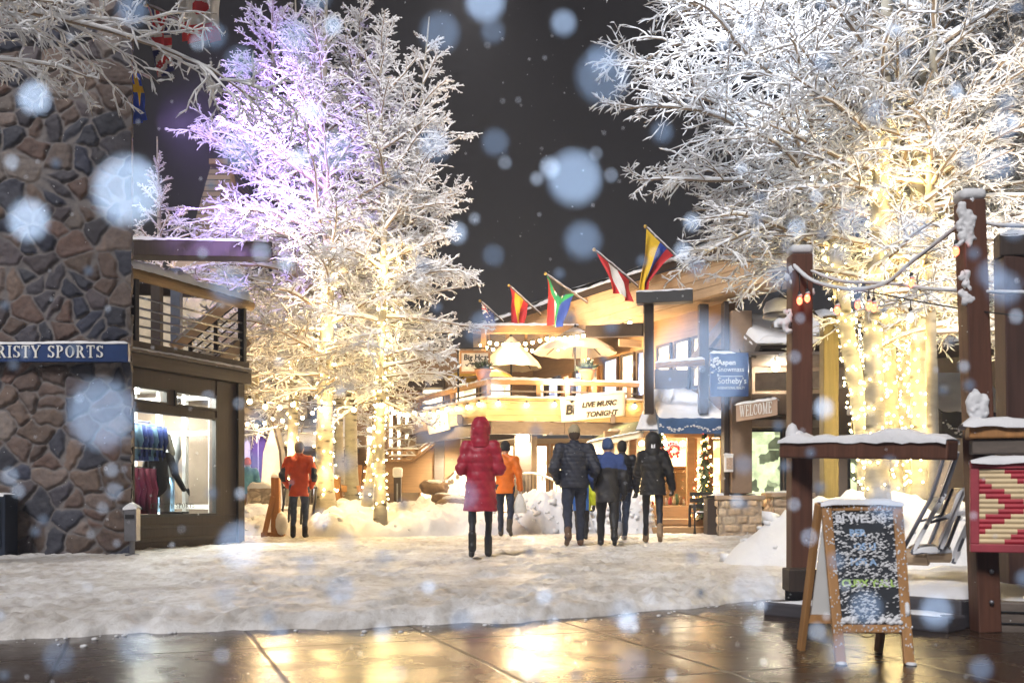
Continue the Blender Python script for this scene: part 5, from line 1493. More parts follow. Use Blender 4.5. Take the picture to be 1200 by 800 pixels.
flag(fp(640, 321, 23.6), fp(690, 356, 24.2), .86, 1.12, ((RED, WHT, BLU, WHT, GRN, BLK), za), 'flag of black, green, white, red and blue fields on the middle pole', 3, .45, -.28, (-.05, 0, 0))
flag(fp(597, 335, 25.4), fp(634, 369, 26), .70, .86, ((RED, YELW), es), 'red and yellow striped flag between the multicoloured flag and the dark blue flag', 4, .4, -.3, (.02, 0, 0))
flag(fp(563, 353, 26.8), fp(590, 377, 27.4), .52, .56, ((NVY, RED, WHT), au), 'small dark blue flag with a corner cross at the far eave end', 5, .35, .05, (.12, 0, 0))
# three more behind the snowy boughs at the tower
flag(fp(204, -42, 14.9), fp(268, -22, 15.6), .80, 1.12, ((RED, WHT), ca), 'red and white flag partly behind snowy twigs at the top left', 6, .15, .1, (.02, 0, 0))
flag(fp(172, 6, 15.2), fp(212, 24, 16.0), .48, 1.05, ((NVY, RED, WHT), uk), 'blue, red and white crossed flag hanging below snowy twigs beside the tower', 7, .45, .05, (.12, 0, 0))
flag(fp(150, 78, 15.2), fp(176, 92, 15.8), .34, .85, ((BLU2, YELW), se), 'blue and yellow cross flag at the edge of the stone tower', 8, .3, .0, (.06, 0, 0))
# ------------------------------------------------------------------ boutique under the blue awning
bout = empty('boutique', (3.4, 22.2, 0), 'brightly lit boutique with brown mullions and an orange door under the blue awning', 'shop')
by = 21.9; bx0, bx1 = P(716, 0, by).x, P(851, 0, by).x
def bz(py, d=by): return HC + (580 - py) / F * d
mb = MB(); mb.box(((bx0 + bx1) / 2, by - .55, .06), (bx1 - bx0 + .3, 1.5, .14)); mb.box(((bx0 + bx1) / 2, by - .25, .21), (bx1 - bx0 + .3, .9, .14)); mb.build('steps', W_HON, bout, bevel=.02)
mb = MB(); mb.box(((bx0 + bx1) / 2, by, .41), (bx1 - bx0, .16, .26)); mb.build('plinth', W_HON, bout, bevel=.01)
for px, w, m in ((717, .10, STUCCO), (741, .15, W_HON), (809, .16, W_HON), (831.5, .08, W_BROWN), (849, .2, W_BROWN)):
    q = P(px, 0, by); mb = MB(); mb.box((q.x, by, 1.27), (w, .16, 1.46)); mb.build('mullion', m, bout, bevel=.008)
mb = MB(); mb.box(((bx0 + bx1) / 2, by + .002, 2.07), (bx1 - bx0 + .3, .2, .14)); mb.build('header', W_HON, bout, bevel=.008)
ux0 = P(775, 0, by).x; mb = MB(); mb.box(((ux0 + bx1) / 2, by + .05, 2.8), (bx1 - ux0 + .3, .2, 1.3)); mb.build('upper_wall', STUCCO_D, bout)
q0, q1 = P(812, 0, by), P(829, 0, by)
mb = MB(); mb.box(((q0.x + q1.x) / 2, by - .01, .62), (q1.x - q0.x - .01, .06, .36)); mb.box((q0.x + .045, by - .01, 1.40), (.085, .06, 1.18)); mb.build('door', W_ORANGE, bout, bevel=.008)
mb = MB(); mb.box((q1.x - .06, by - .06, 1.35), (.02, .04, .28)); mb.build('door_handle', METAL_D, bout)
mb = MB()
for a, b in ((717, 741), (741, 809), (812, 831)): mb.quad(P(a, 0, by + .02) * Vector((1, 1, 0)) + V3(0, 0, .54), P(b, 0, by + .02) * Vector((1, 1, 0)) + V3(0, 0, .54), P(b, 0, by + .02) * Vector((1, 1, 0)) + V3(0, 0, 1.99), P(a, 0, by + .02) * Vector((1, 1, 0)) + V3(0, 0, 1.99))
mb.build('window_pane', GLASS, bout)
pane_window(bout, (P(833, 0, by).x, by - .004, 0), (P(848, 0, by).x, by - .004, 0), .75, 1.98, lit_window('lit_room_yellow', (1, .72, .25), 1.7), W_BROWN, (0, -1, 0), .04)
mb = MB(); mb.box(((bx0 + bx1) / 2, by + 1.3, .33), (bx1 - bx0, 2.4, .06)); mb.box(((bx0 + bx1) / 2, by + 2.5, 1.22), (bx1 - bx0, .1, 1.84)); mb.box((bx1 + .02, by + 1.3, 1.22), (.1, 2.4, 1.84)); mb.box((bx0 - .02, by + 1.3, 1.22), (.1, 2.4, 1.84)); mb.box(((bx0 + bx1) / 2, by + 1.3, 2.17), (bx1 - bx0, 2.4, .06))
mb.build('room', mt('warm_plaster', (.78, .68, .50), .7, var=.06, bump=.05), bout)
area('boutique_light', ((bx0 + bx1) / 2, by + 1.1, 2.1), ((bx0 + bx1) / 2, by + .9, 0), 150, (1, .80, .52), 2.4, 1.6)
mb = MB()
for px in (752, 778, 800): q = P(px, 0, by + .9); mb.ball((q.x, by + .9, 1.92), .06, 10)
mb.build('ceiling_lamp', emis('boutique_lamp', (1, .85, .6), 25), bout)
q = P(790, 0, by + 1.0)
kb = empty('display_cabinet', (q.x, by + 1, .36), 'brown wooden display cabinet inside the boutique window', 'cabinet')
mb = MB(); mb.box((q.x, by + 1, .86), (.75, .4, 1.0)); mb.build('body', W_ORANGE, kb, bevel=.02)
mb = MB(); mb.box((q.x - .18, by + .79, .86), (.32, .02, .8)); mb.box((q.x + .18, by + .79, .86), (.32, .02, .8)); mb.build('door', W_HON, kb, bevel=.01)
mb = MB(); mb.box((q.x, by + 1, 1.39), (.85, .48, .05)); mb.build('top', W_ORANGE, kb, bevel=.01)
fl = empty('flower_arrangement', (q.x - .12, by + 1, 1.415), 'red flowers in a vase on the boutique cabinet', 'flowers')
mb = MB(); mb.lathe((q.x - .12, by + 1, 1.415), [(.05, 0), (.08, .1), (.04, .22), (.05, .25)], 12); mb.build('vase', CREAM, fl, True)
mb = MB(); rr = random.Random(4)
for k in range(46):
    a, r_ = rr.uniform(0, 6.28), .26 * rr.random() ** .6; mb.ball((q.x - .12 + r_ * math.cos(a), by + 1 + .5 * r_ * math.sin(a), 1.72 + rr.uniform(-.1, .22)), rr.uniform(.03, .055), 6)
mb.build('blooms', mt('red_petal', (.62, .03, .05), .6, var=.3), fl, True)
mb = MB()
for k in range(26):
    a, r_ = rr.uniform(0, 6.28), .25 * rr.random(); p1 = Vector((q.x - .12 + r_ * math.cos(a), by + 1 + .5 * r_ * math.sin(a), 1.68)); mb.tube([(q.x - .12, by + 1, 1.64), p1], .008, 4)
mb.build('stems', LEAF, fl)
wares_m = [mt('ware_%d' % i, c, .5, var=.1, bump=0) for i, c in enumerate(((.5, .06, .05), (.6, .5, .35), (.12, .2, .1), (.35, .2, .1), (.7, .66, .6)))]
rr = random.Random(11)
for k in range(16):
    px = 745 + k * 4.1; q = P(px, 0, by + .35); h = rr.uniform(.08, .24); r_ = rr.uniform(.03, .06)
    z_ = .54 if k % 2 else .36
    o = MB(); o.lathe((q.x, by + .3 + .25 * rr.random(), .36 + .2), [(r_ * .7, 0), (r_, h * .4), (r_ * .5, h * .8), (r_ * .6, h)], 10)
    tag(o.build('vase', wares_m[k % 5], None, True), 'small ornament in the row along the boutique window sill', 'ornament', 'ornaments on the window sill')
mb = MB(); mb.box(((P(744, 0, by).x + P(808, 0, by).x) / 2, by + .42, .48), (1.18, .5, .16)); tag(mb.build('window_shelf', W_HON), 'low wooden display shelf inside the boutique window', 'shelf')

# christmas tree by the boutique door and a lit garland
def xmas(px, d, z0, h, r_, label, seed, n=900, name='christmas_tree', bulbs_=70):
    c = P(px, 0, d); root = empty(name, (c.x, d, z0), label, 'christmas tree'); rr = random.Random(seed)
    mb = MB(); mb.tube([(c.x, d, z0), (c.x, d, z0 + h)], [.04, .01], 6); mb.build('trunk', TWIG, root)
    mb = MB(); pos = []
    for k in range(n):
        v = rr.random() ** 1.2; z = z0 + .12 + (h - .12) * v; a = rr.uniform(0, 6.28); rad = (r_ * (1 - v) ** .8 + .03) * rr.uniform(.25, 1.05)
        p0 = Vector((c.x + rad * .45 * math.cos(a), d + rad * .45 * math.sin(a), z + .05)); p1 = Vector((c.x + rad * math.cos(a), d + rad * math.sin(a), z - .05 + .06 * rr.random()))
        sd = (p1 - p0).cross(Vector((rr.random() - .5, rr.random() - .5, 1))).normalized() * .022
        mb.add([p0 - sd * .5, p0 + sd * .5, p1 + sd, p1 - sd], [(0, 1, 2, 3)])
    mb.build('foliage', mt('fir_needles', (.03, .065, .03), .6, var=.4, bump=.3), root)
    for k in range(bulbs_):
        v = (k + .5) / bulbs_; a = v * 60; rad = (r_ * (1 - v) ** .8 + .03) * 1.03; pos.append((c.x + rad * math.cos(a), d + rad * math.sin(a), z0 + .12 + (h - .15) * v))
    bulb_copies(root, pos[::2], .018, BULB_W); bulb_copies(root, pos[1::4], .022, emis('bulb_red', (1, .08, .03), 9, False), 'red_bulb'); bulb_copies(root, pos[3::4], .020, emis('bulb_amber', (1, .45, .06), 12, False), 'amber_bulb')
    return root
xmas(826, 21.1, .14, 1.95, .26, 'narrow green christmas tree with red and amber lights beside the orange door', 3)
xmas(772, 21.7, 1.45, .75, .24, 'bunch of fir with red lights above the boutique window', 5, 260, 'fir_spray', 20)['category'] = 'decoration'

# blue awning with snow on it
AWB = mt('blue_awning_cloth', (.05, .11, .24), .8, var=.15, bump=.2)
def awning(label, L, R_, d_back, d_front, zb_, zf, val, cloth, snow_t, seed, name='awning', sag=.0):
    """L,R_ = x at left and right end"""
    root = empty(name, ((L + R_) / 2, d_back, zf), label, 'awning')
    n, m = 24, 10; V = []
    for i in range(n + 1):
        for j in range(m + 1):
            u, v = i / n, j / m; V.append((L + (R_ - L) * u, d_back + (d_front - d_back) * v, zb_ + (zf - zb_) * v - .03 * math.sin(PI * v) - .012 * abs(math.sin(u * PI * 5))))
    Q = [(i * (m + 1) + j, (i + 1) * (m + 1) + j, (i + 1) * (m + 1) + j + 1, i * (m + 1) + j + 1) for i in range(n) for j in range(m)]
    o = np_obj('canvas', np.array(V), np.array(Q), cloth, root); md = o.modifiers.new('cloth_thickness', 'SOLIDIFY'); md.thickness = .01
    mb = MB(); mb.box(((L + R_) / 2, d_front - .005, zf - val / 2), (R_ - L, .012, val)); mb.build('valance', cloth, root)
    mb = MB()
    for x in (L - .003, R_ + .003): mb.prism([(x, d_back, zb_ - .02), (x, d_front, zf - .01), (x, d_front, zf - val), (x, d_back, zf - val)], (.008, 0, 0))
    mb.build('side_flap', cloth, root)
    mb = MB()
    for x in (L + .02, R_ - .02): mb.tube([(x, d_back, zf - .02), (x, d_front + .02, zf - .02)], .014, 6)
    mb.build('frame', METAL_D, root)
    n, m = 60, 24; V = []; x0, x1 = L + .0, R_ - .0
    for i in range(n + 1):
        for j in range(m + 1):
            u, v = i / n, j / m; e = min(u, 1 - u, v * .6 + .2, 1 - v) * 12; e = min(1, max(0, e)) ** .5
            x, y = x0 + (x1 - x0) * u, d_back + (d_front - d_back) * v * .985; z = zb_ + (zf - zb_) * v
            V.append((x, y, z + e * snow_t * (.8 + .4 * float(vnoise(x * 2.5, y * 2.5, seed=seed)) + .15 * float(vnoise(x * 9, y * 9, seed=seed)))))
    Q = [(i * (m + 1) + j, (i + 1) * (m + 1) + j, (i + 1) * (m + 1) + j + 1, i * (m + 1) + j + 1) for i in range(n) for j in range(m)]
    np_obj('snow_cap', np.array(V), np.array(Q), SNOW, root)
    # snow stuck to the valance
    mb = MB(); rr = random.Random(seed)
    for k in range(70):
        u = rr.random(); x = L + (R_ - L) * u; z = zf - val * (.35 + .4 * math.sin(u * PI * 2) ** 2 * .8 + .2 * rr.random()); mb.ball((x, d_front - .012, z), rr.uniform(.01, .03), 6, .7)
    mb.build('snow_flecks', SNOW, root, True)
    return root
awning('blue canvas awning loaded with snow over the boutique window', P(772, 0, 20.5).x, P(852, 0, 20.5).x, 21.85, 20.5, 2.95, 2.30, .30, AWB, .10, 3)
# frosted canvas side panel and the green awning next to it
fp_ = empty('side_awning', P(760, 500, 20.9), 'slanted canvas panel plastered with granular snow left of the blue awning', 'awning')
pts = [P(763, 457, 21.5), P(790, 457, 21.3), P(776, 504, 20.6), P(745, 504, 20.8)]
mb = MB(); mb.prism(pts, (0, .05, .0)); mb.build('canvas', AWB, fp_)
n = 40; V = []
for i in range(n + 1):
    for j in range(n + 1):
        u, v = i / n, j / n; p = pts[0].lerp(pts[1], u).lerp(pts[3].lerp(pts[2], u), v); V.append((p.x, p.y - .02 - .02 * float(vnoise(u * 22, v * 30)), p.z + .02))
Q = [(i * (n + 1) + j, (i + 1) * (n + 1) + j, (i + 1) * (n + 1) + j + 1, i * (n + 1) + j + 1) for i in range(n) for j in range(n)]
np_obj('snow_crust', np.array(V), np.array(Q), SNOW, fp_)
AWG = mt('green_awning_cloth', (.05, .07, .04), .85, var=.2, bump=.2)
ga = empty('green_awning', P(720, 510, 21.3), 'dark green awning with a pale snowy edge under the deck corner', 'awning')
c4 = [P(690, 517, 21.2), P(752, 506, 20.9), P(746, 496, 22.4), P(724, 500, 22.8)]
mb = MB(); mb.prism([P(690, 519, 22.2), P(752, 507, 21.0), P(748, 495, 22.0), P(722, 500, 23.4)], (0, 0, .03)); mb.build('canvas', AWG, ga)
mb = MB(); mb.bar(P(690, 522, 22.2), P(753, 509, 20.98), .03, .11); mb.build('valance', CREAM, ga)
snow_cap(P(690, 519, 22.2) + V3(0, .02, .03), P(752, 507, 21.0) + V3(0, .02, .03), .12, .04, ga, seed=12)
mb = MB(); mb.tube([P(716, 521, 21.9), P(738, 500, 21.9)], .02, 6); mb.build('frame', WHITE, ga)

# ------------------------------------------------------------------ realty office porch: stone plinths, column, gable, signs
off_ = empty('realty_office', (6.0, 20.3, 0), 'brown realty office with stone plinth columns and a snow-covered gabled porch', 'office')
def plinth(px0, px1, d, top_py, label_seed, dep=.8):
    x0, x1 = P(px0, 0, d).x, P(px1, 0, d).x; zt = HC + (580 - top_py) / F * d
    pl_ = stone_panel('plinth_stone', (x0, d, -.1), (1, 0, 0), (0, 0, 1), (0, -1, 0), x1 - x0, zt + .1 - .09, (.27, .16), .014, ASHLAR, (.36, .29, .22), label_seed, off_, .035, .15, .15, .38, True)
    stone_panel('plinth_stone', (x0, d + dep, -.1), (0, -1, 0), (0, 0, 1), (-1, 0, 0), dep, zt + .1 - .09, (.27, .16), .02, ASHLAR, (.36, .29, .22), label_seed + 1, off_, .035, .15, .15, .38, True)
    stone_panel('plinth_stone', (x1, d, -.1), (0, 1, 0), (0, 0, 1), (1, 0, 0), dep, zt + .1 - .09, (.27, .16), .03, ASHLAR, (.36, .29, .22), label_seed + 2, off_, .035, .15, .15, .38, True)
    mb = MB(); mb.box(((x0 + x1) / 2, d + dep / 2, (zt - .09 - .1) / 2), (x1 - x0 - .01, dep - .01, zt - .09 + .1)); mb.build('plinth_core', STUCCO_D, off_)
    mb = MB(); mb.box(((x0 + x1) / 2, d + dep / 2, zt - .045), (x1 - x0 + .1, dep + .1, .085)); mb.build('plinth_cap', mt('sandstone', (.44, .32, .22), .8, var=.15, bump=.4), off_, bevel=.015)
    snow_cap((x0 - .02, d + dep * .75, zt), (x1 + .02, d + dep * .75, zt), dep * .5, .05, off_, seed=label_seed)
    return (x0 + x1) / 2, zt
cxp, zp = plinth(842, 893, 19.6, 580, 41)
plinth(907, 952, 20.0, 577, 51)
q = P(868, 0, 19.9)
mb = MB(); mb.box((q.x, 20.0, (zp + 4.3) / 2 + .04), (.40, .40, 4.3 - zp)); mb.build('column', mt('brown_column', (.27, .185, .125), .7, var=.12, bump=.15), off_, bevel=.012)
mb = MB(); mb.box((q.x - .26, 20.1, 2.6), (.10, .3, 3.9)); mb.build('pilaster', W_DARK, off_, bevel=.006)
# wall behind, windows, header, soffit
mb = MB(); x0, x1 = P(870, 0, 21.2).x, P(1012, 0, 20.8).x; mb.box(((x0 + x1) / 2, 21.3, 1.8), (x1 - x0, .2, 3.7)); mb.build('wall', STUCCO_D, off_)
LIT_G = lit_window('lit_room_green', (.72, .82, .46), .62, .12, (3, 3, 3))
for px0, px1 in ((874, 916), (919, 950), (993, 1010)):
    a, b = P(px0, 0, 21.18), P(px1, 0, 21.18); pane_window(off_, (a.x, 21.18, 0), (b.x, 21.18, 0), .5, 2.12, LIT_G, BLACKM, (0, -1, 0), .045)
a, b = P(872, 0, 21.0), P(960, 0, 21.0)
mb = MB(); mb.box(((a.x + b.x) / 2, 21.06, 2.24), (b.x - a.x, .18, .16)); mb.build('window_header', mt('beige_trim', (.36, .29, .22), .7, bump=.1), off_, bevel=.01)
mb = MB(); mb.box(((a.x + b.x) / 2, 20.9, 2.62), (b.x - a.x, .3, .42)); mb.build('dark_canopy', W_DARK, off_, bevel=.01)
mb = MB(); c0, c1 = P(885, 0, 20.4), P(1020, 0, 19.8); mb.bar(V3(c0.x, 20.4, 3.02), V3(c1.x, 19.8, 3.02), .3, .34); mb.build('beige_beam', mt('beige_trim2', (.40, .33, .26), .7, bump=.1), off_, bevel=.01)
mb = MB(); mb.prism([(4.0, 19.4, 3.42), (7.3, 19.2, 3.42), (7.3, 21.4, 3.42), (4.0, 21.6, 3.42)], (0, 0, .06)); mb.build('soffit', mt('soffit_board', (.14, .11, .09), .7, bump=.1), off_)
# gabled roof: near rake, far rake, snowy slope facing the plaza
A1, A0, A2 = P(887, 404, 19.5), P(851, 374, 20.6), P(813, 421, 21.6)
rx = Vector((2.9, -.3, 0))
mb = MB(); mb.prism([A1, A1 + rx, A0 + rx, A0], (0, 0, -.08)); mb.build('roof_slope', W_DARK, off_)
mb = MB(); mb.prism([A0, A0 + rx, A2 + rx, A2], (0, 0, -.08)); mb.build('roof_slope', W_DARK, off_)
for a, b in ((A1, A0), (A0, A2)):
    mb = MB(); dz = V3(-.04, 0, -.1); mb.bar(a + dz + (a - b) * .05, b + dz, .10, .28, up=(0, .3, 1)); mb.build('barge_board', mt('barge_paint', (.20, .17, .15), .7, bump=.1), off_, bevel=.01)
mb = MB(); mb.prism([A1 + V3(.05, 0, -.1), A0 + V3(.05, 0, -.1), A2 + V3(.05, 0, -.1)], (.06, 0, 0)); mb.build('gable_wall', STUCCO_D, off_)
n, m = 60, 20; V = []
for i in range(n + 1):
    for j in range(m + 1):
        u, v = i / n, j / m; p = (A1 + rx * u).lerp(A0 + rx * u, v); e = min(1, max(0, min(v * 12, u * 30 + .3)))
        V.append((p.x - .03, p.y - .08 * (1 - v), p.z + .16 * e + .05 * float(vnoise(u * 9, v * 4)) * e - .02))
Q = [(i * (m + 1) + j, (i + 1) * (m + 1) + j, (i + 1) * (m + 1) + j + 1, i * (m + 1) + j + 1) for i in range(n) for j in range(m)]
np_obj('roof_snow', np.array(V), np.array(Q), SNOW, off_)
snow_cap(A1 + V3(0, -.06, .02), A1 + rx + V3(0, -.06, .02), .22, .13, off_, seed=71)
snow_cap(A1.lerp(A0, .02), A0 + V3(0, 0, .03), .14, .05, off_, seed=72)
# sconce that is lit
q = P(908, 431, 20.9)
scn = empty('wall_lamp', (q.x, 20.9, q.z), 'bright round wall lamp under the office eave', 'lamp')
mb = MB(); mb.ball((q.x, 20.84, q.z), .075, 12); mb.build('globe', emis('lamp_globe', (1, .9, .72), 60, False), scn, True)
mb = MB(); mb.lathe((q.x, 20.86, q.z + .06), [(.10, 0), (.06, .06), (.03, .1)], 10); mb.bar((q.x, 20.86, q.z + .12), (q.x, 21.2, q.z + .12), .05, .05); mb.build('bracket', BLACKM, scn)
point('office_wall_lamp', (q.x, 20.62, q.z - .05), 26, (1, .84, .62), .07)
mb = MB(); mb.bar((q.x, 20.9, q.z + .15), (q.x, 21.25, q.z + .15), .1, .3)
# signs
def sgnP(px, py, d): return P(px, py, d)
d_ = 19.2
ss = empty('realty_sign', P(855, 466, d_), 'square blue hanging sign with white realty lettering below the gable', 'sign')
c = P(854.5, 439, d_); w, h = 45 / F * d_, 51 / F * d_
mb = MB(); mb.box(c, (w, .06, h)); mb.build('board', NAVY, ss, bevel=.008)
def st(px, py): p = P(px, py, d_); return Vector((p.x, d_ - .034, p.z))
text_obj('lettering', 'Aspen', WHITE, st(840.5, 427.5), (1, 0, 0), (0, 0, 1), .135, ss, .008, bold=.004)
text_obj('lettering', 'Snowmass', WHITE, st(840.5, 435.6), (1, 0, 0), (0, 0, 1), .135, ss, .008, sx=.88)
text_obj('lettering', "Sotheby's", WHITE, st(840.5, 449.6), (1, 0, 0), (0, 0, 1), .165, ss, .010, sx=.86)
text_obj('lettering', 'INTERNATIONAL REALTY', WHITE, st(840, 456), (1, 0, 0), (0, 0, 1), .072, ss, .008, sx=.62)
mb = MB(); mb.box(st(855, 441) , (30 / F * d_, .008, .012)); mb.build('rule', WHITE, ss)
mb = MB(); mb.tube([(c.x - w / 2, d_, c.z + h / 2 + .08), (P(868, 0, 19.9).x, 19.9, c.z + h / 2 + .08)], .02, 6)
for sx in (-.3, .3): mb.tube([(c.x + sx * w, d_ + .1, c.z + h / 2 + .08), (c.x + sx * w, d_, c.z + h / 2)], .008, 5)
mb.build('bracket', METAL_D, ss)
snow_cap((c.x - w / 2, d_, c.z + h / 2), (c.x + w * .15, d_, c.z + h / 2), .07, .05, ss, seed=8)
mb = MB(); rr = random.Random(2)
for k in range(26): p = st(833 + rr.random() * 8, 416 + rr.random() * 14 + (10 if k % 5 == 0 else 0)); mb.ball(p, rr.uniform(.01, .04), 6, .7)
mb.build('snow_flecks', SNOW, ss, True)
d_ = 18.9
ws = empty('welcome_sign', P(886, 493, d_), 'tan projecting sign with white WELCOME capitals and snow on top', 'sign')
pts = [P(862.5, 474, 19.3), P(911, 467, 18.6), P(911, 486, 18.6), P(862.5, 494, 19.3)]
mb = MB(); mb.prism(pts, (.02, .06, 0)); mb.build('board', mt('tan_sign_paint', (.42, .30, .23), .6, var=.1, bump=.08), ws, bevel=.006)
xd = (pts[1] - pts[0]); upv = (pts[0] - pts[3]); nn = xd.cross(upv).normalized()
if nn.y > 0: nn = -nn
serif_text('lettering', 'WELCOME', WHITE, pts[3] + xd * .09 + upv * .24 - V3(0, .012, 0), xd, upv, .215, ws, .008, width=xd.length * .78)
snow_cap(pts[0] + V3(.01, .03, 0), pts[1] + V3(.01, .03, 0), .07, .05, ws, seed=4)
mb = MB(); mb.tube([(P(868, 0, 19.9).x, 19.9, pts[0].z + .1), (pts[1].x - .1, pts[1].y + .05, pts[1].z + .04)], .015, 6); mb.build('bracket', METAL_D, ws)
# notice box on the column
q = P(856, 542, 19.55)
nb_ = empty('notice_box', q, 'small white leaflet box fixed to the brown office column', 'box')
mb = MB(); mb.box((q.x, 19.72, q.z), (.17, .12, .34), R(-8)); mb.build('box', WHITE, nb_, bevel=.008)
mb = MB(); mb.box((q.x + .005, 19.652, q.z - .01), (.12, .012, .22), R(-8)); mb.build('leaflet', mt('leaflet_paper', (.50, .36, .26), .7, var=.3, scale=30), nb_)
snow_cap((q.x - .09, 19.72, q.z + .17), (q.x + .09, 19.72, q.z + .17), .12, .04, nb_, seed=3)
# black metal bench
d_ = 20.4
bn = empty('metal_bench', P(824, 618, d_), 'black tubular metal bench beside the stone plinth', 'bench')
x0, x1 = P(811, 0, d_).x, P(840, 0, d_).x
for x in (x0, x1):
    mb = MB(); mb.tube([(x, d_ - .3, 0), (x, d_ - .3, .5), (x, d_ - .24, .58), (x, d_ + .2, .58), (x, d_ + .26, .5), (x, d_ + .26, 0)], .03, 8); mb.build('side_frame', BLACKM, bn, True)
for k in range(6): mb = MB(); mb.box(((x0 + x1) / 2, d_ - .24 + k * .09, .42), (x1 - x0 - .05, .07, .025)); mb.build('seat_slat', BLACKM, bn)
for k in range(3): mb = MB(); mb.box(((x0 + x1) / 2, d_ + .26, .55 + k * .12), (x1 - x0, .025, .08)); mb.build('back_slat', BLACKM, bn)
snow_cap((x0 + .05, d_ + .05, .435), (x1 - .05, d_ + .05, .435), .3, .03, bn, seed=2)
d_ = 19.5; q = P(826, 0, 20.0)
# dark bin by the plinth
tb = empty('dark_planter', (P(834, 0, 19.9).x, 19.9, 0), 'dark slatted timber bin between bench and stone plinth', 'bin')
mb = MB(); mb.box((P(835, 0, 19.9).x, 19.95, .36), (.26, .4, .70)); mb.build('body', W_DARK, tb, bevel=.01)
mb = MB(); mb.box((P(835, 0, 19.9).x, 19.95, .74), (.3, .44, .05)); mb.build('lid', BLACKM, tb, bevel=.01)
# snow-edged path lamp
d_ = 17.2; q = P(901, 0, d_)
pl_ = empty('path_lamp', (q.x, d_, .1), 'short black path lamp standing in the snow bank right of the plinth', 'lamp')
mb = MB(); mb.lathe((q.x, d_, .05), [(.05, 0), (.05, .22), (.035, .23), (.035, .29), (.06, .30), (.06, .33)], 10); mb.build('post', BLACKM, pl_, True)
mb = MB(); mb.ball((q.x, d_, .40), .06, 8, .5); mb.build('snow_cap', SNOW, pl_, True)
# office chair-like metal frame seen behind the plinth gap
# ------------------------------------------------------------------ house behind the right-hand aspens
hb = empty('lodge', (8.6, 18.5, 0), 'beige lodge with dark overhanging eave behind the right-hand aspens', 'lodge')
mb = MB(); mb.prism([(6.6, 19.6, -.1), (13.5, 16.2, -.1), (13.6, 16.4, -.1), (6.7, 19.8, -.1)], (0, 0, 3.6)); mb.build('wall', STUCCO, hb)
lw = (Vector((13.5, 16.2, 0)) - Vector((6.6, 19.6, 0))).normalized(); ln = Vector((lw.y, -lw.x, 0))
def lp(s): return Vector((6.6, 19.6, 0)) + lw * s + ln * .002
for s0, s1, z0, z1, m in ((.2, .7, .4, 2.1, LIT_D), (1.9, 2.8, .5, 1.5, mt('dark_pane', (.05, .07, .10), .15, bump=0)), (3.1, 4.3, 1.2, 1.9, mt('dark_pane2', (.06, .06, .06), .2, bump=0))):
    pane_window(hb, lp(s0), lp(s1), z0, z1, m, STUCCO, ln, .07, 1)
mb = MB(); a, b = Vector((6.2, 18.9, 3.35)), Vector((13.3, 15.4, 3.35)); mb.bar(a, b, .9, .18); mb.build('eave', W_DARK, hb, bevel=.01)
mb = MB(); mb.bar(a + V3(.2, .4, .6), b + V3(.2, .4, .6), .3, 1.1); mb.build('upper_band', W_DARK, hb)
mb = MB(); mb.bar(a + V3(.1, .35, -1.0), b + V3(.1, .35, -1.0), .12, .16); mb.build('moulding', mt('beige_trim3', (.50, .43, .35), .7, bump=.1), hb, bevel=.01)
snow_cap(a + V3(0, 0, .09), b + V3(0, 0, .09), .9, .16, hb, seed=5)
awning('dark awning with snow on its slope behind the tallest red-brown post', 6.55, 7.75, 16.9, 15.6, 2.75, 2.02, .38, mt('charcoal_awning_cloth', (.03, .034, .045), .8, bump=.2), .05, 9)

# ------------------------------------------------------------------ left background
lod = empty('village_lodge', (-7.5, 33, 0), 'tan plastered lodge with dark windows and a violet-lit doorway behind the left aspens', 'lodge')
def lbox(px0, px1, py0, py1, d, th, name, mat, bevel=0): 
    a, b = P(px0, py1, d), P(px1, py0, d); mb = MB(); mb.box(((a.x + b.x) / 2, d + th / 2, (a.z + b.z) / 2), (b.x - a.x, th, b.z - a.z)); return mb.build(name, mat, lod, bevel=bevel)
lbox(200, 360, 292, 612, 33, 4, 'wall', STUCCO)
lbox(296, 336, 438, 470, 32.9, .1, 'window', W_DARK); lbox(300, 334, 442, 466, 32.86, .05, 'window_pane', mt('dark_pane3', (.03, .04, .05), .1, bump=0))
lbox(288, 330, 300, 340, 32.9, .1, 'window', W_DARK); lbox(291, 327, 303, 337, 32.86, .05, 'window_pane', mt('dark_pane3', (.03, .04, .05), .1))
lbox(270, 350, 262, 292, 32, 5.5, 'eave', W_DARK)
lbox(284, 312, 482, 505, 32.6, .4, 'sign_band', mt('dark_board', (.10, .08, .07), .7))
lbox(293, 311, 508, 572, 32.9, .1, 'door', mt('violet_door', (.16, .10, .26), .5, var=.1)); lbox(302, 303.2, 508, 572, 32.86, .05, 'door_rail', WHITE); lbox(286, 293, 500, 575, 32.8, .1, 'door_jamb', WHITE)
a, b = P(265, 262, 31.5), P(352, 262, 31.5); snow_cap(a + V3(0, .5, .02), b + V3(0, .5, .02), 1.6, .3, lod, seed=31, n=40)
spot('violet_door_lamp', P(302, 520, 31.0), P(302, 550, 33), 45, (.55, .30, 1.0), 80, .8)
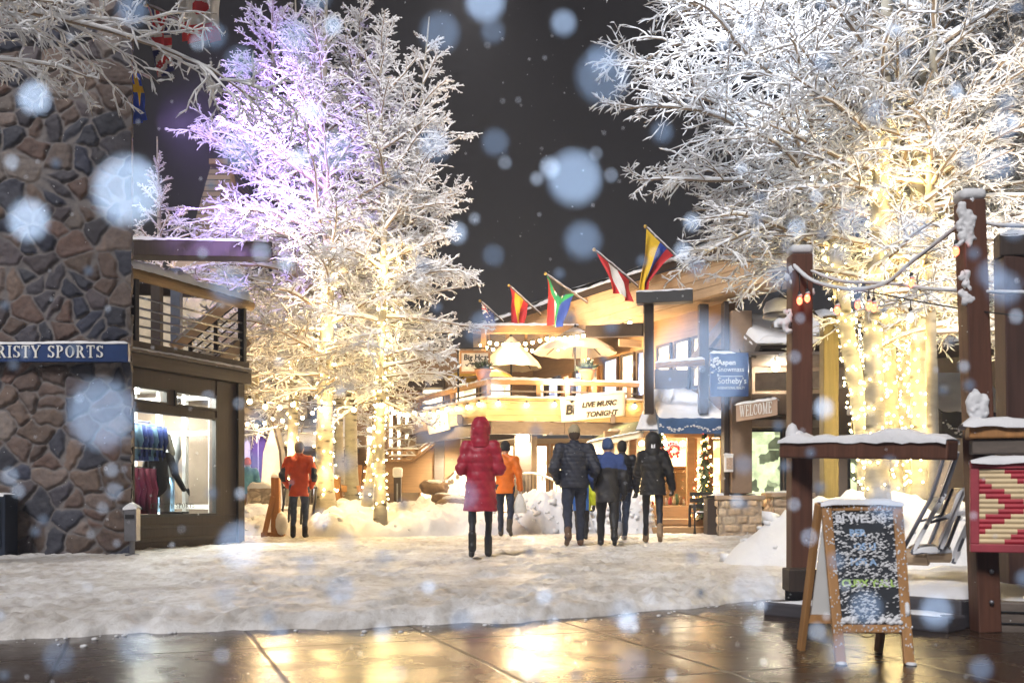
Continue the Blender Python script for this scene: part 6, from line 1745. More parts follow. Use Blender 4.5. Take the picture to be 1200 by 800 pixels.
# snow-roofed pavilion and white canopies
pv = empty('snowy_pavilion', P(365, 600, 29), 'low pavilion with a thick snow roof and pale windows behind the person in scarlet', 'pavilion')
a, b = P(322, 528, 29), P(412, 528, 29)
mb = MB(); mb.box(((a.x + b.x) / 2, 30, 1.0), (b.x - a.x - .4, 1.6, 2.1)); mb.build('wall', STUCCO_D, pv)
for px in (330, 352, 374, 396): q = P(px, 0, 29.18); pane_window(pv, (q.x - .22, 29.195, 0), (q.x + .22, 29.195, 0), .55, 1.7, lit_window('lit_room_pale', (.8, .78, .8), .7), W_DARK, (0, -1, 0), .06)
mb = MB(); mb.box(((a.x + b.x) / 2, 29.9, 2.08), (b.x - a.x, 2.6, .12)); mb.build('roof', W_DARK, pv)
n, m = 40, 14; V = []
for i in range(n + 1):
    for j in range(m + 1):
        u, v = i / n, j / m; e = min(1, min(u, 1 - u) * 14, v * 9 + .15); V.append((a.x + (b.x - a.x) * u, 28.6 + 2.6 * v, 2.14 + .95 * v * .8 * e + .25 * e + .06 * float(vnoise(u * 8, v * 4))))
Q = [(i * (m + 1) + j, (i + 1) * (m + 1) + j, (i + 1) * (m + 1) + j + 1, i * (m + 1) + j + 1) for i in range(n) for j in range(m)]
np_obj('roof_snow', np.array(V), np.array(Q), SNOW, pv)
tn = empty('white_canopy_tent', P(316, 600, 27.5), 'tall narrow white canopy strung with bulbs near the violet doorway', 'tent')
q = P(317, 500, 27.5); z1 = P(0, 494, 27.5).z
mb = MB(); mb.prism([(q.x - .32, 27.5, .1), (q.x + .36, 27.5, .1), (q.x + .22, 27.6, z1 * .7), (q.x + .02, 27.7, z1), (q.x - .22, 27.6, z1 * .7)], (0, .7, 0)); mb.build('canvas', mt('white_tent_cloth', (.74, .70, .62), .8, var=.08, bump=.15), tn)
mb = MB(); mb.tube([(q.x + .40, 27.5, 0), (q.x + .24, 27.55, z1 * .72), (q.x + .02, 27.6, z1 + .05)], .03, 6); mb.build('frame', W_DARK, tn)
# shingled tower roof far behind
gt = empty('shingled_tower', P(245, 580, 38), 'tall tapering shingled tower behind the frosted far trees', 'tower')
tz0, tz1 = HC + (580 - 310) / F * 38, HC + (580 - 172) / F * 38
p = lambda px: P(px, 0, 38).x
mb = MB(); mb.add([(p(196), 38, tz0 - 2), (p(300), 38, tz0 - 2), (p(250), 40, tz1), (p(229), 40, tz1), (p(196), 46, tz0 - 2), (p(300), 46, tz0 - 2), (p(250), 43, tz1), (p(229), 43, tz1)], [(0, 1, 2, 3), (1, 5, 6, 2), (5, 4, 7, 6), (4, 0, 3, 7), (3, 2, 6, 7)])
SHG = NT('shingles'); v_ = SHG.coord(); br = SHG.n('TexBrick'); br.inputs['Scale'].default_value = 1.0; br.inputs['Color1'].default_value = (.30, .22, .14, 1); br.inputs['Color2'].default_value = (.20, .15, .10, 1); br.inputs['Mortar'].default_value = (.05, .04, .03, 1); br.inputs['Row Height'].default_value = .24; br.inputs['Brick Width'].default_value = 1.4; br.inputs['Mortar Size'].default_value = .025
mpv = SHG.coord((1, 1, 1), (R(90), 0, 0)); SHG.l(mpv, br.inputs['Vector']); SHG.principled(br.outputs['Color'], .8, 0, SHG.bump(br.outputs['Fac'], .6, .03))
mb.build('roof', SHG.mat, gt)
mb = MB(); mb.box(((p(196) + p(300)) / 2, 42, (tz0 - 2) / 2), (p(300) - p(196), 7.8, tz0 - 2)); mb.build('wall', STUCCO, gt)
mb = MB(); mb.bar((p(250) + .05, 40, tz1), (p(300) + .05, 38, tz0 - 2), .12, .2); mb.bar((p(228), 40, tz1 + .05), (p(251), 40, tz1 + .05), .4, .2); mb.build('edge_board', W_BROWN, gt)
spot('tower_wash_lamp', P(235, 430, 34), P(245, 230, 40), 420, (1, .78, .5), 60, .8)
# ------------------------------------------------------------------ snow banks
snow_heap('snow_mound', -2.75, 20.75, 3.1, 2.1, .62, 11, 'long trampled snow mound round the bases of the lit left-hand aspens', lump=.12, res=.05)
snow_heap('snow_mound', -5.35, 22.4, 1.5, 1.4, .62, 12, 'snow mound behind the timber post left of the person in scarlet', lump=.11)
snow_heap('snow_mound', -1.75, 23.4, 1.5, .9, .66, 13, 'snow bank with boulders in front of the boarded stair', lump=.18)
snow_heap('snow_pile', .72, 20.9, 1.0, .85, .84, 14, 'lumpy shovelled snow pile left of the beige-capped person', lump=.20, power=.9, res=.05)
snow_heap('snow_pile', 2.28, 21.1, .72, .75, .74, 15, 'pointed lumpy snow pile between the blue knit hat and the person in black', lump=.20, power=.9, res=.05)
snow_heap('snow_mound', 4.75, 13.9, 1.3, 2.1, .54, 16, 'smooth snow bank running from the path lamp to the timber platform', lump=.08)
snow_heap('snow_mound', 4.35, 11.6, 1.8, 1.2, .80, 17, 'drifted snow round the feet of the right-hand aspens', lump=.08)
# ------------------------------------------------------------------ aspens on the left
def pth(pxs, d, rs, dd=0.0): return [(*P(x, y, d + dd * i), r) for i, ((x, y), r) in enumerate(zip(pxs, rs))]
GL = 'aspens in the lit clump on the left'; GR = 'aspens in the lit clump on the right'
LS = dict(su=[0, .2, .55, 1]); 
tA, pA = tree(pth([(381, 594), (380, 520), (383, 400), (384, 250), (380, 100), (384, -40)], 19.8, [.19, .165, .14, .10, .06, .02]), 'thickest aspen of the left clump, trunk wound with bright fairy lights', 101,
     dict(z0=2.6, z1=10.4, n=72, el=(.05, .85), su=[0, .2, .55, 1], sl=[1.7, 2.5, 2.1, .5], bias=(PI * 1.05, .3)), group=GL, twig=.95, sn=1.22, m2=12, m3=9, m4=3, droop=.75)
tB, pB = tree(pth([(446, 600), (445, 520), (447, 400), (450, 280), (446, 130), (448, 10)], 19.2, [.10, .088, .08, .06, .035, .012]), 'slim yellow-lit aspen standing at the front of the left clump', 102,
     dict(z0=2.5, z1=9.7, n=60, el=(.05, .8), su=[0, .25, .6, 1], sl=[1.3, 1.75, 1.5, .4], bias=(-.1, .2)), group=GL, twig=.95, sn=1.22, m2=12, m3=9, m4=3, droop=.75)
tC, pC = tree(pth([(430, 590), (440, 520), (455, 440), (470, 320), (488, 180), (503, 20)], 19.9, [.10, .09, .085, .065, .04, .012]), 'aspen leaning right, lights on its lower trunk, topmost tip nearest the dark sky', 103,
     dict(z0=2.6, z1=9.6, n=60, el=(.0, .8), su=[0, .25, .6, 1], sl=[1.1, 1.6, 1.3, .35], bias=(.1, .35)), group=GL, twig=.95, sn=1.22, m2=12, m3=9, m4=3, droop=.75)
tD, pD = tree(pth([(413, 588), (411, 500), (413, 400), (408, 250), (420, 100), (425, -30)], 21.0, [.14, .125, .11, .08, .05, .015]), 'pale aspen with an unwound trunk in the middle of the left clump', 104,
     dict(z0=2.9, z1=10.8, n=58, el=(.1, .9), su=[0, .25, .6, 1], sl=[1.5, 2.0, 1.6, .4]), group=GL, twig=.95, sn=1.22, m2=12, m3=9, m4=3, droop=.75)
tE, pE = tree(pth([(344, 580), (343, 500), (345, 420), (335, 280), (322, 120), (318, -50)], 22.5, [.13, .115, .10, .075, .045, .015]), 'leftmost aspen of the left clump, thinly lit trunk behind the timber post', 105,
     dict(z0=2.6, z1=11.6, n=74, el=(.0, .85), su=[0, .2, .55, 1], sl=[1.8, 2.6, 2.1, .5], bias=(PI, .35)), group=GL, twig=.95, sn=1.22, m2=12, m3=9, m4=3, droop=.75)
tF, pF = tree(pth([(398, 578), (397, 500), (396, 400), (372, 250), (352, 100), (345, -30)], 23.5, [.11, .10, .09, .07, .04, .012]), 'slender pale aspen at the back of the left clump', 106,
     dict(z0=3.0, z1=11.8, n=48, el=(.1, .9), su=[0, .25, .6, 1], sl=[1.4, 2.0, 1.7, .4]), group=GL, twig=.95, sn=1.22, m2=12, m3=9, m4=3, droop=.75)
# far frosted trees
tree(pth([(190, 590), (190, 450), (188, 320), (184, 160)], 27, [.15, .12, .08, .015]), 'distant warm-lit frosted tree rising just right of the stone tower', 107,
     dict(z0=3.6, z1=9.6, n=48, el=(.0, .8), su=[0, .3, 1], sl=[1.9, 1.8, .3]), name='frosted_tree', m2=10, m3=6, m4=1, twig=1.1)
tree(pth([(268, 590), (268, 450), (264, 330), (258, 240)], 28, [.15, .12, .08, .015]), 'distant frosted tree below the shingled tower', 108,
     dict(z0=2.2, z1=8.4, n=44, el=(.0, .8), su=[0, .3, 1], sl=[1.9, 1.7, .3]), name='frosted_tree', m2=10, m3=6, m4=1, twig=1.1)
tree(pth([(440, 590), (440, 500), (442, 420), (445, 350)], 27.5, [.12, .10, .07, .015]), 'distant frosted tree between the left clump and the boarded stair', 109,
     dict(z0=1.9, z1=6.2, n=40, el=(.0, .8), su=[0, .3, 1], sl=[1.9, 1.7, .3]), name='frosted_tree', m2=10, m3=6, m4=1, twig=1.1)
tree(pth([(318, 590), (318, 500), (314, 430), (310, 350)], 29, [.12, .10, .07, .015]), 'distant frosted tree in front of the tan lodge', 110,
     dict(z0=2.3, z1=6.6, n=36, el=(.0, .8), su=[0, .3, 1], sl=[1.8, 1.6, .3]), name='frosted_tree', m2=10, m3=6, m4=1, twig=1.1)
# tree outside the frame on the left whose boughs hang in front of the tower
tO, pO = tree([(-6.9, 9.6, -.1, .2), (-6.8, 9.6, 3, .17), (-6.6, 9.7, 6, .13), (-6.4, 9.8, 9.5, .05)], 'snowy tree at the left edge whose boughs hang over the stone tower', 111,
     dict(z0=6.9, z1=9.2, n=9, el=(.2, .6), su=[0, 1], sl=[1.8, 1.0], bias=(.2, .5)),
     [((-6.6, 9.7, 5.1), (.90, .05, .26), 4.0), ((-6.6, 9.7, 5.35), (.90, .14, .30), 4.2), ((-6.6, 9.7, 4.95), (.85, -.1, .16), 2.7), ((-6.6, 9.7, 4.8), (.9, .12, .22), 2.5)],
     droop=.85, name='snowy_tree', m2=15, m3=11, m4=4, twig=.66, sn=1.5, lift=.6)
# ------------------------------------------------------------------ aspens on the right
dr = .62
rR1, pR1 = tree(pth([(1022, 602), (1010, 496), (990, 372), (966, 230), (944, 90), (918, -70)], 11.6, [.115, .098, .09, .08, .068, .045]), 'aspen leaning left out of the right clump, white lights on its upper stem', 201,
     dict(z0=3.4, z1=7.0, n=20, el=(.25, .7), su=[0, .35, 1], sl=[1.7, 2.3, 2.0], bias=(PI, .6)),
     [(tuple(P(962, 195, 11.6)), (-.95, -.1, .42), 2.5), (tuple(P(955, 165, 11.6)), (-.93, .2, .50), 2.7), (tuple(P(948, 110, 11.6)), (-.9, -.3, .45), 2.6), (tuple(P(965, 225, 11.6)), (-.95, .1, .2), 2.1), (tuple(P(936, 40, 11.6)), (-.95, .05, .35), 2.7), (tuple(P(972, 265, 11.6)), (-.9, -.2, .05), 1.9), (tuple(P(976, 290, 11.6)), (-.95, -.35, .10), 2.0), (tuple(P(980, 315, 11.6)), (-.9, .1, .12), 1.7)],
     group=GR, twig=.62, droop=.9, sn=1.3, lift=1.05, m2=16, m3=11, m4=3)
rR2, pR2 = tree(pth([(1029, 602), (1026, 480), (1023, 380), (1030, 250), (1036, 100), (1042, -90)], 11.2, [.125, .108, .098, .088, .075, .05]), 'second lit aspen from the left in the right clump, thick trunk', 202,
     dict(z0=2.9, z1=7.2, n=30, el=(.15, .7), su=[0, .4, 1], sl=[1.4, 2.0, 1.6], bias=(PI * 1.2, .4)), group=GR, twig=.62, droop=.80, sn=1.3, lift=1.05, m2=13, m3=9, m4=3)
rR3, pR3 = tree(pth([(1048, 602), (1043, 480), (1040, 380), (1050, 210), (1049, 40), (1052, -90)], 12.0, [.115, .098, .09, .08, .07, .045]), 'lit aspen in the middle of the right clump', 203,
     dict(z0=3.0, z1=7.4, n=34, el=(.15, .7), su=[0, .4, 1], sl=[1.5, 2.1, 1.7]), group=GR, twig=.62, droop=.80, sn=1.3, lift=1.05, m2=13, m3=9, m4=3)
rR4, pR4 = tree(pth([(1064, 600), (1061, 480), (1063, 350), (1078, 200), (1096, 20), (1110, -90)], 12.5, [.11, .094, .086, .078, .066, .045]), 'lit aspen right of the middle, bending right towards its top', 204,
     dict(z0=2.8, z1=7.4, n=46, el=(.1, .7), su=[0, .4, 1], sl=[1.6, 2.2, 1.8], bias=(0, .4)), group=GR, twig=.62, droop=.80, sn=1.3, lift=1.05, m2=13, m3=9, m4=3)
rR5, pR5 = tree(pth([(1083, 600), (1079, 480), (1077, 380), (1076, 250), (1082, 60), (1088, -90)], 11.5, [.125, .108, .098, .088, .075, .05]), 'rightmost thick trunk of the lit right clump', 205,
     dict(z0=2.5, z1=7.2, n=52, el=(.0, .7), su=[0, .4, 1], sl=[1.5, 2.1, 1.7], bias=(-.2, .45)), group=GR, twig=.62, droop=.80, sn=1.3, lift=1.05, m2=13, m3=9, m4=3)
rR6, pR6 = tree(pth([(1096, 604), (1093, 480), (1091, 380), (1090, 250), (1094, 60), (1098, -60)], 10.9, [.065, .058, .055, .05, .04, .02]), 'slim bare-stemmed aspen without lights right of the lit clump', 206,
     dict(z0=2.4, z1=6.6, n=36, el=(-.1, .6), su=[0, .4, 1], sl=[1.0, 1.6, 1.3], bias=(.1, .5)), group=GR, twig=.62, droop=.80, sn=1.3, lift=1.05, m2=13, m3=9, m4=3)
rR7, pR7 = tree(pth([(1215, 604), (1212, 480), (1210, 380), (1206, 250), (1200, 60), (1196, -60)], 12.6, [.12, .11, .10, .09, .07, .04]), 'aspen at the right edge behind the posts, twigs filling the sky', 207,
     dict(z0=2.6, z1=7.6, n=52, el=(.0, .7), su=[0, .4, 1], sl=[1.8, 2.3, 1.8], bias=(PI, .4)), group=GR, twig=.62, droop=.80, sn=1.3, lift=1.05, m2=13, m3=9, m4=3)

FL = 'fairy lights wound round the aspen trunks'
fairy_lights(pA, .75, 5.6, 'fairy lights wound round the thickest left aspen behind the person in scarlet', 1, 150, turns=40, r=.0155)
fairy_lights(pB, .5, 5.4, 'fairy lights wound round the slim yellow aspen at the front of the left clump', 2, 120, turns=38, r=.015)
fairy_lights(pC, .6, 5.2, 'fairy lights on the left aspen that leans right', 3, 110, turns=34, r=.015)
fairy_lights(pE, 1.0, 4.8, 'sparse fairy lights on the leftmost aspen of the left clump', 4, 70, turns=22, r=.015)
fairy_lights(pR1, .85, 3.6, 'fairy lights on the lower stem of the aspen leaning left out of the right clump', 5, 150, turns=20, r=.0108)
fairy_lights(pR2, .85, 4.9, 'fairy lights on the second trunk of the right clump', 6, 220, turns=28, r=.0108)
fairy_lights(pR3, .85, 4.6, 'fairy lights on the middle trunk of the right clump', 7, 200, turns=26, r=.0108)
fairy_lights(pR4, .85, 3.6, 'fairy lights on the trunk that bends right in the right clump', 8, 170, turns=22, r=.0108)
fairy_lights(pR5, .85, 3.8, 'fairy lights on the rightmost thick trunk of the right clump', 9, 190, turns=24, r=.0108)
fairy_lights(pR1, 3.9, 6.3, 'cool white lights on the upper stem of the leaning right aspen', 10, 44, turns=10, r=.013, mat=BULB_C)
# ------------------------------------------------------------------ things on the plaza, left half
d_ = 18.9; q = P(322, 0, d_)
tp_ = empty('timber_post', (q.x, d_, 0), 'orange timber post with braced foot, left of the person in scarlet', 'post')
mb = MB(); mb.box((q.x + .02, d_, .55), (.15, .15, 1.12)); mb.build('post', W_ORANGE, tp_, bevel=.01)
mb = MB(); mb.bar((q.x - .02, d_ - .05, .75), (q.x - .17, d_ - .1, .03), .09, .09); mb.build('brace', W_ORANGE, tp_, bevel=.008)
mb = MB(); mb.box((q.x - .03, d_, .04), (.42, .16, .10)); mb.build('foot', W_ORANGE, tp_, bevel=.01)
snow_cap((q.x - .06, d_, 1.11), (q.x + .10, d_, 1.11), .14, .07, tp_, seed=2)
mb = MB(); mb.ball((q.x + .14, d_ - .06, .25), .12, 10, 1.9); mb.build('snow_lump', SNOW, tp_, True)
d_ = 19.5
bk = empty('bike_rack', P(350, 610, d_), 'dark metal hoop rack half hidden behind the person in scarlet', 'rack')
x0, x1 = P(331, 0, d_).x, P(372, 0, d_).x
mb = MB(); mb.tube([(x0, d_, .15), (x1, d_, .15)], .03, 6); mb.tube([(x0, d_, .92), (x1, d_, .92)], .025, 6); mb.build('rail', METAL_D, bk, True)
for k in range(6): x = x0 + (x1 - x0) * (k + .3) / 5.6; mb = MB(); mb.tube([(x - .05, d_, .0), (x - .03, d_, .5), (x + .03, d_, .92)], .022, 6); mb.build('bar', METAL_D, bk, True)
# wooden rail and chair between the trunks
d_ = 20.9; q = P(395, 0, d_)
wr_ = empty('wooden_rail', (q.x, d_, .3), 'low orange timber rail on a square post between the left aspens', 'rail')
mb = MB(); mb.box((q.x, d_, .68), (.14, .14, .95)); mb.build('post', W_ORANGE, wr_, bevel=.01)
mb = MB(); mb.bar((q.x + .08, d_, .90), (q.x + .70, d_ + .1, .90), .10, .13); mb.build('rail', W_ORANGE, wr_, bevel=.01)
snow_cap((q.x - .06, d_, 1.155), (q.x + .06, d_, 1.155), .12, .05, wr_, seed=3)
d_ = 22.0; q = P(420, 0, d_)
wc = empty('wooden_chair', (q.x, d_, .3), 'orange slatted wooden chair among the left aspens', 'chair')
for k in range(5): mb = MB(); mb.bar((q.x - .22 + k * .11, d_ - .1, .7), (q.x - .25 + k * .125, d_ + .25, 1.42 - .02 * abs(k - 2)), .095, .022, up=(0, 1, .3)); mb.build('back_slat', W_ORANGE, wc, bevel=.004)
for k in range(4): mb = MB(); mb.box((q.x, d_ - .5 + k * .11, .74 - k * .02), (.52, .09, .025)); mb.build('seat_slat', W_ORANGE, wc, bevel=.004)
for s in (-1, 1):
    mb = MB(); mb.box((q.x + s * .3, d_ - .25, .98), (.10, .6, .03)); mb.build('arm', W_ORANGE, wc, bevel=.005)
    for y in (-.5, .02): mb = MB(); mb.box((q.x + s * .29, d_ + y, .62), (.05, .08, .70)); mb.build('leg', W_ORANGE, wc)
snow_cap((q.x - .25, d_ - .3, .77), (q.x + .25, d_ - .3, .77), .36, .06, wc, seed=5)
d_ = 21.6; q = P(466, 0, d_)
bp = empty('timber_bollard', (q.x, d_, .2), 'dark timber bollard with a thick snow crust on the mound right of the left aspens', 'bollard')
mb = MB(); mb.box((q.x, d_, .75), (.15, .15, 1.1)); mb.build('post', W_DARK, bp, bevel=.01)
mb = MB(); mb.box((q.x, d_ - .08, .72), (.03, .02, .6)); mb.build('metal_strip', METAL_G, bp)
mb = MB(); mb.box((q.x, d_ - .01, 1.25), (.20, .19, .22)); o = mb.build('snow_cap', SNOW, bp, True, bevel=.05, seg=3)
STN = mt('boulder_stone', (.22, .15, .10), .8, var=.3, scale=4, bump=.6, bscale=18, dist=.03)
for k, (px, py, dd, r_, lab) in enumerate(((508, 571, 22.4, .26, 'brown boulder on the snow bank just left of the red coat'), (532, 592, 22.0, .34, 'low brown boulder at the foot of the stair behind the red coat'), (517, 583, 22.2, .18, 'small snow-topped boulder between two larger ones by the stair'), (625, 597, 22.3, .30, 'boulder half buried in snow right of the person in orange'))):
    c = P(px, py, dd); n = 18; V = []; m = 12
    for i in range(m + 1):
        for j in range(n):
            th, ph = PI * i / m, 2 * PI * j / n; dv = Vector((math.sin(th) * math.cos(ph), math.sin(th) * math.sin(ph), math.cos(th)))
            rr_k = r_ * (1 + .25 * float(vnoise(dv.x * 2 + k * 9, dv.y * 2, dv.z * 2)) + .08 * float(vnoise(dv.x * 6, dv.y * 6, dv.z * 6 + k)))
            V.append((c.x + dv.x * rr_k * 1.25, c.y + dv.y * rr_k, c.z + dv.z * rr_k * .62))
    Q = [(i * n + j, i * n + (j + 1) % n, (i + 1) * n + (j + 1) % n, (i + 1) * n + j) for i in range(m) for j in range(n)]
    root = empty('boulder', (c.x, c.y, c.z - r_ * .6), lab, 'boulder', 'boulders along the snow bank')
    np_obj('rock', np.array(V), np.array(Q), STN, root)
    mb = MB(); mb.ball((c.x, c.y, c.z + r_ * .42), r_ * .8, 12, .3); mb.build('snow_cap', SNOW, root, True)
d_ = 24.5; gx0, gx1 = P(290, 0, d_).x, P(319, 0, d_).x
gw = empty('low_stone_wall', ((gx0 + gx1) / 2, d_, 0), 'low pale stone wall capped with snow beside the person in blue', 'wall')
stone_panel('stonework', (gx0, d_, -.05), (1, 0, 0), (0, 0, 1), (0, -1, 0), gx1 - gx0, 1.0, (.16, .11), .02, [(.5, .42, .32), (.45, .38, .30), (.55, .48, .38)], (.3, .25, .2), 77, gw, .03)
mb = MB(); mb.box(((gx0 + gx1) / 2, d_ + .2, .47), (gx1 - gx0, .36, .94)); mb.build('core', STUCCO, gw)
snow_cap((gx0, d_ + .18, .95), (gx1, d_ + .18, .95), .4, .16, gw, seed=6)

# ------------------------------------------------------------------ cafe strings
FG = 'strings of warm cafe bulbs'
dl = [p + Vector((0, -.04, 0)) for p in off(path, .10)]
for p, z in zip(dl, (2.98, 2.95, 2.93, 2.92, 2.92)): p.z = z
festoon([P(455, 472, 24.5)] + [dl[0].lerp(dl[1], .2)] + dl[1:], 'string of glowing bulbs along the top of the deck boards', 17, .05, group=FG, sag=.04)
festoon([P(283, 459, 17.2), P(345, 468, 19.6), P(446, 468, 19.0), P(488, 478, 23.5)], 'string of glowing bulbs from the shop corner through the left aspens', 13, .045, group=FG, sag=.12)
festoon([P(284, 490, 26), P(318, 486, 27.3), P(372, 476, 26)], 'string of glowing bulbs by the white canopy tent', 8, .05, group=FG, sag=.15)
festoon([P(570, 398, 25.2), P(640, 394, 24.4), P(742, 374, 22.4)], 'string of small bulbs rising along the pergola beam to the right', 22, .044, group=FG, sag=.10, wire=.006, drop=.06)
festoon([P(560, 400, 26.2), P(612, 405, 25.8), P(665, 402, 25.2)], 'second string of small bulbs behind the steep umbrella', 14, .042, group=FG, sag=.12, wire=.006, drop=.06)
for px, d in ((612, 25), (591, 25.1)): pass

# ------------------------------------------------------------------ timber platform and shelter on the right
ts = empty('timber_shelter', (2.5, 7.2, -.08), 'red-brown timber shelter frame of three posts with snow-laden rails on the right', 'shelter')
def post(px_b, px_t, d, zb, zt, w, mat, name='post'):
    a = Vector(((px_b - 600) / F * d, d, zb)); b = Vector(((px_t - 600) / F * d, d, zt))
    mb = MB(); mb.bar(a, b, w, w, up=(0, 1, 0)); mb.build(name, mat, ts, bevel=.008); return a, b
a, b = post(936.5, 937, 7.6, .10, 2.545, .155, W_RED)
mb = MB(); mb.box((b.x, 7.6, b.z + .035), (.165, .165, .07)); mb.build('snow_cap', SNOW, ts, True, bevel=.03, seg=3)
a2, b2 = post(1155, 1136, 6.4, -.08, 2.60, .142, W_RED)
mb = MB(); mb.box((b2.x, 6.4, b2.z + .035), (.16, .16, .075)); mb.build('snow_cap', SNOW, ts, True, bevel=.033, seg=3)
a3, b3 = post(1190, 1184, 7.4, .1, 2.48, .17, wood('dark_red_timber', (.085, .042, .032), (26, 26, 1.2), .4))
mb = MB(); mb.bar((b3.x - .1, 7.4, 2.56), (5.4, 7.1, 2.56), .16, .16); mb.build('beam', W_DARK, ts, bevel=.01)
snow_cap((b3.x - .1, 7.4, 2.64), (5.4, 7.1, 2.64), .16, .06, ts, seed=4)
ra, rb = Vector((1.99, 7.47, 1.105)), Vector((2.80, 6.50, 1.055))
mb = MB(); mb.bar(ra, rb, .14, .125); mb.build('rail', W_RED, ts, bevel=.012)
snow_cap(ra + V3(-.0, .0, .062), rb + V3(0, 0, .062), .155, .085, ts, seed=19)
mb = MB(); mb.ball((2.03, 7.42, 1.2), .05, 10, 1.9); mb.ball((2.07, 7.41, 1.17), .06, 10, 1.2); mb.build('snow_lump', SNOW, ts, True)
ua, ub = Vector((2.80, 6.30, 1.155)), Vector((4.6, 5.75, 1.155))
mb = MB(); mb.bar(ua, ub, .20, .085); mb.build('upper_rail', W_ORANGE, ts, bevel=.012)
mb = MB(); mb.bar(ua + V3(.02, 0, -.09), ub + V3(0, 0, -.09), .16, .09); mb.build('lower_rail', W_GREY, ts, bevel=.01)
snow_cap(ua + V3(-.04, 0, .043), ub + V3(0, 0, .043), .21, .06, ts, seed=29)
# clots of snow clinging to the posts
rr = random.Random(31)
for px, py, d, n_, s in ((1132, 262, 6.32, 26, .045), (1134, 345, 6.32, 14, .035), (1131, 330, 6.32, 6, .03), (1147, 478, 6.3, 22, .05), (1140, 392, 6.32, 5, .018), (929, 330, 7.52, 6, .03), (922, 383, 7.5, 12, .035), (945, 318, 7.52, 5, .025)):
    fs = []
    for k in range(n_):
        q = P(px + rr.gauss(0, 4.5), py + rr.gauss(0, 11), d + .02); r_ = s * rr.uniform(.35, .75); fs.append(ell(q, (r_ * .9, r_ * .8, r_ * rr.uniform(.8, 1.5))))
    q = P(px, py, d); f_ = ridged(smin(fs, .012), lambda X, Y, Z: .012 * fbm(X * 42, Y * 42, Z * 42, oct=4))
    V, Q = surf_net(f_, (q.x - .17, q.y - .1, q.z - .26), (q.x + .17, q.y + .12, q.z + .26), .0085); np_obj('snow_lump', V, Q, SNOW, ts)
mb = MB(); mb.ball((a2.x - .0, 6.32, .30), .016, 8); mb.ball((a2.x, 6.32, .11), .016, 8); mb.build('bolt', METAL_G, ts, True)
# small bracket lamp sticking out of the left post
mb = MB(); q = P(905, 381, 7.6); mb.bar(q, (b.x - .06, 7.6, q.z - .02), .06, .03); mb.build('bracket', W_GREY, ts)
snow_cap(q, (b.x - .06, 7.6, q.z), .09, .055, ts, seed=7)

def snow_sheet(p00, p10, p11, p01, th, seed, parent=None, name='snow_cover', n=40, m=24, fall=10):
    p00, p10, p11, p01 = map(Vector, (p00, p10, p11, p01)); V = []
    for i in range(n + 1):
        for j in range(m + 1):
            u, v = i / n, j / m; p = p00.lerp(p10, u).lerp(p01.lerp(p11, u), v); e = min(1, max(0, min(u, 1 - u, v, 1 - v) * fall)) ** .6
            V.append((p.x, p.y, p.z - .01 + e * th * (.75 + .45 * float(vnoise(p.x * 3, p.y * 3, seed=seed)) + .2 * float(vnoise(p.x * 11, p.y * 11, seed=seed)))))
    Q = [(i * (m + 1) + j, (i + 1) * (m + 1) + j, (i + 1) * (m + 1) + j + 1, i * (m + 1) + j + 1) for i in range(n) for j in range(m)]
    return np_obj(name, np.array(V), np.array(Q), SNOW, parent)
pf = empty('timber_platform', (2.8, 7.5, -.08), 'low dark timber platform of two snowy steps under the shelter posts', 'platform')
L0, L1 = Vector((1.98, 7.45, 0)), Vector((2.86, 6.52, 0)); bd = Vector((.76, .65, 0))
def slab(a, b, back, z0, z1, name, mat): mb = MB(); mb.prism([V3(a.x, a.y, z0), V3(b.x, b.y, z0), V3(b.x + back.x, b.y + back.y, z0), V3(a.x + back.x, a.y + back.y, z0)], (0, 0, z1 - z0)); return mb.build(name, mat, pf, bevel=.012)
PLW = wood('dark_platform_timber', (.075, .07, .08), (2, 2, 22), .35)
slab(L0, L1, bd * 2.6, -.085, .10, 'upper_step', PLW); slab(L0 - V3(.19, .16, 0), L1 - V3(.17, .20, 0), bd * .24, -.085, .012, 'lower_step', PLW)
slab(Vector((3.0, 6.36, 0)), Vector((4.9, 5.8, 0)), Vector((.5, 2.2, 0)), -.085, .11, 'side_boards', W_GREY)
for z in (-.02, .05): mb = MB(); mb.bar((3.0, 6.352, z), (4.9, 5.792, z), .012, .006); mb.build('board_gap', BLACKM, pf)
snow_sheet(L0 + V3(.03, .02, .10), L1 + V3(.03, .02, .10), L1 + bd * 2.5 + V3(0, 0, .10), L0 + bd * 2.5 + V3(0, 0, .10), .075, 3, pf)
snow_sheet(L0 - V3(.17, .14, -.012), L1 - V3(.15, .18, -.012), L1 - V3(.01, .01, -.012), L0 - V3(.01, .01, -.012), .05, 5, pf, fall=5)
snow_sheet((3.04, 6.40, .11), (4.9, 5.86, .11), (5.2, 7.6, .11), (3.3, 8.2, .11), .05, 6, pf)
# post foot block
mb = MB(); mb.box((2.05, 7.30, .17), (.20, .20, .16)); mb.build('foot_block', W_DARK, pf, bevel=.01)

# olive timber post behind
d_ = 12.6; q0 = P(971.5, 590, d_); 
op = empty('olive_post', (q0.x, d_, 0), 'olive-lit square timber post standing left of the right-hand aspens', 'post')
mb = MB(); mb.box((q0.x, d_, 1.45), (.185, .185, 2.9)); mb.build('post', W_OLIVE, op, bevel=.01)
mb = MB(); mb.bar((q0.x, d_, 2.88), (q0.x + 1.6, d_ + 3.5, 2.88), .14, .18); mb.build('beam', W_OLIVE, op)
snow_cap((q0.x, d_, 2.97), (q0.x + 1.6, d_ + 3.5, 2.97), .15, .08, op, seed=3)
mb = MB(); mb.box((q0.x, d_, .62), (.2, .2, .02)); mb.build('metal_band', METAL_G, op)
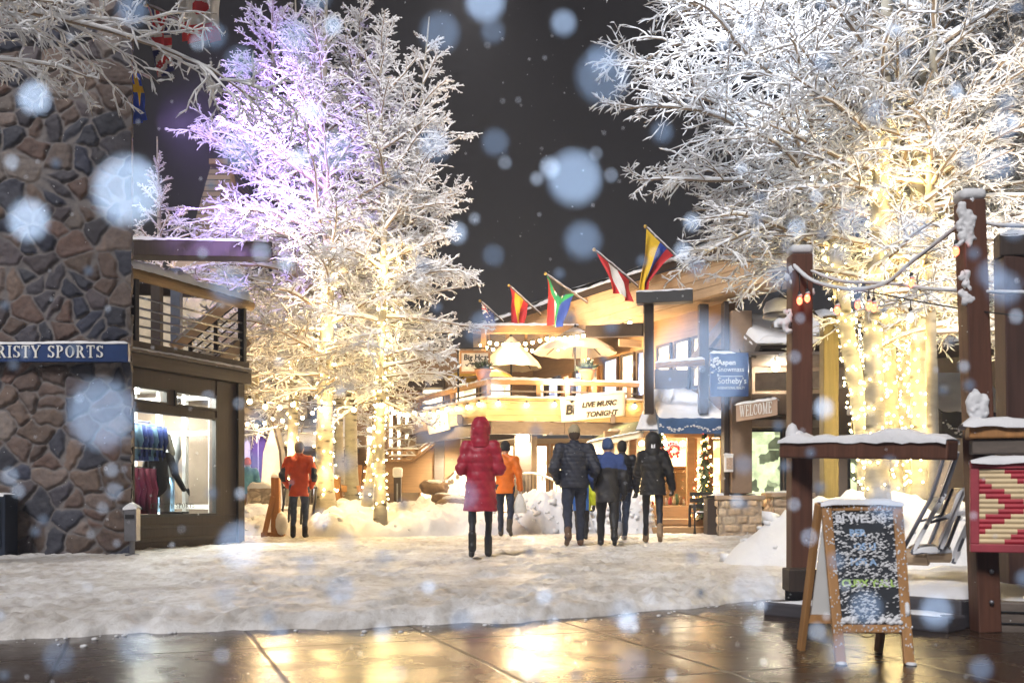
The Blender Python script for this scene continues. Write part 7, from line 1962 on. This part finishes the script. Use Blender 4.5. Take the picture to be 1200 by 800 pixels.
# pendant lamp shade with snow, behind the left post
d_ = 13.5; q = P(912, 362, d_)
pdl = empty('hanging_lamp', (q.x, d_, q.z), 'dark unlit bell lamp with a dome of snow hanging behind the left shelter post', 'lamp')
mb = MB(); mb.lathe((q.x, d_, q.z - .12), [(.20, 0), (.19, .05), (.12, .16), (.03, .2)], 16); mb.build('shade', METAL_G, pdl, True)
mb = MB(); mb.lathe((q.x, d_, q.z + .0), [(.19, -.06), (.2, 0), (.16, .09), (.06, .14), (.01, .15)], 16); mb.build('snow_cap', SNOW, pdl, True)
mb = MB(); mb.tube([(q.x, d_, q.z + .1), (q.x + .1, d_ + .1, q.z + .45), (q0.x, 12.7, 2.85)], .015, 6); mb.build('arm', BLACKM, pdl, True)

# ------------------------------------------------------------------ snowy wires with red bulbs between the posts
def wire_px(pts, label, bulbs, thick=.018, snow=True, seed=0):
    P3 = [P(x, y, d) for x, y, d in pts]; root = empty('bulb_string', P3[0], label, 'string lights', 'snow-laden bulb strings between the shelter posts')
    a = path_pts([(p.x, p.y, p.z, 0) for p in P3], 60); pl_ = [Vector(p[:3]) for p in a]
    mb = MB(); mb.tube(pl_, .0055, 6); mb.build('wire', WIRE, root, True)
    if snow:
        rr = np.random.default_rng(seed); mb = MB(); rs = [float(thick * (.75 + .5 * abs(vnoise(i * .35, seed + .5)) + .2 * rr.random())) for i in range(60)]; rs[0] = rs[-1] = .004
        mb.tube([p + V3(0, 0, thick * .7) for p in pl_], rs, 8); mb.build('snow_crust', SNOW, root, True)
    for (px, py, d, m) in bulbs:
        q = P(px, py, d); so = MB(); so.lathe((q.x, q.y, q.z + .022), [(.012, 0), (.014, .03), (.010, .045)], 8)
        tops = min(pl_, key=lambda p: (p.x - q.x) ** 2 + (p.y - q.y) ** 2); so.tube([(q.x, q.y, q.z + .06), (q.x, q.y, max(q.z + .07, tops.z))], .004, 5)
        so.build('socket', WIRE, root, True)
        b_ = MB(); b_.lathe(q, [(.003, -.034), (.017, -.022), (.022, -.004), (.018, .014), (.011, .026)], 10); b_.build('bulb', m, root, True)
        c_ = MB(); c_.ball((q.x + .004, q.y, q.z + .035), .018, 8, .8); c_.build('snow_cap', SNOW, root, True)
    return root
t = NT('red_bulb_glass'); e = t.n('Emission'); e.inputs['Color'].default_value = (1, .13, .06, 1); e.inputs['Strength'].default_value = 2.0
g_ = t.n('BsdfGlossy'); g_.inputs['Roughness'].default_value = .1; g_.inputs['Color'].default_value = (.3, .2, .2, 1); a_ = t.n('AddShader'); t.l(e.outputs[0], a_.inputs[0]); t.l(g_.outputs[0], a_.inputs[1]); t.l(a_.outputs[0], t.out.inputs['Surface']); REDB = t.mat
YB = emis('bulb_yellow_big', (1, .8, .4), 8, False)
wire_px([(928, 310, 7.55), (950, 329, 7.4), (980, 338, 7.2), (1010, 340, 7.05), (1040, 332, 6.9), (1066, 310, 6.75), (1100, 284, 6.55), (1128, 262, 6.35)], 'thick snow-covered bulb string sagging between the left and tallest post', [(946, 349, 7.4, REDB), (937, 352, 7.45, REDB), (981, 363, 7.2, REDB), (1024, 360, 7.0, REDB), (1018, 358, 7.02, REDB)], .014, seed=1)
wire_px([(950, 318, 7.5), (985, 330, 7.3), (1040, 333, 7.0), (1085, 339, 6.7), (1130, 342, 6.45), (1165, 343, 6.3), (1215, 344, 6.1)], 'straight snowy bulb string crossing below the sagging one to the right edge', [(1068, 331, 6.8, REDB), (1005, 357, 7.2, REDB)], .011, seed=2)
wire_px([(1005, 340, 7.2), (1035, 345, 7.0), (1070, 352, 6.8), (1110, 359, 6.6), (1160, 366, 6.3), (1215, 372, 6.1)], 'bare black bulb string under the snowy ones', [(1067, 372, 6.8, YB)], .0, False)
wire_px([(1146, 260, 6.4), (1170, 265, 6.3), (1220, 266, 6.1)], 'snowy bulb string running from the tallest post to the right edge', [], .013, seed=4)
wire_px([(1128, 284, 6.33), (1122, 290, 6.3), (1119, 292, 6.3)], 'single red bulb on a short lead at the tallest post', [(1120, 294, 6.3, REDB)], .012, seed=5)

# ------------------------------------------------------------------ red and cream patterned panel
pp = empty('patterned_panel', (3.3, 6.2, .43), 'red framed corrugated panel with a stepped cream and red pattern on the right post', 'panel')
PR, PC = mt('panel_red', (.42, .025, .045), .55, var=.15, bump=.1), mt('panel_cream', (.70, .55, .33), .6, var=.1, bump=.1)
FRR = mt('panel_frame_red', (.36, .05, .07), .6, var=.2, bump=.15)
p0 = Vector((2.79, 6.24, .425)); p1 = Vector((3.62, 5.98, .425)); xd = (p1 - p0).normalized(); nn = Vector((xd.y, -xd.x, 0)); Wd = (p1 - p0).length; Hg = .555
rows, sub = 15, 6; ncol = 22; V = []; Q = []; sl = []
ny_ = rows * sub
for j in range(ny_ + 1):
    for i in range(ncol + 1):
        u, v = i / ncol, j / ny_; V.append(tuple(p0 + xd * (.05 + (Wd - .1) * u) + nn * (.010 + .009 * abs(math.sin(v * rows * PI))) + V3(0, 0, .05 + (Hg - .10) * v)))
for j in range(ny_):
    for i in range(ncol):
        r_ = j // sub; x = 1 - abs((i + .5) / ncol * 2 - 1); y = abs((r_ + .5) / rows * 2 - 1)
        cream = abs(y - (1 - x * 1.02)) < .26 or (y + x * .9 < .36)
        if x > .80 and y < .12: cream = False
        if x > .86 and .42 < y: cream = False
        Q.append((j * (ncol + 1) + i, j * (ncol + 1) + i + 1, (j + 1) * (ncol + 1) + i + 1, (j + 1) * (ncol + 1) + i)); sl.append(1 if cream else 0)
np_obj('pattern', np.array(V), np.array(Q), [PR, PC], pp, smooth=False, slots=sl)
mb = MB()
def fb(u0, u1, v0, v1, n0, n1): mb.prism([p0 + xd * u0 + nn * n0 + V3(0, 0, v0), p0 + xd * u1 + nn * n0 + V3(0, 0, v0), p0 + xd * u1 + nn * n1 + V3(0, 0, v0), p0 + xd * u0 + nn * n1 + V3(0, 0, v0)], (0, 0, v1 - v0))
fb(0, Wd, 0, .05, -.03, .03); fb(0, Wd, Hg - .05, Hg, -.03, .03); fb(0, .05, .05, Hg - .05, -.03, .028); fb(Wd - .05, Wd, .05, Hg - .05, -.03, .028); mb.build('frame', FRR, pp, bevel=.006)
mb = MB(); fb(.03, Wd - .03, .03, Hg - .03, -.04, -.031); mb.build('backing', W_GREY, pp)
snow_cap(p0 + V3(0, 0, Hg), p1 + V3(0, 0, Hg), .08, .04, pp, seed=3)

# ------------------------------------------------------------------ tipped metal chair covered in snow
mc = empty('metal_chair', P(1105, 650, 7.4), 'grey metal folding chair tipped against the rail and crusted with snow', 'chair')
CH = mt('blue_grey_steel', (.17, .18, .22), .45, .5, bump=.1)
o2 = Vector((.10, .42, 0)); bars = [((1121, 530), (1104, 582), .035), ((1106, 578), (1068, 648), .026), ((1130, 572), (1100, 645), .03), ((1138, 605), (1117, 660), .026), ((1090, 612), (1133, 600), .018), ((1068, 648), (1100, 645), .02)]
for (a, b, w) in bars:
    A_, B_ = P(*a, 7.1), P(*b, 7.1)
    for o_ in (Vector((0, 0, 0)), o2): mb = MB(); mb.bar(A_ + o_, B_ + o_, w, w); mb.build('frame_bar', CH, mc, bevel=.005)
    snow_cap(A_.lerp(B_, .03) + V3(-.0, 0, w * .6), B_ + V3(0, 0, w * .6), w * 1.1, .028, mc, seed=int(a[0]), over=.004)
for nm, a_, b_ in (('back_panel', (1121, 530), (1104, 582)), ('seat_panel', (1130, 572), (1102, 640))):
    A_, B_ = P(*a_, 7.12), P(*b_, 7.12); mb = MB(); mb.prism([A_, B_, B_ + o2, A_ + o2], Vector((.012, -.006, .006))); mb.build(nm, CH, mc)
pa, pb_, = P(1123, 531, 7.08), P(1104, 582, 7.08)
snow_sheet(pa + V3(-.03, -.03, .01), pb_ + V3(-.03, -.03, .01), pb_ + o2 * .5 + V3(.03, 0, .02), pa + o2 * .5 + V3(.03, 0, .02), .03, 8, mc, 'snow_crust', 20, 10)
pa, pb_, = P(1132, 573, 7.08), P(1102, 642, 7.08)
snow_sheet(pa + V3(-.03, -.03, .01), pb_ + V3(-.03, -.03, .01), pb_ + o2 * .5 + V3(.03, 0, .02), pa + o2 * .5 + V3(.03, 0, .02), .03, 9, mc, 'snow_crust', 20, 10)
# split logs by the chair
rr = random.Random(3)
for k, (px, py, dd, lab) in enumerate(((1083, 645, 7.35, 'snow-topped split log under the tipped chair'), (1096, 650, 7.2, 'short split log leaning on the snowy one under the chair'), (1071, 652, 7.25, 'pale end-on log at the left foot of the tipped chair'))):
    c = P(px, py, dd); root = empty('split_log', c, lab, 'log', 'logs under the tipped chair'); dr_ = Vector((1, .5 - k * .6, 0)).normalized()
    mb = MB(); mb.tube([c - dr_ * .10, c + dr_ * .10], .045 + .008 * k, 9); mb.build('log', W_TAN, root, bevel=.004)
    snow_cap(c - dr_ * .10 + V3(0, 0, .035), c + dr_ * .10 + V3(0, 0, .035), .07, .035, root, seed=k)

# ------------------------------------------------------------------ sandwich board
sb = empty('sandwich_board', (1.83, 5.35, ZP), 'snow-flecked sandwich chalkboard with honey timber frame on the wet paving', 'sandwich board')
BL, BR = Vector((1.632, 5.17, ZP)), Vector((2.022, 5.15, ZP)); TL, TR = Vector((1.622, 5.385, .735)), Vector((2.042, 5.365, .735))
wF = wood('honey_frame', (.46, .235, .085), (22, 22, 2), .25)
nf = (BR - BL).cross(TL - BL).normalized()
if nf.y > 0: nf = -nf
def fpn(u, v, n=0): return BL.lerp(BR, u).lerp(TL.lerp(TR, u), v) + nf * n
ww = .052
for u in (0, 1):
    s = 1 if u == 0 else -1; mb = MB(); xx = (BR - BL).normalized() * s
    mb.add([fpn(u, 0, -.012), fpn(u, 0, -.012) + xx * ww, fpn(u, 0, .016) + xx * ww, fpn(u, 0, .016), fpn(u, 1, -.012), fpn(u, 1, -.012) + xx * ww, fpn(u, 1, .016) + xx * ww, fpn(u, 1, .016)], [(0, 1, 2, 3), (4, 5, 6, 7), (0, 1, 5, 4), (1, 2, 6, 5), (2, 3, 7, 6), (3, 0, 4, 7)]); mb.build('stile', wF, sb, bevel=.006)
def rung(v0, v1, name):
    mb = MB(); a, b = .13, .87
    mb.add([fpn(a, v0, -.010), fpn(b, v0, -.010), fpn(b, v0, .013), fpn(a, v0, .013), fpn(a, v1, -.010), fpn(b, v1, -.010), fpn(b, v1, .013), fpn(a, v1, .013)], [(0, 1, 2, 3), (4, 5, 6, 7), (0, 1, 5, 4), (1, 2, 6, 5), (2, 3, 7, 6), (3, 0, 4, 7)]); mb.build(name, wF, sb, bevel=.005)
rung(.94, .995, 'top_rail'); rung(.185, .235, 'bottom_rail')
CB = mt('chalkboard', (.018, .022, .03), .6, var=.5, scale=5, bump=.05)
mb = MB(); a, b, v0, v1 = .10, .90, .22, .95
mb.add([fpn(a, v0, -.004), fpn(b, v0, -.004), fpn(b, v0, .004), fpn(a, v0, .004), fpn(a, v1, -.004), fpn(b, v1, -.004), fpn(b, v1, .004), fpn(a, v1, .004)], [(0, 1, 2, 3), (4, 5, 6, 7), (0, 1, 5, 4), (1, 2, 6, 5), (2, 3, 7, 6), (3, 0, 4, 7)]); mb.build('chalkboard', CB, sb)
CHK = [mt('chalk_white', (.70, .72, .78), .9, var=.3, scale=60, bump=0), mt('chalk_green', (.42, .62, .18), .9, var=.3, scale=60, bump=0), mt('chalk_blue', (.30, .45, .68), .9, var=.3, scale=60, bump=0)]
xd = (BR - BL).normalized(); ud = (TL - BL).normalized()
for s_, v, u, sz, m in (('BI WELNS', .868, .16, .060, 0), ('BER', .782, .32, .050, 2), ('OS U', .695, .36, .050, 2), ('MSS A', .60, .30, .050, 2), ("CUBX Y'ALL", .468, .17, .050, 1)):
    text_obj('chalk_lettering', s_, CHK[m], fpn(u, v, .006), xd, ud, sz, sb, .002, bold=.0022)
# snow blown on to the board
rr = random.Random(14); mb = MB()
for k in range(1500):
    u, v = rr.uniform(.12, .88), .24 + .70 * rr.random() ** 1.1
    dens = .35 + .65 * (float(vnoise(u * 5, v * 7, seed=6)) * .5 + .5)
    if .52 < v < .68 and .55 < u < .9 and False: continue
    if rr.random() > dens or (.80 < v < .855 and .25 < u < .75) or (.30 < v < .46 and .6 < u < .85 and rr.random() < .8): continue
    s = rr.uniform(.0028, .0098); q = fpn(u, v, .006)
    mb.lathe(q, [(s * .9, -.3 * s), (s, 0), (s * .5, .45 * s), (.0004, .55 * s)], 6)
    if rr.random() < .35: mb.lathe(q + xd * s + V3(0, 0, s * .7), [(s * .7, -.3 * s), (s * .7, 0), (.0004, .5 * s)], 6)
for k in range(60):
    u = rr.choice((rr.uniform(.12, .3), rr.uniform(.5, .88))); q = fpn(u, .245 + .03 * rr.random(), .01); mb.ball(q, rr.uniform(.008, .018), 7, .8)
for k in range(230):
    if rr.random() < .62: u, v = rr.choice((rr.uniform(0, .12), rr.uniform(.88, 1))), rr.uniform(.1, 1)
    else: u, v = rr.uniform(.1, .9), rr.choice((rr.uniform(.94, .99), rr.uniform(.19, .23)))
    s = rr.uniform(.002, .006); mb.ball(fpn(u, v, .0165), s, 6, 1.2)
for k in range(14): q = fpn(.955, .30 + .06 * rr.random(), .018); mb.ball(q, rr.uniform(.008, .016), 7, 1.2)
mb.build('snow_flecks', SNOW, sb, True)
snow_cap(fpn(-.01, 1, .0) + V3(0, .015, 0), fpn(1.01, 1, .0) + V3(0, .015, 0), .07, .035, sb, seed=44)
KL, KR = Vector((1.585, 5.62, ZP)), Vector((1.985, 5.55, ZP))
for top, bot in ((TL + V3(.0, .025, -.01), KL), (TR + V3(-.02, .025, -.01), KR)): mb = MB(); mb.bar(top, bot, .03, .05); mb.build('rear_leg', wF, sb, bevel=.005)
mb = MB(); mb.prism([KL.lerp(TL, .25) + V3(.03, .0, 0), KR.lerp(TR, .25) + V3(-.03, 0, 0), KR.lerp(TR, .93) + V3(-.03, 0, 0), KL.lerp(TL, .93) + V3(.03, 0, 0)], (0, .012, 0)); mb.build('rear_panel', WHITE, sb)
mb = MB(); mb.bar(KL.lerp(TL, .22), KR.lerp(TR, .22), .02, .045); mb.build('rear_rail', wF, sb)
a, b = fpn(.3, .19, 0), KR.lerp(TR, .20); mb = MB(); mb.tube([a.lerp(b, k / 8) - V3(0, 0, .05 * math.sin(PI * k / 8)) for k in range(9)], .003, 5); mb.build('chain', METAL_G, sb)
for u in (0.06, .94): q = fpn(u, 0, .02); mb = MB(); mb.ball((q.x, q.y - .01, ZP + .006), .03, 8, .35); mb.build('snow_lump', SNOW, sb, True)
# ------------------------------------------------------------------ people (all walk away from us)
def gp(px, d): return Vector(((px - 600) / F * d, d, .005))
JRED = mt('crimson_down', (.33, .012, .035), .5, var=.18, scale=14, bump=.3, bscale=30)
LEG_BLK = mt('black_leggings', (.012, .013, .02), .6, var=.2, bump=.1)
BOOT_BLK = mt('black_leather', (.012, .012, .014), .45, var=.2, bump=.2); BOOT_TAN = mt('tan_suede', (.26, .18, .11), .8, var=.2); BOOT_BRN = mt('brown_leather', (.10, .055, .035), .6, var=.2)
person('person in a long crimson hooded down coat, black leggings and boots walking away', gp(563, 12.5), R(2), 1.66, 'f', .19, 1, ('front', 'front'), dict(mat=JRED, hem=.60, puff=.028, quilt=.105, flare=.035, fold=.003), dict(mat=LEG_BLK, w=.74, fold=.6), dict(mat=BOOT_BLK, h=.16), hood=dict(mat=JRED, r=1.20, quilt=.06))
JR2 = mt('scarlet_shell', (.68, .080, .018), .55, var=.12, scale=9, bump=.25); NAVYC = mt('navy_shell', (.015, .022, .05), .6, var=.2, bump=.25); DENIM = mt('blue_denim', (.045, .065, .12), .8, var=.25, scale=20, bump=.3); DENIM_D = mt('dark_denim', (.020, .026, .05), .8, var=.25, scale=20, bump=.3)
def paint_red(x, y, z, pts):
    s = np.zeros(len(x), int)
    for sd in (-1, 1):
        s |= ((x * sd > .235) & (z > 1.02) & (z < 1.29 - .3 * (x * sd - .235)) ).astype(int)
    return s
person('grey-haired person in a scarlet jacket with navy elbow panels and blue jeans, hands in pockets', gp(350.5, 18.4), R(4), 1.72, 'm', .05, 1, ('pocket', 'pocket'), dict(mat=JR2, mats=[NAVYC], paint=paint_red, hem=.76, puff=.022, fold=.006), dict(mat=DENIM, w=.92), dict(mat=BOOT_BLK, h=.1), hair=mt('grey_hair', (.20, .17, .14), .8, var=.3, scale=50))
JOR = mt('orange_shell', (.72, .16, .01), .55, var=.12, scale=9, bump=.25)
pr_, wr_o = person('person in an orange jacket and black knit cap with dark jeans, carrying a white bag', gp(592, 18.9), R(-6), 1.74, 'm', .19, -1, ('pocket', 'hang'), dict(mat=JOR, hem=.80, puff=.022, fold=.006), dict(mat=DENIM_D, w=.95), dict(mat=mt('dark_brown_boot', (.05, .04, .03), .7), h=.14), hat=dict(mat=mt('black_knit', (.02, .02, .024), .9, bump=.5, bscale=80)))
# white carrier bag in the hand of the person in orange
w = wr_o[1]; bgm = mt('white_plastic', (.72, .70, .66), .4, var=.1, scale=8, bump=.5, bscale=10)
bag = empty('carrier_bag', w - V3(0, 0, .48), 'white crumpled carrier bag held by the person in orange', 'bag')
n, m = 20, 14; V = []
for i in range(m + 1):
    for j in range(n):
        v = i / m; a = 2 * PI * j / n; rx_, ry_ = np.interp(v, [0, .1, .6, 1], [.11, .125, .10, .03]), np.interp(v, [0, .1, .6, 1], [.05, .06, .05, .02])
        k = 1 + .16 * float(vnoise(math.cos(a) * 3, math.sin(a) * 3, v * 5)); V.append((w.x + rx_ * k * math.cos(a), w.y + ry_ * k * math.sin(a), w.z - .44 + v * .36))
Q = [(i * n + j, i * n + (j + 1) % n, (i + 1) * n + (j + 1) % n, (i + 1) * n + j) for i in range(m) for j in range(n)]
np_obj('bag_body', np.array(V), np.array(Q), bgm, bag)
mb = MB()
for s in (-1, 1): mb.tube([(w.x + s * .03, w.y, w.z - .09), (w.x + s * .025, w.y, w.z - .02), (w.x, w.y, w.z - .0)], .008, 5)
mb.build('handle', bgm, bag)
NAVYJ = mt('navy_quilt', (.014, .018, .034), .6, var=.25, scale=14, bump=.3)
person('tall person in a dark navy quilted jacket, jeans and a beige cap, back to us', gp(673, 15.3), R(0), 1.79, 'm', .18, 1, ('pocket', 'pocket'), dict(mat=NAVYJ, hem=.86, puff=.034, quilt=.06, fold=.003), dict(mat=DENIM_D, w=1.06), dict(mat=BOOT_BRN, h=.1), hat=dict(kind='cap', mat=mt('beige_cap', (.36, .30, .19), .8, bump=.2)), hair=mt('brown_hair', (.05, .03, .02), .8), width=1.12)
BLUEB = mt('blue_fleece', (.03, .06, .20), .8, var=.2, bump=.3)
CHAR = mt('charcoal_shell', (.018, .018, .022), .6, var=.25, bump=.25)
def paint_teen(x, y, z, pts):
    s = ((z > 1.29 - .12 * np.abs(x)) | (x < -.235)).astype(int)
    return s
person('young person in a blue knit hat and charcoal jacket with a blue yoke', gp(712, 15.4), R(-3), 1.60, 'm', .25, -1, ('pocket', 'hang'), dict(mat=CHAR, mats=[BLUEB], paint=paint_teen, hem=.72, puff=.032, flare=.01, fold=.005), dict(mat=mt('black_ski_trousers', (.012, .012, .015), .6, bump=.2), w=1.15), dict(mat=BOOT_BLK, h=.12), hat=dict(mat=mt('blue_knit', (.045, .085, .20), .9, bump=.5, bscale=80)), gloves=BOOT_BLK)
BLKP = mt('dark_puffer', (.012, .012, .016), .55, var=.25, bump=.3)
person('dark-haired person in a black quilted jacket walking ahead of the blue knit hat', gp(729, 17.4), R(8), 1.68, 'm', .22, 1, ('front', 'hang'), dict(mat=BLKP, hem=.84, puff=.03, quilt=.07), dict(mat=DENIM, w=1.0), dict(mat=mt('pale_boot', (.30, .30, .32), .6), h=.14), hair=mt('black_hair', (.012, .01, .01), .7), gloves=BOOT_BLK)
PUF = mt('glossy_black_puffer', (.008, .008, .010), .62, var=.25, bump=.35, bscale=26)
person('person in a glossy black long puffer with hood up and tan ankle boots', gp(765, 16.5), R(-5), 1.72, 'f', .23, -1, ('up', 'swing'), dict(mat=PUF, hem=.78, puff=.045, quilt=.115, flare=.015), dict(mat=LEG_BLK, w=.80, fold=.6), dict(mat=BOOT_TAN, h=.13), hood=dict(mat=PUF, r=1.22, logo=mt('white_emblem', (.75, .78, .85), .5, bump=0)), gloves=BOOT_BLK)
YNEON = mt('neon_yellow_nylon', (.62, .68, .03), .5, bump=.2); BRB = mt('bright_blue_nylon', (.02, .11, .40), .5, bump=.2)
def paint_child(x, y, z, pts): return (x > .16).astype(int)
person('child in a bright blue and neon yellow jacket behind the beige-capped person', gp(682, 17.6), R(0), 1.22, 'm', .08, 1, ('hang', 'hang'), dict(mat=BRB, mats=[YNEON], paint=paint_child, hem=.72, puff=.05), dict(mat=mt('black_ski_trousers', (.012, .012, .015), .6), w=1.15), dict(mat=BOOT_BLK, h=.12), hat=dict(mat=mt('blue_knit', (.045, .085, .20), .9)), gloves=BOOT_BLK, width=1.15)
person('distant person in a light blue jacket and orange knit hat by the ski shop', gp(290, 25.0), R(10), 1.66, 'm', .08, 1, ('hang', 'pocket'), dict(mat=mt('sky_blue_shell', (.09, .30, .46), .6, bump=.2), hem=.84, puff=.03), dict(mat=mt('tan_trousers', (.40, .24, .09), .8), w=1.05), dict(mat=BOOT_BRN, h=.1), hat=dict(mat=mt('orange_knit', (.75, .12, .02), .9)))
# ------------------------------------------------------------------ light: the night's lamps, plus added floods
# glow of the fairy lights, cafe strings and shop windows
for z, p in ((1.2, 7), (2.4, 10), (3.8, 12), (5.2, 12)):
    x, y = float(np.interp(z, pA[:, 2], pA[:, 0])), float(np.interp(z, pA[:, 2], pA[:, 1])); point('fairy_light_glow', (x + .12, y - .36, z), p, (1, .67, .28), .15)
for z, p in ((1.0, 5), (2.2, 8), (3.6, 10), (5.0, 10)):
    x, y = float(np.interp(z, pB[:, 2], pB[:, 0])), float(np.interp(z, pB[:, 2], pB[:, 1])); point('fairy_light_glow', (x + .1, y - .30, z), p, (1, .69, .27), .15)
for z, p in ((1.8, 18), (4.2, 22)):
    x, y = float(np.interp(z, pE[:, 2], pE[:, 0])), float(np.interp(z, pE[:, 2], pE[:, 1])); point('fairy_light_glow', (x - .1, y - .32, z), p, (1, .70, .36), .15)
for z, p in ((1.3, 3), (2.3, 4.5), (3.3, 8), (4.2, 10)):
    point('fairy_light_glow', (float(np.interp(z, pR2[:, 2], pR2[:, 0])) + .25, float(np.interp(z, pR2[:, 2], pR2[:, 1])) - .34, z), p, (1, .69, .27), .15)
for z, p in ((1.6, 3), (3.0, 6)):
    point('fairy_light_glow', (float(np.interp(z, pR5[:, 2], pR5[:, 0])) + .05, float(np.interp(z, pR5[:, 2], pR5[:, 1])) - .34, z), p, (1, .74, .34), .15)
point('cool_light_glow', (float(np.interp(5.2, pR1[:, 2], pR1[:, 0])) - .3, 11.3, 5.2), 26, (.72, .84, 1.0), .15)
# strings on the deck
for px, d, z, p in ((600, 24.9, 4.25, 40), (675, 24.0, 4.1, 55), (500, 25.0, 2.6, 24), (560, 22.1, 2.5, 30), (640, 22.2, 2.5, 30), (715, 22.3, 2.5, 30)):
    point('cafe_string_glow', (P(px, 0, d).x, d, z), p, WARM, .15)
point('cafe_string_glow', P(325, 472, 18.6), 30, WARM, .15); point('cafe_string_glow', P(322, 490, 26.5), 60, WARM, .2)
# lamp fixed under the deck
lm = empty('deck_lamp', P(617, 512, 23.95), 'bright white lamp fixed to the post under the deck', 'lamp')
q = P(617, 512, 23.9); mb = MB(); mb.box((q.x, q.y, q.z), (.09, .07, .2)); mb.build('lens', emis('deck_lamp_lens', (1, .92, .75), 40, False), lm)
mb = MB(); mb.box((q.x, q.y + .06, q.z), (.14, .05, .26)); mb.build('housing', METAL_D, lm)
point('deck_lamp_glow', (q.x - .1, q.y - .25, q.z - .1), 60, (1, .82, .55), .08)
area('shopfront_glow', (1.0, 28.2, 1.9), (1.0, 22, .2), 130, (1, .74, .42), 6, 1.6)
# added floods without fixtures brighten the crowns; the violet one follows the lilac light
spot('violet_flood', (-5.1, 15.2, 6.4), (-4.7, 20.5, 7.4), 1750, (.50, .33, 1.0), 66, .9, .2)
spot('added_tree_flood', (-5.0, 18.2, 5.9), (-2.6, 19.8, 5.0), 300, (1.0, .86, .74), 90, .9, .2)
spot('added_tree_flood', (.2, 22.3, 3.4), (-1.8, 19.9, 5.6), 520, (1.0, .84, .66), 100, .9, .2)
spot('added_tree_flood', (-.4, 12.0, 6.8), (-1.6, 19.8, 7.0), 640, (1.0, .94, .92), 70, .9, .3)
spot('added_tree_flood', (1.2, 9.2, 6.6), (4.0, 11.6, 5.6), 300, (.90, .93, 1.0), 110, .9, .3)
spot('added_tree_flood', (5.2, 8.6, 3.0), (4.6, 11.8, 4.4), 190, (1.0, .86, .66), 110, .9, .2)
spot('added_tree_flood', (-7.6, 25, 2.5), (-9.4, 27, 6.6), 330, (1.0, .74, .46), 100, .9, .2)
spot('added_eave_flood', (.8, 22.6, 3.1), (2.4, 24.0, 5.2), 330, (1.0, .74, .46), 120, .9, .2)  # added flood, no fixture built, brightens the fascia boards
# faint sky glow comes back down from the snow cloud as one broad soft light
sun = bpy.data.lights.new('sky_glow', 'SUN'); sun.energy = .86; sun.angle = R(14); sun.color = (1.0, .965, .955)
so = bpy.data.objects.new('sky_glow', sun); COL.objects.link(so); so.rotation_euler = (R(47), 0, R(-26))

# ------------------------------------------------------------------ falling snow, near flakes out of focus
rr = np.random.default_rng(99); mb = MB(); A_ap = .036 / 4.0
def flake(c, r, n=5): mb.ball(c, r, n)
big = [(148, 225, 76), (118, 486, 76), (672, 210, 60), (40, 116, 36), (33, 259, 46), (282, 640, 52), (512, 495, 60), (815, 430, 110), (660, 28, 28), (577, 38, 26), (568, 4, 44), (705, 70, 34), (730, 718, 34), (265, 695, 28), (502, 688, 16), (882, 690, 50), (1096, 716, 36), (68, 770, 36), (705, 92, 60), (515, 40, 44), (580, 168, 30), (578, 300, 24), (740, 780, 36)]
FL_N = []
mb.build  # built below
BRT = {148: 0, 40: 0, 33: 0, 118: 2, 672: 2, 815: 2, 282: 2, 568: 2, 502: 0, 1096: 2, 660: 2}
for (px, py, D) in big:
    mb.slot = BRT.get(px, 1)
    d = A_ap * F / D; d = 1 / (1 / d + 1 / 16)
    flake(P(px, py, d), .0012 * (d / .15) ** .5, 20)
mb.slot = 1
for k in range(150):
    D = 10 + 34 * rr.uniform() ** 2; d = 1 / (D / (A_ap * F) + 1 / 16); px, py = rr.uniform(-20, 1220), rr.uniform(-20, 820)
    if min(math.hypot(px - b[0], py - b[1]) - b[2] * .8 for b in big) < 20 or (630 < px < 810 and 470 < py < 650): continue
    flake(P(px, py, d), .0017 * (d / .2) ** .5, 16)
mb.slot = 0
for k in range(1500):
    d = .45 + 14 * rr.uniform() ** 1.3; px, py = rr.uniform(-60, 1260), rr.uniform(-60, 860); q = P(px, py, d)
    if q.z < .02 or (d < 2 and 500 < px < 820 and 470 < py < 660): continue
    flake(q, rr.uniform(.0012, .0026))
FLK = mt('snow_flake', (.85, .87, .92), .6, bump=0)
o = mb.build('falling_snow', [FLK, mt('dimmed_flake', (.14, .16, .19), .6, bump=0), mt('half_dimmed_flake', (.42, .45, .50), .6, bump=0)], None, False, base=(0, 3, 0)); tag(o, 'snowflakes drifting through the air over the plaza', 'snowfall', kind='stuff')  # flakes painted darker so their blurred discs look less brightly lit
spot('camera_flash', (.10, -.06, HC + .13), (0, 6, HC + .8), 15.0, (.55, .73, 1.0), 140, .4, .03)

# falling snow and frost hang in the air round every lamp
t = NT('haze_air'); hv = t.n('VolumePrincipled'); hv.inputs['Density'].default_value = .0020; hv.inputs['Color'].default_value = (.82, .82, .86, 1); t.l(hv.outputs[0], t.out.inputs['Volume'])
mb = MB(); mb.box((0, 40, 7), (312, 312, 17)); o = mb.build('haze', t.mat); tag(o, kind='stuff')
cy.volume_bounces = 0

# ------------------------------------------------------------------ nothing but plain property checks
for o in SC.objects:
    if o.parent is None and o.type == 'MESH' and 'label' not in o and 'kind' not in o: print('NO LABEL', o.name)
